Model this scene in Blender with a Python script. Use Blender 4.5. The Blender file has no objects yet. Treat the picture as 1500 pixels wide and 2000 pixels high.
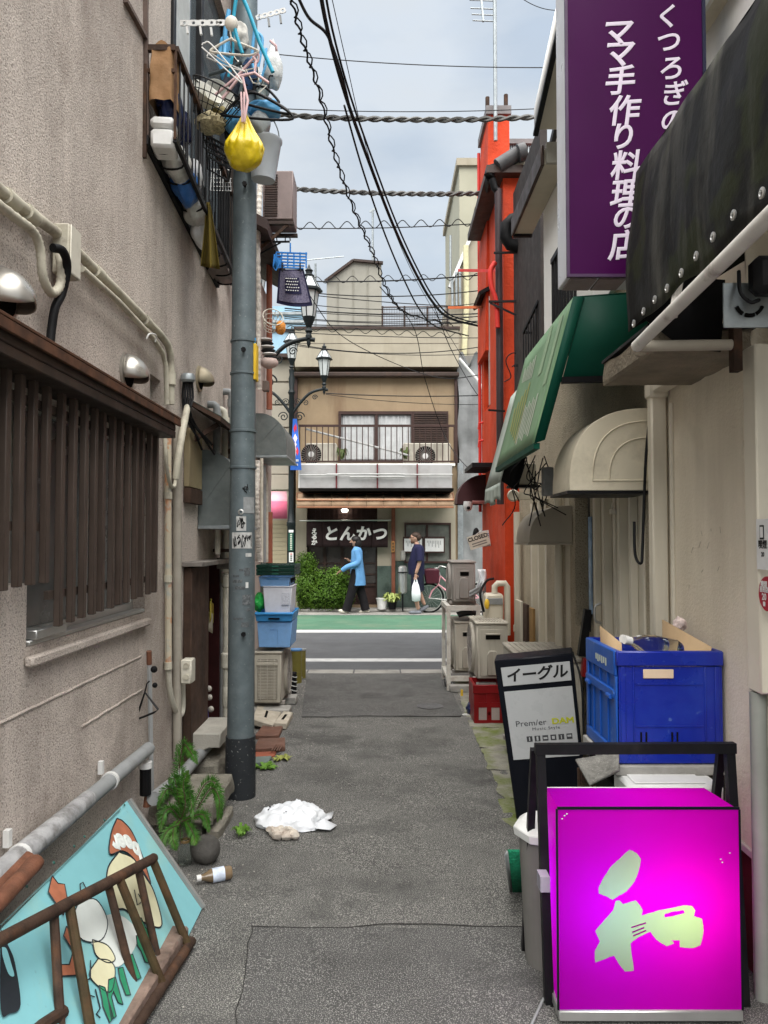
import bpy, bmesh, math, random
from mathutils import Vector, Matrix, Euler, noise as mnoise
random.seed(7)
R = math.radians
SC = bpy.context.scene
COL = SC.collection

# ------------------------------------------------------------------ camera
F, CX, CY, HOR, EYE = 1502.0, 750.0, 1000.0, 1055.0, 1.57
PITCH = math.atan((HOR - CY) / F)
cam = bpy.data.cameras.new('camera')
cam.sensor_fit = 'VERTICAL'; cam.sensor_height = 24.0; cam.lens = 24.0 * F / 2000.0
cam.clip_start = 0.05; cam.clip_end = 1000
camo = bpy.data.objects.new('camera', cam); COL.objects.link(camo)
camo.location = (0, 0, EYE); camo.rotation_euler = (math.pi / 2 + PITCH, 0, 0)
SC.camera = camo

# ------------------------------------------------------------------ sky, sun, exposure
SUN_EL, SUN_AZ = 68.0, 182.0          # azimuth clockwise from +Y: high behind the viewer, along the alley
W = bpy.data.worlds.new('World'); SC.world = W; W.use_nodes = True
nt = W.node_tree; nt.nodes.clear()
def wn(t, **k):
    n = nt.nodes.new(t)
    for a, b in k.items(): setattr(n, a, b)
    return n
out = wn('ShaderNodeOutputWorld'); bg = wn('ShaderNodeBackground')
sky = wn('ShaderNodeTexSky', sky_type='NISHITA', sun_disc=False, sun_elevation=R(SUN_EL), sun_rotation=R(SUN_AZ))
sky.air_density = 1.6; sky.dust_density = 3.0; sky.ozone_density = 1.0
tc = wn('ShaderNodeTexCoord'); mp = wn('ShaderNodeMapping'); mp.inputs['Scale'].default_value = (1.0, 1.0, 2.6)
no = wn('ShaderNodeTexNoise'); no.inputs['Scale'].default_value = 2.3; no.inputs['Detail'].default_value = 7
no.inputs['Roughness'].default_value = 0.55; no.inputs['Distortion'].default_value = 0.4
rp = wn('ShaderNodeValToRGB'); rp.color_ramp.elements[0].position = 0.30; rp.color_ramp.elements[1].position = 0.66
rp.color_ramp.elements[0].color = (0.80, 0.80, 0.80, 1); rp.color_ramp.elements[1].color = (1, 1, 1, 1)
cl = wn('ShaderNodeValToRGB'); cl.color_ramp.elements[0].color = (1.66, 1.88, 2.14, 1); cl.color_ramp.elements[1].color = (2.18, 2.33, 2.47, 1)
cl.color_ramp.elements[0].position = 0.35; cl.color_ramp.elements[1].position = 0.62
n2 = wn('ShaderNodeTexNoise'); n2.inputs['Scale'].default_value = 4.2; n2.inputs['Detail'].default_value = 6
mx = wn('ShaderNodeMix', data_type='RGBA')
L = nt.links.new
L(tc.outputs['Generated'], mp.inputs['Vector']); L(mp.outputs[0], no.inputs['Vector']); L(mp.outputs[0], n2.inputs['Vector'])
L(no.outputs['Fac'], rp.inputs[0]); L(n2.outputs['Fac'], cl.inputs[0])
L(rp.outputs[0], mx.inputs['Factor']); L(sky.outputs[0], mx.inputs['A']); L(cl.outputs[0], mx.inputs['B'])
L(mx.outputs['Result'], bg.inputs[0]); bg.inputs[1].default_value = 0.05
L(bg.outputs[0], out.inputs[0])
sl = bpy.data.lights.new('sun', 'SUN'); sl.energy = 1.5; sl.angle = R(85); sl.color = (1.0, 0.97, 0.93)
so = bpy.data.objects.new('sun', sl); COL.objects.link(so)
_d = Vector((math.sin(R(SUN_AZ)) * math.cos(R(SUN_EL)), math.cos(R(SUN_AZ)) * math.cos(R(SUN_EL)), math.sin(R(SUN_EL))))
so.rotation_euler = _d.to_track_quat('Z', 'Y').to_euler(); so.location = (0, 0, 12)
vs = SC.view_settings; vs.view_transform = 'Standard'; vs.look = 'None'; vs.gamma = 1.0; vs.use_curve_mapping = False
vs.exposure = 2.75

# ------------------------------------------------------------------ from pixels of the photograph to points of the place
def _ray(px, py):
    x = (px - CX) / F; y = -(py - CY) / F; c, s = math.cos(PITCH), math.sin(PITCH)
    return Vector((x, c - y * s, s + y * c))
def U(px, py, Y): d = _ray(px, py); return Vector((0, 0, EYE)) + d * (Y / d.y)
def UX(px, py, X): d = _ray(px, py); return Vector((0, 0, EYE)) + d * (X / d.x)
def UZ(px, py, Z=0.0): d = _ray(px, py); return Vector((0, 0, EYE)) + d * ((Z - EYE) / d.z)

# ------------------------------------------------------------------ mesh builder
class G:
    def __init__(s): s.v = []; s.f = []
    def add(s, vs, fs):
        b = len(s.v); s.v += [Vector(p) for p in vs]; s.f += [tuple(i + b for i in f) for f in fs]; return s
    def box(s, x0, x1, y0, y1, z0, z1):
        if x0 > x1: x0, x1 = x1, x0
        if y0 > y1: y0, y1 = y1, y0
        if z0 > z1: z0, z1 = z1, z0
        return s.add([(x0,y0,z0),(x1,y0,z0),(x1,y1,z0),(x0,y1,z0),(x0,y0,z1),(x1,y0,z1),(x1,y1,z1),(x0,y1,z1)],
                     [(0,3,2,1),(4,5,6,7),(0,1,5,4),(1,2,6,5),(2,3,7,6),(3,0,4,7)])
    def obox(s, c, size, m):
        g = G().box(-size[0]/2, size[0]/2, -size[1]/2, size[1]/2, -size[2]/2, size[2]/2)
        m = m.to_matrix() if isinstance(m, Euler) else m.to_3x3()
        return s.add([m @ p + Vector(c) for p in g.v], g.f)
    def bar(s, p, q, w, h, up=(0, 0, 1)):
        p, q = Vector(p), Vector(q); d = q - p; l = d.length; d.normalize(); up = Vector(up)
        if abs(d.dot(up)) > .99: up = Vector((0, 1, 0))
        x = d.cross(up).normalized(); z = x.cross(d)
        return s.obox((p + q) / 2, (w, l, h), Matrix((x, d, z)).transposed())
    def tube(s, pts, r, n=8, caps=True):
        pts = [Vector(p) for p in pts]; m = len(pts)
        rs = r if isinstance(r, (list, tuple)) else [r] * m
        t = []
        for i in range(m):
            a = pts[max(i - 1, 0)]; b = pts[min(i + 1, m - 1)]; d = b - a
            t.append(d.normalized() if d.length > 1e-9 else Vector((0, 0, 1)))
        u = t[0].orthogonal().normalized(); vs = []
        for i in range(m):
            u = (u - t[i] * u.dot(t[i]))
            u = u.normalized() if u.length > 1e-6 else t[i].orthogonal().normalized()
            w = t[i].cross(u); q = rs[i]; qx, qy = q if isinstance(q, tuple) else (q, q)
            for k in range(n):
                a = 2 * math.pi * k / n; vs.append(pts[i] + u * (qx * math.cos(a)) + w * (qy * math.sin(a)))
        fs = [(i*n+k, i*n+(k+1) % n, (i+1)*n+(k+1) % n, (i+1)*n+k) for i in range(m - 1) for k in range(n)]
        if caps: fs += [tuple(range(n - 1, -1, -1)), tuple(range((m-1)*n, m*n))]
        return s.add(vs, fs)
    def cyl(s, p, q, r, r2=None, n=12, caps=True): return s.tube([p, q], [r, r if r2 is None else r2], n, caps)
    def loft(s, rings, caps=True):
        n = len(rings[0]); m = len(rings); vs = [p for r in rings for p in r]
        fs = [(i*n+k, i*n+(k+1) % n, (i+1)*n+(k+1) % n, (i+1)*n+k) for i in range(m - 1) for k in range(n)]
        if caps: fs += [tuple(range(n - 1, -1, -1)), tuple(range((m-1)*n, m*n))]
        return s.add(vs, fs)
    def lathe(s, prof, o, ax=(0, 0, 1), n=20, caps=True):
        ax = Vector(ax).normalized(); u = ax.orthogonal().normalized(); w = ax.cross(u); o = Vector(o)
        return s.loft([[o + ax * z + (u * math.cos(2*math.pi*k/n) + w * math.sin(2*math.pi*k/n)) * r for k in range(n)] for r, z in prof], caps)
    def prism(s, poly, o, u, v, d):
        """polygon poly (2-D) in the frame o,u,v, extruded by the vector d"""
        o, u, v, d = Vector(o), Vector(u), Vector(v), Vector(d); n = len(poly)
        a = [o + u * x + v * y for x, y in poly]
        fs = [tuple(range(n)), tuple(range(2*n - 1, n - 1, -1))] + [(k, k + n, (k+1) % n + n, (k+1) % n) for k in range(n)]
        return s.add(a + [p + d for p in a], fs)
    def poly(s, pts): return s.add(pts, [tuple(range(len(pts)))])
    def grid(s, fn, nu, nv):
        vs = [fn(i / nu, j / nv) for j in range(nv + 1) for i in range(nu + 1)]
        return s.add(vs, [(j*(nu+1)+i, j*(nu+1)+i+1, (j+1)*(nu+1)+i+1, (j+1)*(nu+1)+i) for j in range(nv) for i in range(nu)])
    def ball(s, c, r, n=12, m=8, fn=None):
        c = Vector(c); rr = r if isinstance(r, (tuple, list)) else (r, r, r); rings = []
        for j in range(1, m):
            th = math.pi * j / m
            rings.append([Vector((math.sin(th)*math.cos(2*math.pi*k/n), math.sin(th)*math.sin(2*math.pi*k/n), -math.cos(th))) for k in range(n)])
        def T(p):
            q = Vector((p.x*rr[0], p.y*rr[1], p.z*rr[2]))
            return c + (fn(p, q) if fn else q)
        b = [T(Vector((0, 0, -1)))] + [T(p) for r_ in rings for p in r_] + [T(Vector((0, 0, 1)))]
        fs = [(0, 1 + (k+1) % n, 1 + k) for k in range(n)]
        fs += [(1+j*n+k, 1+j*n+(k+1) % n, 1+(j+1)*n+(k+1) % n, 1+(j+1)*n+k) for j in range(m-2) for k in range(n)]
        e = len(b) - 1; fs += [(e, 1+(m-2)*n+k, 1+(m-2)*n+(k+1) % n) for k in range(n)]
        return s.add(b, fs)
    def xf(s, m): s.v = [m @ p for p in s.v]; return s
    def join(s, g): return s.add(g.v, g.f)
    def mesh(s, name):
        me = bpy.data.meshes.new(name); me.from_pydata([tuple(p) for p in s.v], [], s.f); me.update(); return me
    def build(s, name, mat, parent=None, bevel=0, smooth=35, sub=0, solid=0):
        me = s.mesh(name)
        bm = bmesh.new(); bm.from_mesh(me); bmesh.ops.remove_doubles(bm, verts=bm.verts, dist=1e-6); bmesh.ops.recalc_face_normals(bm, faces=bm.faces); bm.to_mesh(me); bm.free()
        return put(name, me, mat, parent, bevel, smooth, sub, solid)
def put(name, me, mat, parent=None, bevel=0, smooth=35, sub=0, solid=0):
    if smooth:
        me.polygons.foreach_set('use_smooth', [True] * len(me.polygons)); me.set_sharp_from_angle(angle=R(smooth))
    o = bpy.data.objects.new(name, me); COL.objects.link(o)
    if mat: me.materials.append(mat)
    if parent: adopt(o, parent)
    if solid:
        k = o.modifiers.new('solid', 'SOLIDIFY'); k.thickness = solid; k.offset = 0
    if bevel:
        k = o.modifiers.new('bevel', 'BEVEL'); k.width = bevel; k.segments = 1; k.limit_method = 'ANGLE'; k.angle_limit = R(50)
        k.harden_normals = False
    if sub:
        k = o.modifiers.new('sub', 'SUBSURF'); k.levels = sub; k.render_levels = sub
    return o
LOCAL = set()
def adopt(o, parent):
    o.parent = parent
    if parent.type == 'EMPTY' and parent.name not in LOCAL: o.matrix_parent_inverse = parent.matrix_basis.inverted()
def T(name, label, cat, loc=(0, 0, 0), group=None, local=False, rotz=0.0):
    """an Empty at the base of a thing; parts come in world coordinates, or in the thing's own when local"""
    o = bpy.data.objects.new(name, None); COL.objects.link(o); o.empty_display_size = .05
    o.location = loc; o.rotation_euler = (0, 0, rotz)
    if local: LOCAL.add(o.name)
    return tag(o, label, cat, group)
def tag(o, label, cat, group=None):
    o['label'] = label; o['category'] = cat
    if group: o['group'] = group
    return o
def struct(o): o['kind'] = 'structure'; return o
def copy_tree(root, loc, rotz, label, group=None):
    def cp(o, par):
        c = o.copy(); COL.objects.link(c); c.parent = par
        for ch in o.children: cp(ch, c)
        return c
    r = cp(root, None); r.location = loc; r.rotation_euler = (0, 0, rotz); r['label'] = label
    if group: r['group'] = group
    return r
def bez(pts, n=24):
    """Catmull-Rom through the points"""
    p = [Vector(q) for q in pts]; p = [p[0] * 2 - p[1]] + p + [p[-1] * 2 - p[-2]]; o = []
    segs = len(p) - 3; k = max(2, n // segs)
    for i in range(segs):
        a, b, c, d = p[i:i+4]
        for j in range(k):
            t = j / k
            o.append(.5 * ((2*b) + (c-a)*t + (2*a-5*b+4*c-d)*t*t + (3*b-a-3*c+d)*t*t*t))
    o.append(p[-2]); return o
def sag(a, b, s, n=16):
    a, b = Vector(a), Vector(b)
    return [a.lerp(b, i/n) + Vector((0, 0, -s * 4 * (i/n) * (1 - i/n))) for i in range(n + 1)]
def text(body, size=1.0, offset=0.0, shear=0.0, extrude=0.0, spacing=1.0, vertical=False, align='CENTER'):
    """flat lettering as mesh data in the XY plane, centred"""
    g = G()
    rows = list(body) if vertical else [body]
    for i, b in enumerate(rows):
        c = bpy.data.curves.new('lettering', 'FONT'); c.body = b; c.size = size; c.bevel_depth = offset; c.bevel_resolution = 0; c.shear = shear
        c.align_x = align; c.align_y = 'CENTER'; c.resolution_u = 4; c.space_character = spacing
        o = bpy.data.objects.new('lettering', c); me = o.to_mesh()
        dy = -i * size * spacing if vertical else 0
        g.add([(v.co.x, v.co.y + dy, v.co.z * .3) for v in me.vertices], [tuple(p.vertices) for p in me.polygons])
        o.to_mesh_clear(); bpy.data.objects.remove(o); bpy.data.curves.remove(c)
    return g
def frame(o, x, y):
    """matrix taking the XY plane to the plane at o spanned by x,y"""
    x = Vector(x).normalized(); y = Vector(y); y = (y - x * y.dot(x)).normalized(); z = x.cross(y)
    m = Matrix((x, y, z)).transposed().to_4x4(); m.translation = Vector(o); return m

# ------------------------------------------------------------------ materials
MATS = {}
def M(name, c, rough=.6, var=.18, scale=6, bump=0, bscale=80, metal=0, dirt=None, dscale=3, damt=.5, streak=False, spec=.25,
      speck=None, sscale=160, samt=.35, alpha=None, trans=0, coat=0, sheen=0, spos=.62, dpos=.5, sub=0, dirt2=None, d2scale=.9, d2amt=.5, d2pos=.52):
    if name in MATS: return MATS[name]
    m = bpy.data.materials.new(name); m.use_nodes = True; MATS[name] = m
    t = m.node_tree; p = t.nodes['Principled BSDF']; L = t.links.new
    def N(k, **a):
        n = t.nodes.new(k)
        for i, j in a.items(): setattr(n, i, j)
        return n
    co = N('ShaderNodeTexCoord').outputs['Object']
    def noise(sc, det=5, vec=co, rough=.6):
        n = N('ShaderNodeTexNoise'); n.inputs['Scale'].default_value = sc; n.inputs['Detail'].default_value = det
        n.inputs['Roughness'].default_value = rough; L(vec, n.inputs['Vector']); return n.outputs['Fac']
    def ramp(f, a, b, ca=(0, 0, 0), cb=(1, 1, 1)):
        r = N('ShaderNodeValToRGB'); e = r.color_ramp.elements; e[0].position = a; e[1].position = b
        e[0].color = (*ca, 1); e[1].color = (*cb, 1); L(f, r.inputs[0]); return r.outputs[0]
    def mix(f, a, b):
        x = N('ShaderNodeMix', data_type='RGBA'); L(f, x.inputs['Factor'])
        for s, k in ((a, 'A'), (b, 'B')):
            if isinstance(s, tuple): x.inputs[k].default_value = (*s, 1)
            else: L(s, x.inputs[k])
        return x.outputs['Result']
    lo = tuple(max(0, q * (1 - var)) for q in c); hi = tuple(min(1, q * (1 + var)) for q in c)
    col = ramp(noise(scale), .3, .7, lo, hi)
    if speck:
        f = ramp(noise(sscale, 2, rough=.5), spos, spos + .06, (0, 0, 0), (samt,) * 3); col = mix(f, col, speck)
    if dirt:
        v = co
        if streak:
            q = N('ShaderNodeMapping'); q.inputs['Scale'].default_value = (1, 1, .12); L(co, q.inputs['Vector']); v = q.outputs[0]
        f = ramp(noise(dscale, 6, v, .65), dpos, dpos + .2, (0, 0, 0), (damt,) * 3); col = mix(f, col, dirt)
    if dirt2: col = mix(ramp(noise(d2scale, 8, co, .7), d2pos, d2pos + .14, (0, 0, 0), (d2amt,) * 3), col, dirt2)
    L(col, p.inputs['Base Color'])
    rr = ramp(noise(scale * 1.7), .3, .7, (max(0, rough - .1),) * 3, (min(1, rough + .1),) * 3); L(rr, p.inputs['Roughness'])
    p.inputs['Metallic'].default_value = metal; p.inputs['Specular IOR Level'].default_value = spec
    p.inputs['Transmission Weight'].default_value = trans; p.inputs['Coat Weight'].default_value = coat
    if sub:
        p.inputs['Subsurface Weight'].default_value = sub; p.inputs['Subsurface Radius'].default_value = (.02, .015, .01)
    if alpha is not None: p.inputs['Alpha'].default_value = alpha
    if bump:
        b = N('ShaderNodeBump'); b.inputs['Strength'].default_value = min(1, bump); b.inputs['Distance'].default_value = .02 if bump < .5 else .03
        L(noise(bscale, 4), b.inputs['Height']); L(b.outputs[0], p.inputs['Normal'])
    return m
def emit(name, c, s):
    if name in MATS: return MATS[name]
    m = bpy.data.materials.new(name); m.use_nodes = True; MATS[name] = m
    p = m.node_tree.nodes['Principled BSDF']; p.inputs['Base Color'].default_value = (*c, 1)
    p.inputs['Emission Color'].default_value = (*c, 1); p.inputs['Emission Strength'].default_value = s; return m
def glass(name, c=(.05, .06, .06), rough=.08):
    """window glass backed by a dim room: dark and glossy"""
    return M(name, c, rough=rough, var=.25, scale=2, spec=.6)
# everyday materials
DGR = (.05, .045, .04)
m_black = M('black metal', (.006, .006, .007), .5, .3, dirt=(.05, .045, .04), damt=.3, spec=.2)
m_iron = M('lamp iron', (.008, .012, .013), .5, .3)
m_steel = M('galvanised steel', (.30, .33, .34), .48, .14, 14, metal=.55, dirt=(.14, .15, .15), damt=.6, dscale=4)
m_alu = M('aluminium', (.55, .55, .53), .38, .08, metal=.8)
m_rust = M('rusty iron', (.045, .026, .017), .75, .45, 16, bump=.15, dirt=(.13, .058, .027), damt=.7, dscale=7)
m_pvc = M('beige plastic pipe', (.58, .55, .46), .5, .1, 5, dirt=(.2, .17, .12), damt=.6, dscale=6)
m_pvcg = M('grey plastic pipe', (.27, .28, .28), .5, .12, 5, dirt=(.12, .11, .1), damt=.5, dscale=6)
m_rubber = M('black rubber', (.006, .006, .0065), .6, .2, spec=.15)
m_acb = M('beige appliance paint', (.46, .43, .36), .5, .08, 4, dirt=(.17, .145, .115), damt=.75, dscale=4, streak=True, dpos=.46)
m_acd = M('soiled appliance paint', (.30, .275, .25), .55, .12, 4, dirt=(.10, .08, .07), damt=.7, dscale=3, streak=True)
m_conc = M('weathered concrete', (.33, .32, .295), .9, .2, 5, bump=.2, bscale=60, dirt=(.13, .12, .1), damt=.6, dscale=4)
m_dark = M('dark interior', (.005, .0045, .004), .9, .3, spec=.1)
m_wood = M('weathered wood', (.065, .038, .026), .8, .35, 9, bump=.12, bscale=40, dirt=(.022, .015, .012), damt=.7, dscale=8, streak=True)
m_white = M('white paint', (.74, .73, .70), .5, .06, dirt=(.35, .32, .27), damt=.45, dscale=4, streak=True)
m_wplast = M('white plastic', (.66, .66, .64), .4, .05, dirt=(.4, .38, .33), damt=.3, dscale=8)
m_cable = M('cable sheath', (.007, .007, .008), .6, .2)
m_bluep = M('blue plastic', (.012, .055, .36), .35, .12, 4, spec=.5, dirt=(.03, .08, .25), damt=.4)
m_brownm = M('brown metal trim', (.04, .026, .021), .5, .2, 6, dirt=(.09, .045, .028), damt=.5, dscale=9)
m_cloth_w = M('white bag film', (.78, .79, .80), .45, .05, spec=.4, sub=0)
# ================================================================== THE SETTING: ground, alley, street
m_asph = M('alley asphalt', (.102, .10, .095), .88, .35, 1.1, bump=.6, bscale=210, speck=(.42, .41, .37), sscale=215, samt=.85,
           dirt=(.055, .054, .052), dscale=1.3, damt=.55, spec=.2, spos=.535, dirt2=(.045, .045, .042), d2scale=1.1, d2amt=.7, d2pos=.5)
m_asph2 = M('alley asphalt patch', (.075, .074, .071), .85, .25, 2.0, bump=.5, bscale=210, speck=(.36, .35, .33), sscale=225, samt=.8,
            dirt=(.05, .049, .047), dscale=1.6, damt=.5, spec=.2, spos=.55, dirt2=(.04, .04, .038), d2scale=2, d2amt=.6)
m_road = M('street asphalt', (.075, .077, .081), .8, .12, 1.2, bump=.2, bscale=150, speck=(.2, .2, .2), sscale=120, samt=.35, dirt=(.055, .055, .058), dscale=.8, damt=.6)
m_green = M('green lane paint', (.058, .135, .085), .7, .12, 1.6, dirt=(.115, .155, .105), dscale=1.1, damt=.7, speck=(.2, .24, .2), sscale=60, samt=.4)
m_line = M('white road paint', (.42, .42, .41), .7, .1, 4, dirt=(.24, .24, .235), dscale=7, damt=.6)
m_earth = M('bare ground', (.12, .11, .1), .9, .25, 1.0, bump=.3)
m_gut = M('gutter concrete', (.26, .25, .225), .9, .2, 3, bump=.3, bscale=90, dirt=(.11, .105, .09), dscale=5, damt=.6)
m_moss = M('mossy concrete', (.24, .23, .19), .95, .3, 6, bump=.5, bscale=70, dirt=(.12, .15, .03), dscale=3.2, damt=.95, dpos=.45, speck=(.3, .3, .24), samt=.4, sscale=120)
def sheet(name, x0, x1, y0, y1, z, mat, parent=None):
    o = G().add([(x0,y0,z),(x1,y0,z),(x1,y1,z),(x0,y1,z)], [(0,1,2,3)]).build(name, mat, parent, smooth=0)
    return o if parent else struct(o)
sheet('ground', -250, 250, -250, 250, -.02, m_earth)
def _alley(u, v):
    x = -1.32 + 2.66 * u; y = -3 + 12.15 * v
    return Vector((x, y, .006 * mnoise.noise(Vector((x * 1.3, y * 1.1, 0))) + .004 * mnoise.noise(Vector((x * 5, y * 5, 2)))))
alley = struct(G().grid(_alley, 26, 120).build('alley_road', m_asph, smooth=80))
street = sheet('street_road', -60, 60, 9.15, 16.25, -.004, m_road)
# a resurfaced square in the near alley and a smoother strip towards the street
def patch(name, pts, mat, z=.0):
    c = [UZ(*p) for p in pts]; g = G()
    n = 14
    def fn(u, v):
        p = c[0].lerp(c[1], u).lerp(c[3].lerp(c[2], u), v)
        return Vector((p.x, p.y, _z(p.x, p.y) + z))
    return struct(g.grid(fn, n, n).build(name, mat, smooth=80))
def _z(x, y): return .006 * mnoise.noise(Vector((x * 1.3, y * 1.1, 0))) + .004 * mnoise.noise(Vector((x * 5, y * 5, 2)))
patch('asphalt_patch', [(455, 2060), (1080, 2060), (1068, 1815), (492, 1812)], m_asph2, .005)
patch('asphalt_patch', [(588, 1402), (905, 1400), (868, 1316), (600, 1316)], m_asph2, .005)
def seam(pts, w=.0035):
    q = bez([UZ(*p) for p in pts], 40); q = [Vector((p.x + .012 * mnoise.noise(p * 9), p.y + .02 * mnoise.noise(p * 7 + Vector((3, 0, 0))), _z(p.x, p.y) + .0055)) for p in q]
    G().tube(q, [(w * (.6 + .5 * abs(mnoise.noise(p * 5))), .0015) for p in q], 6).build('asphalt_crack', M('crack dirt', (.028, .027, .025), .95, .3), alley)
seam([(490, 1812), (640, 1815), (800, 1808), (1060, 1814)]); seam([(492, 1812), (478, 1900), (455, 2040)], .0025); seam([(590, 1402), (720, 1400), (900, 1402)], .005)
# concrete edging where the alley meets the street: single blocks
kerb = T('gutter_edge', 'x', 'x', (0, 9.25, 0)); del kerb['label']; del kerb['category']; struct(kerb)
x = -3.2
while x < 3.4:
    w = .58 + random.uniform(-.03, .03)
    G().box(x, x + w - .012, 9.12, 9.36, -.02, .006 + random.uniform(0, .004)).build('edge_block', m_gut, kerb, bevel=.006); x += w
# painted markings
def mark(y0, y1, mat, name, z=.0): return struct(sheet(name, -40, 40, y0, y1, z, mat))
mark(UZ(750, 1292).y, UZ(750, 1286).y, m_line, 'road_marking')
mark(UZ(750, 1235.5).y, UZ(750, 1230).y, m_line, 'road_marking')
mark(UZ(750, 1229.5).y, UZ(750, 1201.5).y, m_green, 'green_lane')
mark(UZ(750, 1201).y, UZ(750, 1199.4).y, m_line, 'road_marking')
walk = struct(G().box(-40, 40, 16.28, 18.5, -.02, .012).build('pavement', m_gut))
# right hand gutter stones, mossy, each its own
gut = T('alley_gutter', 'x', 'x', (1.0, 5, 0)); del gut['label']; del gut['category']; struct(gut)
y = 4.15
while y < 8.4:
    l = .6 + random.uniform(-.04, .04); xo = .70 + .05 * (y - 4) / 3 + random.uniform(-.02, .02)
    g = G().grid(lambda u, v: Vector((xo + .05 * mnoise.noise(Vector((y + v * 3, 3, 0))) * (1 - u) + .55 * u, y + (l - .012) * v, .004 + .010 * u + .008 * mnoise.noise(Vector((u * 5 + y, v * 5, 1))))), 12, 12)
    g.build('gutter_stone', m_moss, gut, smooth=80); y += l
mc = UZ(840, 1381)
tag(G().lathe([(.0, .004), (.12, .006), (.125, .011), (.10, .012), (.095, .009), (0, .009)], (mc.x, mc.y, 0), n=24, caps=False).build('manhole_cover', M('cast iron lid', (.1, .1, .1), .6, .3, 30), smooth=40),
    'small round iron lid set in the alley asphalt', 'manhole')
# stones, grit and litter lying along the left kerb: nobody could count them
g = G()
for i in range(900):
    if random.random() < .55: x, y = -1.15 + abs(random.gauss(0, .22)), random.uniform(3.6, 8.9)
    else: x, y = random.uniform(-1.1, 1.0), random.uniform(2.2, 9)
    s = random.uniform(.0015, .005) * (1.5 if x < -.8 else 1)
    g.ball((x, y, _z(x, y) + s * .4), (s, s * random.uniform(.6, 1.3), s * .7), 5, 3)
o = g.build('gravel', M('pale grit', (.36, .34, .3), .9, .4, 40)); o['kind'] = 'stuff'; o['label'] = 'pale loose grit scattered over the asphalt'
# ================================================================== LEFT: the stucco building
XL = -1.25
def YL(px, X=XL): return X * F / (px - CX)
def wall(name, mat, parent, ax, at, thick, a0, a1, z0, z1, holes=(), smooth=0):
    """solid slab in the plane ax=at ('x' or 'y'), going to at+thick, with rectangular openings (a0,a1,z0,z1)"""
    ys = sorted({a0, a1, *[h[0] for h in holes], *[h[1] for h in holes]}); ys = [q for q in ys if a0 <= q <= a1]
    zs = sorted({z0, z1, *[h[2] for h in holes], *[h[3] for h in holes]}); zs = [q for q in zs if z0 <= q <= z1]
    def solid(i, j):
        if not (0 <= i < len(ys) - 1 and 0 <= j < len(zs) - 1): return False
        y, z = (ys[i] + ys[i+1]) / 2, (zs[j] + zs[j+1]) / 2
        return not any(h[0] < y < h[1] and h[2] < z < h[3] for h in holes)
    P = (lambda d, a, z: Vector((at + d, a, z))) if ax == 'x' else (lambda d, a, z: Vector((a, at + d, z)))
    g = G()
    for i in range(len(ys) - 1):
        for j in range(len(zs) - 1):
            if not solid(i, j): continue
            A, B, C, D = ys[i], ys[i+1], zs[j], zs[j+1]
            for d in (0, thick): g.poly([P(d, A, C), P(d, B, C), P(d, B, D), P(d, A, D)])
            for ii, jj, p, q in ((i-1, j, (A, C), (A, D)), (i+1, j, (B, C), (B, D)), (i, j-1, (A, C), (B, C)), (i, j+1, (A, D), (B, D))):
                if not solid(ii, jj): g.poly([P(0, *p), P(0, *q), P(thick, *q), P(thick, *p)])
    me = g.mesh(name); bm = bmesh.new(); bm.from_mesh(me); bmesh.ops.remove_doubles(bm, verts=bm.verts, dist=1e-5)
    bmesh.ops.recalc_face_normals(bm, faces=bm.faces); bm.to_mesh(me); bm.free()
    return put(name, me, mat, parent, smooth=0)
m_stucco = M('pinkish grey sprayed stucco', (.63, .555, .49), .95, .10, 1.6, bump=.55, bscale=150, speck=(.22, .18, .15), sscale=125, samt=.65, dirt2=(.27, .22, .185), d2scale=1.3, d2amt=.6, d2pos=.49,
             dirt=(.23, .195, .17), dscale=1.5, damt=.62, streak=True, spec=.2, spos=.56, dpos=.48)
m_slat = M('brown painted slat', (.060, .043, .034), .5, .18, 5, dirt=(.07, .058, .05), damt=.35, dscale=6, streak=True)
m_hoodm = M('brown eave sheet', (.030, .021, .016), .55, .25, 6, dirt=(.06, .032, .016), damt=.5)
LB = T('stucco_building', 'pinkish grey stucco building with slatted window along the left side of the alley', 'building', (XL, 2, 0))
yb0, yb1 = 2.70, 4.03
holes = [(1.0, 2.70, 1.42, 2.10), (2.70, yb1, 1.195, 2.10), (5.27, 5.92, 0.0, 1.42), (4.08, 4.27, 2.31, 2.46), (4.40, 6.02, 3.72, 5.7)]
wall('wall', m_stucco, LB, 'x', XL, -.14, .9, 6.36, -.05, 6.7, holes)
for ya in (.9, 6.24): G().box(XL - .14, XL - 4, ya, ya + .12, 0, 6.7).build('end_wall', m_stucco, LB)
G().box(XL - .142, XL - 4, 1.03, 6.22, 6.6, 6.7).build('roof', m_conc, LB)
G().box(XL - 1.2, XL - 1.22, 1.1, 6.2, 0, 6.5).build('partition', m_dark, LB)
G().box(XL - .14, XL - 1.2, 1.1, 6.2, 2.9, 3.0).build('floor_slab', m_dark, LB)
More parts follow.
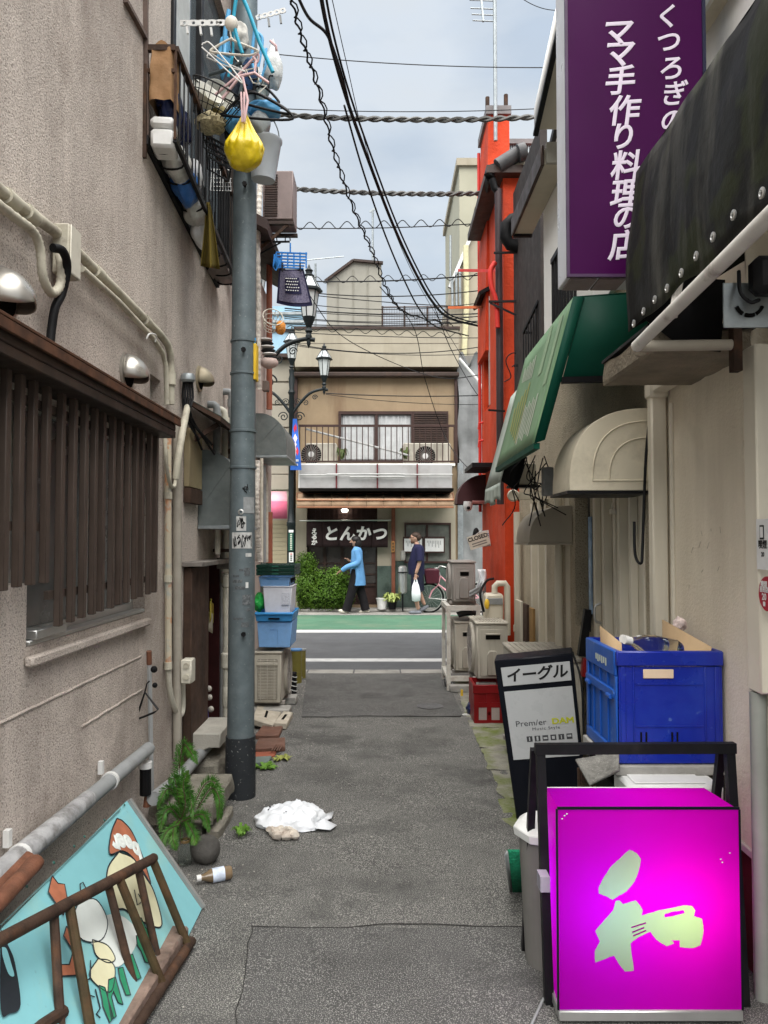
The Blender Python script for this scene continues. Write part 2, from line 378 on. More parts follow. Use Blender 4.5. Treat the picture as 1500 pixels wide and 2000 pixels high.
# ground floor window behind the slats
w1 = G()
for a, b, c, d in ((1.0, 2.70, 1.42, 2.1), (2.70, yb1, 1.195, 2.1)):
    w1.box(XL - .10, XL - .06, a, b, c, c + .05).box(XL - .10, XL - .06, a, b, d - .05, d).box(XL - .10, XL - .06, a, a + .04, c + .05, d - .05)
    w1.box(XL - .10, XL - .06, b - .04, b, c + .05, d - .05).box(XL - .095, XL - .055, (a+b)/2 - .03, (a+b)/2 + .03, c + .05, d - .05)
wo = w1.build('window', m_alu, LB, bevel=.003)
mg = glass('frosted window glass', (.10, .10, .095), .25)
for a, b, c in ((1.04, 1.82, 1.47), (1.88, 2.66, 1.47), (2.74, 3.335, 1.245), (3.395, yb1 - .04, 1.245)):
    G().box(XL - .086, XL - .080, a, b, c, 2.05).build('pane', mg, wo)
G().box(XL - .05, XL + .004, 2.72, yb1 - .01, 1.197, 1.215).box(XL - .03, XL + .02, 2.74, 3.0, 1.216, 1.25).build('sill_tray', m_alu, wo, bevel=.004)
G().box(XL + .001, XL + .036, 2.68, 4.045, 1.128, 1.165).build('window_sill', m_stucco, LB, bevel=.008)
for z, a, b in ((.975, 2.0, 3.98), (.80, 3.2, 4.0)):
    G().tube([(XL - .001, a + (b - a) * i / 30, z + .006 * mnoise.noise(Vector((i * .6, z, 0)))) for i in range(31)], [(.006, .007)] * 31, 8).build('plaster_ridge', m_stucco, LB)
# the slats, each its own
def slat(y, zb):
    j = random.uniform(-.004, .004)
    G().box(-1.182 + j, -1.158 + j, y - .016, y + .016, zb, 2.135).build('slat', m_slat, LB, bevel=.0025)
for px, py in ((6, 1154), (32, 1147), (59, 1143), (84, 1139), (114, 1223), (136, 1215), (158, 1207), (178, 1200), (197, 1194), (214, 1188), (230, 1181), (246, 1177), (261, 1170), (275, 1166), (288, 1161), (301, 1157)):
    p = UX(px, py, -1.17); slat(p.y, p.z)
for k in range(1, 9): slat(2.362 - .097 * k, 1.40)
G().box(-1.20, -1.183, 1.0, 2.72, 1.60, 1.63).box(-1.20, -1.183, 2.72, 4.0, 1.36, 1.39).box(-1.20, -1.183, 1.0, 4.0, 2.02, 2.05).build('slat_rail', m_slat, LB)
G().box(XL - .001, -1.085, 1.0, 3.99, 2.137, 2.20).box(XL - .001, -1.085, 1.0, 3.99, 2.10, 2.136).build('eave_fascia', m_hoodm, LB, bevel=.004)
G().box(XL + .001, -1.065, 1.0, 4.02, 2.201, 2.212).box(-1.078, -1.066, 1.0, 4.02, 2.165, 2.20).build('eave_edge', M('rusted eave sheet', (.085, .038, .02), .8, .4, 14, dirt=(.03, .02, .015), damt=.7, dscale=9), LB, bevel=.002)
# small recessed window above the slats
G().box(XL - .08, XL - .05, 4.082, 4.268, 2.312, 2.458).build('window', M('small frosted pane', (.30, .29, .26), .5), LB)
# upper window with aluminium sashes
g = G(); z0, z1, a, b = 3.72, 5.7, 4.40, 6.02
g.box(XL - .09, XL + .02, a, b, z0, z0 + .06).box(XL - .09, XL + .02, a, a + .05, z0 + .06, z1).box(XL - .09, XL + .02, b - .05, b, z0 + .06, z1).box(XL - .06, XL, 5.15, 5.21, z0 + .06, z1)
uw = g.build('window', m_black, LB, bevel=.003)
G().box(XL - .045, XL - .04, a + .05, 5.15, z0 + .06, z1).build('pane', glass('upper window glass', (.09, .11, .12), .06), uw)
G().box(XL - .055, XL - .05, 5.21, b - .05, z0 + .06, z1).build('pane', MATS['upper window glass'], uw)
G().box(XL - .035, XL - .03, 4.62, 4.95, z0 + .06, z1).build('blind', M('window blind', (.5, .52, .5), .7), uw)
G().box(XL + .021, XL + .16, 6.03, 6.07, 3.6, 6.5).box(XL + .021, XL + .05, 5.6, 6.03, 5.2, 5.24).build('shutter_case', m_hoodm, LB, bevel=.004)
# brown flashing strips on the upper wall
G().bar(UX(245, 0, XL + .012), UX(284, 72, XL + .012), .02, .022, (1, 0, 0)).bar(UX(284, -60, XL + .012), UX(287, 272, XL + .012), .02, .022, (1, 0, 0)).build('flashing', M('rusty flashing', (.12, .085, .07), .7, .3, 8), LB)
# woodwork of the doorway
G().box(XL + .001, XL + .055, 4.80, 5.27, -.02, 1.40).build('door_post', m_wood, LB, bevel=.006)
G().box(XL + .001, XL + .012, 5.93, 6.0, 0, 1.4).build('door_jamb', m_wood, LB)
G().box(XL - .02, XL + .13, 4.76, 5.6, 1.405, 1.435).box(XL + .03, XL + .13, 5.61, 6.1, 1.36, 1.44).build('door_lintel', M('grey wood board', (.20, .18, .16), .9, .35, 7, bump=.2, dirt=(.05, .045, .04), damt=.7), LB, bevel=.004)
G().box(XL - .60, XL + .004, 5.895, 5.915, 0.0, 1.4).build('door_leaf', M('dark red door', (.05, .012, .012), .6, .3), LB)
G().box(XL - .03, XL + .02, 5.28, 5.91, .0, .12).build('door_sill', m_wood, LB, bevel=.005)

# ---- things fixed to that wall
def vent(px, py, lab, r=.085, X=XL, mat=None):
    p = UX(px, py, X)
    t = T('vent_hood', lab, 'vent', (X, p.y, p.z), 'domed vent hoods on the stucco wall')
    m = mat or M('brushed vent steel', (.42, .40, .36), .35, .12, 6, metal=.7, dirt=(.2, .17, .13), damt=.5)
    g = G(); n, k = 14, 8; rings = []
    for j in range(k + 1):
        th = math.pi / 2 * j / k; rr = r * math.cos(th); d = r * 1.15 * math.sin(th)
        rings.append([Vector((X + .012 + d, p.y + rr * math.cos(a), p.z - .2 * d + rr * math.sin(a) * 1.05)) for a in [math.pi * (-.14 + 1.28 * i / n) for i in range(n + 1)]])
    for j in range(k):
        for i in range(n): g.poly([rings[j][i], rings[j][i+1], rings[j+1][i+1], rings[j+1][i]])
    me = g.build('hood', m, t, smooth=60, solid=.004)
    G().lathe([(r * 1.12, 0), (r * 1.12, .011), (r * .98, .013), (0, .013)], (X + .001, p.y, p.z), (1, 0, 0), 22).build('flange', m, t)
    G().lathe([(r * .9, .014), (0, .016)], (X + .001, p.y, p.z), (1, 0, 0), 18).build('duct', m_dark, t)
vent(2, 577, 'steel domed vent hood cut by the left edge of the photo')
vent(246, 727, 'steel domed vent hood just above the slatted window eave')
vent(388, 740, 'yellowish domed vent hood high on the wall nearest the utility pole', .08, mat=M('aged vent steel', (.36, .31, .22), .5, .2, 6, metal=.4))
def pipe(name, pts, r, mat, label, cat='pipe', group=None, smoothn=0, n=10, clips=(), parent=None):
    q = bez(pts, smoothn) if smoothn else pts
    if clips or parent is None:
        t = parent or T(name, label, cat, pts[0], group)
        G().tube(q, r, n).build('run', mat, t, smooth=50)
        return t
# twin conduits running along the wall, then dropping at the corner
xw = XL + .028
def PL(px, py, d=.028): return UX(px, py, XL + d)
a = PL(-60, 318); b = PL(325, 668)
m_old = M('painted conduit', (.47, .44, .35), .6, .15, 5, dirt=(.16, .13, .1), damt=.7, dscale=7, speck=(.1, .09, .08), samt=.3, sscale=40)
t = T('wall_conduit', 'upper beige conduit running along the stucco wall and bending down by the small window', 'conduit', tuple(b))
G().tube([PL(-60, 318), PL(0, 372), PL(120, 462), PL(240, 580), PL(312, 652), PL(327, 672), PL(333, 692), PL(334, 720), PL(334, 790)], .021, 10).build('run', m_old, t, smooth=60)
for q in ((20, 390), (60, 420), (190, 533), (285, 627), (334, 740)):
    p = PL(*q, .03); d = Vector((0, 1, 0)) if q[0] < 330 else Vector((0, 0, 1))
    G().lathe([(.028, -.035), (.028, .035)], p, d, 12).build('coupling', m_old, t)
t = T('wall_conduit', 'lower beige conduit below its twin on the stucco wall, tied with cord', 'conduit', tuple(PL(325, 690)))
G().tube([PL(160, 525, .06), PL(230, 588, .06), PL(300, 662, .05), PL(318, 690, .05), PL(324, 715, .05), PL(326, 790, .05)], .014, 8).build('run', m_old, t, smooth=60)
G().tube(bez([PL(286, 662, .08), PL(292, 652, .09), PL(305, 655, .08), PL(303, 668, .07)], 12), .004, 6).build('cord', m_wplast, t)
# junction box and flexible hoses
p = PL(131, 492, .045)
t = T('junction_box', 'pale grey junction box where the wall conduits meet', 'junction box', tuple(p))
G().box(XL + .01, XL + .075, p.y - .055, p.y + .045, p.z - .10, p.z + .09).build('body', m_old, t, bevel=.006)
G().box(XL + .076, XL + .082, p.y - .052, p.y + .042, p.z - .097, p.z + .087).build('cover', m_pvc, t, bevel=.003)
def ribbed(name, pts, r, mat, lab, cat='hose'):
    q = bez(pts, 60); rs = [r * (1.08 if i % 2 else .94) for i in range(len(q))]
    return tag(G().tube(q, rs, 10).build(name, mat, smooth=70), lab, cat)
ribbed('flexible_hose', [PL(-40, 372, .06), PL(30, 425, .06), PL(64, 452, .06), PL(78, 485, .06), PL(84, 540, .06), PL(100, 572, .06), PL(116, 560, .06), PL(120, 530, .06), PL(116, 500, .05)], .016, m_old, 'beige ribbed hose looping down from the conduits at far left')
tag(G().tube(bez([PL(103, 484, .07), PL(122, 490, .085), PL(131, 520, .08), PL(122, 570, .06), PL(108, 600, .055), PL(101, 640, .05), PL(98, 668, .05), PL(92, 686, .045)], 40), .016, 10).build('black_hose', m_rubber, smooth=60), 'black rubber hose dropping from the junction box to the window eave', 'hose')
# mottled pipe dropping beside the slats, with a loop at the foot
m_mott = M('mottled tape pipe', (.50, .44, .33), .6, .1, 4, dirt=(.28, .36, .38), damt=.9, dscale=9, speck=(.5, .22, .1), sscale=14, samt=.8, spos=.56)
t = T('drop_pipe', 'mottled orange and blue taped pipe down the wall beside the slats', 'pipe', tuple(PL(330, 1300)))
G().tube([PL(328, 815), PL(328, 1000), PL(329, 1300)], .019, 10).build('run', m_mott, t)
G().tube(bez([PL(329, 1300), PL(331, 1340), PL(338, 1375), PL(350, 1397), PL(357, 1385), PL(357, 1340), PL(357, 1310)], 36), .016, 10).build('loop', m_pvc, t, smooth=60)
for py in (968, 1130, 1300): G().lathe([(.024, -.02), (.024, .02)], PL(328, py), (0, 0, 1), 12).build('coupling', m_old, t)
tag(G().tube([PL(346, 815, .03), PL(346, 1480, .03)], .026, 10).build('channel_pipe', M('grey pipe cover', (.33, .30, .25), .7, .2), smooth=50), 'grey brown pipe running down the wall left of the door post', 'pipe')
p = PL(358, 1308, .06)
t = T('switch_box', 'beige outdoor switch box on the dark wooden door post', 'switch box', tuple(p))
G().box(XL + .056, XL + .12, p.y - .05, p.y + .05, p.z - .075, p.z + .065).build('body', m_pvc, t, bevel=.006)
for dz in (.03, -.035): G().lathe([(.017, 0), (.017, .006), (0, .007)], (XL + .09, p.y - .051, p.z + dz), (0, -1, 0), 14).build('knockout', m_old, t)
# cable riser with its cap, bundle of cables
p = PL(367, 745, .05)
t = T('cable_riser', 'weatherproof cable riser cap with black cables spilling out below it', 'cable riser', tuple(p))
G().lathe([(.034, 0), (.045, .012), (.045, .035), (.036, .05), (.0, .052)], p + Vector((0, 0, -.005)), (0, 0, 1), 16).build('cap', m_steel, t)
for k in range(5):
    d = (k - 2) * .013
    G().tube(bez([p + Vector((d, 0, 0)), p + Vector((d * 1.2, 0, -.1)), p + Vector((d * .8, .01, -.22)), p + Vector((d + .05 * (k % 3), .05 + .09 * k, -.32 - .02 * k))], 14), .008, 6).build('cable', m_cable, t, smooth=60)
G().tube([PL(366, 795, .05), PL(359, 830, .08), PL(346, 905, .06), PL(343, 935, .05)], .02, 10).build('sleeve', m_old, t, smooth=50)
G().tube(bez([PL(343, 935, .05), PL(340, 950, .05), PL(332, 945, .05), PL(325, 905, .05), PL(322, 850, .04)], 20), .011, 8).build('hose', m_old, t, smooth=50)
# little canopy with moss above the side door
a, b = UX(372, 806, XL), UX(452, 845, -1.05)
t = T('door_canopy', 'small sagging dark canopy with mossy top on the stucco wall', 'canopy', (XL, 5.2, 2.3))
c = [Vector((XL + .01, 4.78, 2.46)), Vector((XL + .01, 5.95, 2.46)), Vector((-1.02, 5.95, 2.32)), Vector((-1.02, 4.78, 2.34))]
G().add([*c, *[q + Vector((0, 0, -.03)) for q in c]], [(0,1,2,3),(7,6,5,4),(0,3,7,4),(1,5,6,2),(3,2,6,7)]).build('board', m_wood, t)
G().add([q + Vector((0, 0, .006)) for q in c] + [q + Vector((0, 0, .002)) for q in c], [(0,1,2,3),(0,3,7,4),(3,2,6,7)]).build('roof_sheet', M('mossy sheet', (.05, .07, .055), .9, .4, 12), t)
for y in (4.9, 5.8): G().bar((XL + .01, y, 2.2), (-1.06, y, 2.31), .025, .03).build('bracket', m_wood, t)
# galvanised quarter-round hoods
def qhood(name, y0, y1, x0, x1, zb, zt, mat, lab, trim=True):
    t = T(name, lab, 'flue hood', ((x0 + x1) / 2, y0, zb), None); s = 1 if x1 > x0 else -1; w = abs(x1 - x0); h = zt - zb; n = 10
    hr = min(h, w) * .92
    prof = [(0, 0), (w, 0), (w, h - hr)] + [(w - hr + hr * math.cos(math.pi/2 * i/n), h - hr + hr * math.sin(math.pi/2 * i/n)) for i in range(1, n + 1)] + [(0, h)]
    G().prism(prof, (x0, y0, zb), (s, 0, 0), (0, 0, 1), (0, .004, 0)).build('cheek', mat, t)
    G().prism(prof, (x0, y1, zb), (s, 0, 0), (0, 0, 1), (0, .004, 0)).build('cheek', mat, t)
    g = G(); cr = prof[1:]
    for p, q in zip(cr[:-1], cr[1:]):
        g.poly([(x0 + s*p[0], y0 + .004, zb + p[1]), (x0 + s*q[0], y0 + .004, zb + q[1]), (x0 + s*q[0], y1, zb + q[1]), (x0 + s*p[0], y1, zb + p[1])])
    g.build('cowl', mat, t, smooth=40)
    if trim:
        G().box(x0, x0 + s * (w + .015), y0 - .012, y1 + .012, zb - .025, zb - .001).build('drip_tray', m_steel, t, bevel=.003)
        G().bar((x0 + s * w * .2, y0 - .003, zb + h * .35), (x0 + s * w * .75, y0 - .003, zb + h * .78), .003, .006).build('brace_crease', mat, t)
    return t
m_flue = M('painted galvanised sheet', (.155, .175, .17), .5, .18, 9, metal=.35, dirt=(.24, .25, .24), damt=.4, dscale=12)
qhood('flue_hood', 5.15, 5.75, XL + .005, UX(459, 950, -1.0).x + .03, U(420, 1026, 5.15).z, U(420, 878, 5.15).z, m_flue, 'dull green grey sheet metal flue hood hidden half behind the utility pole')
G0 = T('wall_panel', 'faded ochre board panel beside the sheet metal hood', 'panel', (XL, 4.95, 1.7))
G().box(XL + .002, XL + .04, YL(357) , YL(382), U(370, 955, 5.0).z, U(370, 845, 5.0).z).build('upper_board', M('ochre board', (.30, .245, .14), .8, .2, 6, dirt=(.12, .1, .07), damt=.5), G0, bevel=.003)
G().box(XL + .002, XL + .045, YL(357), YL(382), U(370, 985, 5.0).z, U(370, 957, 5.0).z).build('lower_board', m_wood, G0, bevel=.003)
# plumbing behind the pole
for i, (px, pt, lab) in enumerate(((420, 790, 'grey elbowed vent pipe left of the utility pole above the canopy'), (436, 800, 'short beige elbowed vent pipe between two taller grey ones'), (449, 765, 'tall pale elbowed vent pipe closest to the utility pole'))):
    q = PL(px, pt, .05); m = m_pvcg if i != 1 else m_pvc
    t = T('vent_pipe', lab, 'pipe', tuple(q))
    G().tube([Vector((XL, q.y, q.z)), Vector((XL + .04, q.y, q.z)), Vector((XL + .058, q.y, q.z - .012)), Vector((XL + .064, q.y, q.z - .035)), Vector((XL + .064, q.y, 1.25 if i else 2.0))], .027 if i != 1 else .024, 10).build('run', m, t, smooth=60)
    G().lathe([(.033, -.03), (.033, .03)], (XL + .064, q.y, q.z - .09), (0, 0, 1), 12).build('socket', m, t)
t = T('water_pipe', 'cream water pipe with valves beside the utility pole', 'pipe', tuple(PL(441, 1400, .09)))
G().tube([PL(441, 1030, .09), PL(441, 1440, .09)], .02, 10).build('run', m_pvc, t)
for py, r, h in ((1110, .034, .03), (1135, .028, .05), (1290, .036, .06), (1360, .026, .08)): G().lathe([(r*.7, -h), (r, -h*.8), (r, h*.8), (r*.7, h)], PL(441, py, .09), (0, 0, 1), 12).build('fitting', m_pvc, t)
q = PL(441, 1440, .09); G().tube([q, q + Vector((.02, -.02, -.05)), q + Vector((.03, -.25, -.14))], .024, 10).build('foot_bend', m_pvc, t, smooth=60)
G().tube([PL(432, 1000, .03), PL(432, 1440, .03)], .012, 8).build('thin_run', m_pvcg, t)
t = T('drain_pipe', 'pair of cream pipes held by a dark clamp above the door shelf', 'pipe', tuple(PL(425, 1080, .07)))
for d in (.05, .09): G().tube([PL(425, 1020, d), PL(425, 1082, d)], .019, 10).build('run', m_pvc, t)
G().box(XL, XL + .12, PL(425, 1072).y - .03, PL(425, 1072).y + .03, PL(425, 1075).z - .012, PL(425, 1075).z + .012).build('clamp', m_brownm, t)
# clutter in the doorway
t = T('paper_bag_bundle', 'yellow and white paper scraps hanging inside the dark doorway', 'papers', tuple(PL(410, 1190)))
for k, (px, py, c) in enumerate(((404, 1170, (.6, .58, .5)), (412, 1195, (.45, .38, .06)), (405, 1215, (.5, .47, .38)))):
    q = PL(px, py, .0); G().grid(lambda u, v: q + Vector((.02 * math.sin(5*u + k), .22 * (u - .5), .14 * (v - .5) + .03 * math.sin(4*u))), 4, 4).build('paper', M('paper%d' % k, c, .8), t, solid=.002)
t = T("plastic_sheet", "deep blue plastic sheet leaning in the dark doorway", "sheet", tuple(PL(400, 1440)))
p = [PL(396, 1312, .03), PL(399, 1315, .05), PL(411, 1440, .05), PL(399, 1452, .03)]
G().poly(p).build('sheet', M('deep blue plastic', (.03, .035, .30), .45), t, solid=.01)
for k, (px, py) in enumerate(((408, 1345), (409, 1362), (412, 1385))):
    tag(G().ball(PL(px, py, .0), .022, 10, 7).build('ceramic_knob', M('pale ceramic', (.55, .52, .46), .4)), ['upper round pale knob in the dark doorway', 'middle round pale knob in the dark doorway', 'lower cream knob in the dark doorway'][k], 'knob')
# grey waste pipe slanting down along the foot of the wall
def PP(px, py, d=.06): return UX(px, py, XL + d)
t = T('waste_pipe', 'thick grey waste pipe running low along the stucco wall, wrapped in tape', 'pipe', tuple(PP(200, 1530)))
G().tube([PP(290, 1462), PP(170, 1563)], .033, 14).build('run', m_pvcg, t)
G().tube([PP(172, 1561), PP(50, 1663), PP(-80, 1775)], [.035, .039, .037], 14).build('wrapped_run', M('silver tape wrap', (.36, .36, .36), .5, .25, 10, bump=.3, bscale=30, dirt=(.08, .07, .06), damt=.8, dscale=9), t)
for q in ((215, 1525), (38, 1672)):
    c = PP(*q); G().lathe([(.039, -.010), (.039, .010)], c, (0, 1, 0), 16).box(c.x - .05, c.x - .03, c.y - .012, c.y + .012, c.z + .03, c.z + .085).build('clamp', m_wplast, t)
t = T('rusty_pipes', 'pair of rusty copper coloured pipes at the lower left edge', 'pipe', tuple(PP(20, 1720, .10)))
m_copper = M('rusted copper pipe', (.17, .07, .04), .7, .35, 14, bump=.2, dirt=(.065, .035, .022), damt=.7, dscale=8)
G().tube([PP(52, 1680, .09), PP(-90, 1820, .09)], .030, 12).build('pipe', m_copper, t)
G().tube([PP(70, 1684, .15), PP(-70, 1835, .15)], .026, 12).build('pipe', m_copper, t)
t = T('drain_stub', 'black drain pipe with copper tip low beside the grey pole stick', 'pipe', tuple(PP(285, 1540)))
G().tube([PP(284, 1490), PP(284, 1552)], .028, 10).build('run', m_rubber, t)
G().lathe([(.033, -.02), (.033, .01)], PP(284, 1492), (0, 0, 1), 12).build('collar', m_wplast, t)
G().tube([PP(287, 1555), PP(287, 1575)], [.014, .02], 8).build('tip', m_copper, t)
tag(G().tube([PP(300, 1560, .1), PP(350, 1520, .1), PP(420, 1440, .1), PP(436, 1420, .1)], .035, 12).build('low_pipe', m_pvcg, smooth=50), 'grey drain pipe behind the green fern at the wall foot', 'pipe')
# the thin grey stick leaning there, with a black clothes hanger
a, b = U(291, 1272, 3.95), UZ(298, 1622); b.z = 0.02
t = T('clothes_pole', 'thin grey plastic pole standing against the stucco wall', 'pole', tuple(b))
G().tube([b, b.lerp(a, .35), b.lerp(a, .7), b.lerp(a, .97)], .012, 8).build('shaft', M('grey pole sleeve', (.42, .43, .43), .5, .1), t)
G().tube([b.lerp(a, .93), b.lerp(a, 1.0)], .014, 8).build('end_cap', m_copper, t)
q = a + Vector((.03, -.01, -.09)); G().ball(q, .018, 7, 5).ball(q + Vector((.005, 0, -.08)), .014, 7, 5).build('knot', m_rubber, t)
h = [U(266, 1404, 3.97), U(283, 1352, 3.95), U(309, 1386, 3.92), U(300, 1392, 3.93), U(268, 1405, 3.97)]
tag(G().tube(h, .006, 6).tube([h[1], U(287, 1335, 3.95), U(292, 1330, 3.95)], .004, 6).build('clothes_hanger', m_black), 'black clothes hanger hooked on the thin grey pole', 'hanger')
# ================================================================== LEFT: utility pole, second building, hanging clutter
YP = 4.78
m_pole = M('blue grey steel pole', (.125, .155, .165), .5, .16, 9, metal=.25, dirt=(.19, .22, .23), damt=.45, dscale=16, speck=(.38, .4, .4), sscale=60, samt=.4, spos=.68)
m_sleeve = M('dark pole sleeve', (.022, .025, .028), .6, .2, 9, speck=(.3, .3, .29), sscale=70, samt=.7, spos=.66)
pb, pt = U(469, 1568, YP), U(483, -220, YP)
pb.z = 0
def pole_at(z): k = z / pt.z; return Vector((pb.x + (pt.x - pb.x) * k, YP, z)), .084 - .016 * k
t = T('utility_pole', 'blue grey steel utility pole with dark foot sleeve standing left in the alley', 'utility pole', tuple(pb))
zs = U(469, 1437, YP).z
G().tube([pole_at(z)[0] for z in (zs - .02, 2.2, pt.z)], [pole_at(z)[1] for z in (zs - .02, 2.2, pt.z)], 28).build('shaft', m_pole, t)
G().tube([pole_at(z)[0] for z in (-.02, zs)], [.094, .091], 28).build('foot_sleeve', m_sleeve, t)
for py in (668, 731, 843, 914):
    c, r = pole_at(U(470, py, YP).z)
    G().lathe([(r + .001, -.008), (r + .007, -.006), (r + .007, .006), (r + .001, .008)], c, (0, 0, 1), 28).build('band', m_pole, t)
for px, py in ((476, 683), (478, 362), (476, 1235)):
    c = U(px, py, YP - .07); G().cyl(c + Vector((0, .03, 0)), c + Vector((.006, -.035, -.008)), .009, n=8).lathe([(.016, 0), (.016, .012)], c + Vector((.006, -.035, -.008)), (0, -1, 0), 6).build('step_bolt', m_black, t)
c = U(471, 1000, YP - .075); G().lathe([(.016, 0), (.018, .01), (.010, .012), (.009, .002), (0, .002)], c, (0, -1, 0), 14).build('ring_bolt', m_alu, t)
def sticker(px0, px1, py0, py1, mat, name='sticker', par=None, g2=None):
    g = G()
    def fn(u, v):
        px, py = px0 + (px1 - px0) * u, py0 + (py1 - py0) * v
        q = U(px, py, YP); c, r = pole_at(q.z); dx = max(-r*.98, min(r*.98, (q.x - c.x) * (1 - r/YP*.9)))
        return Vector((c.x + dx, YP - math.sqrt(max(0, (r+.0018)**2 - dx*dx)), q.z))
    return g.grid(fn, 6, 2).build(name, mat, par or t, smooth=80)
def scribble(px0, px1, py0, py1, n, seed, par, mat, w=.0022):
    rnd = random.Random(seed); pts = []
    for i in range(n):
        px, py = rnd.uniform(px0, px1), rnd.uniform(py0, py1); q = U(px, py, YP); c, r = pole_at(q.z)
        dx = max(-r*.97, min(r*.97, q.x - c.x)); pts.append(Vector((c.x + dx, YP - math.sqrt((r+.003)**2 - dx*dx) , q.z)))
    return G().tube(bez(pts, n * 6), w, 4).build('ink_scrawl', mat, par, smooth=60)
m_stk = M('old white sticker', (.50, .50, .48), .6, .2, 30, dirt=(.15, .16, .17), damt=.7, dscale=20)
m_stkg = M('grey paper scrap', (.27, .28, .28), .7, .2, 30)
m_ink = M('black ink', (.012, .012, .012), .5)
s1 = sticker(466, 485, 1009, 1037, m_stk); scribble(468, 483, 1011, 1034, 16, 3, s1, m_ink)
s2 = sticker(457, 495, 1040, 1071, m_stk)
for k in range(4): scribble(459 + 9 * k, 467 + 9 * k, 1043, 1069, 7, 20 + k, s2, m_ink, .0028)
sticker(480, 498, 972, 1003, m_stkg); sticker(484, 494, 1080, 1087, m_stk); sticker(484, 489, 1136, 1147, m_wplast)
for a in ((459, 472, 1122, 1126), (458, 478, 1131, 1137), (464, 483, 1143, 1150), (472, 480, 1110, 1115), (481, 492, 1108, 1124), (478, 492, 1160, 1180), (460, 480, 1204, 1208), (476, 490, 1213, 1222), (486, 492, 1186, 1192)):
    sticker(*a, M('torn glue mark', (.09, .10, .105), .8, .3, 40, dirt=(.3, .31, .31), damt=.6, dscale=50), 'glue_mark')
scribble(478, 488, 945, 965, 6, 5, t, m_ink); scribble(481, 487, 950, 962, 5, 8, t, m_ink, .003)
yp = T('pole_plate', 'narrow yellow plate strapped to the right side of the utility pole', 'sign', tuple(U(499, 740, YP)))
a, b = U(496, 672, YP - .02), U(501, 742, YP - .02); G().box(a.x, b.x, YP - .04, YP + .05, b.z, a.z).build('plate', M('yellow plate', (.75, .48, .03), .5, .1, 10, dirt=(.3, .2, .05), damt=.4), yp, bevel=.002)
G().tube([U(494, 662, YP), U(497, 672, YP - .03), U(499, 660, YP - .03)], .004, 5).build('blue_tie', M('blue tie', (.05, .3, .6), .5), yp)

# ---- second building on the left, seen as a strip behind the pole
X2 = -1.33
LB2 = T('old_house', 'narrow cream house with pipes on the left behind the utility pole', 'building', (X2, 7.6, 0))
m_cream = M('cream plaster', (.47, .41, .36), .9, .15, 3, bump=.3, bscale=60, dirt=(.2, .16, .14), damt=.6, streak=True)
G().box(X2 - 3, X2, 6.48, 9.06, 0, 4.35).build('wall', m_cream, LB2)
e = [U(508, 392, 8.0), U(548, 470, 8.0)]
G().add([(X2 - .5, 7.2, 5.0), (X2 + .22, 7.2, 4.62), (X2 + .22, 9.15, 4.62), (X2 - .5, 9.15, 5.0), (X2 - .5, 7.2, 4.9), (X2 + .22, 7.2, 4.52), (X2 + .22, 9.15, 4.52), (X2 - .5, 9.15, 4.9)],
        [(0,1,2,3),(7,6,5,4),(0,4,5,1),(1,5,6,2),(2,6,7,3),(3,7,4,0)]).build('eave', M('dark eave boards', (.045, .03, .027), .7, .3), LB2)
G().box(X2 - 3, X2 - .4, 6.5, 9.0, 4.36, 5.2).build('upper_wall', m_cream, LB2)
G().box(X2, X2 + .012, 8.3, 8.7, 1.0, 1.9).build('window', glass('dim glass'), LB2)
qhood('flue_hood', 7.92, 8.75, X2 + .004, -1.01, U(530, 889, 7.9).z, U(530, 806, 7.9).z, m_flue, 'dark green grey quarter round flue hood between utility pole and lamp post')
def P2(px, py, d=.05): return UX(px, py, X2 + d)
m_redp = M('brick red drainpipe', (.33, .115, .07), .5, .15, 5, dirt=(.16, .07, .05), damt=.5)
tag(G().tube([P2(526, 490, .06), P2(526, 800, .06)], .032, 10).build('drainpipe', m_redp), 'brick red drainpipe on the cream house above the flue hood', 'drainpipe')
tag(G().tube([P2(526, 1000, .08), P2(526, 1100, .08)], .036, 10).build('drainpipe', m_redp), 'short brick red drainpipe above the green crates', 'drainpipe')
m_wrap = M('white lagging tape', (.58, .54, .48), .8, .3, 30, bump=.5, bscale=35, dirt=(.25, .22, .19), damt=.7, dscale=14)
def lagged(pts, r, lab):
    q = bez(pts, 90); rs = [r * (1 + .10 * math.sin(i * 1.9) + random.uniform(-.05, .05)) for i in range(len(q))]
    return tag(G().tube(q, rs, 9).build('lagged_pipe', m_wrap, smooth=60), lab, 'pipe')
lagged([P2(508, 360, .10), P2(505, 420, .10), P2(503, 500, .10), P2(505, 600, .10), P2(504, 700, .10), P2(506, 760, .10)], .028, 'white taped pipe bundle climbing beside the pole above the yellow plate')
lagged([P2(503, 900, .1), P2(501, 980, .1), P2(504, 1060, .1), P2(506, 1095, .1)], .03, 'white taped pipe bundle beside the pole below the flue hood')
for k, (px, c) in enumerate(((511, m_pvc), (517, m_pvcg), (521, m_pvc))):
    tag(G().tube([P2(px, 895 + 14 * k, .08), P2(px, 1098, .08)], .017, 8).build('thin_pipe', c), ['leftmost', 'middle', 'rightmost'][k] + ' of three thin pipes under the quarter round flue hood', 'pipe')
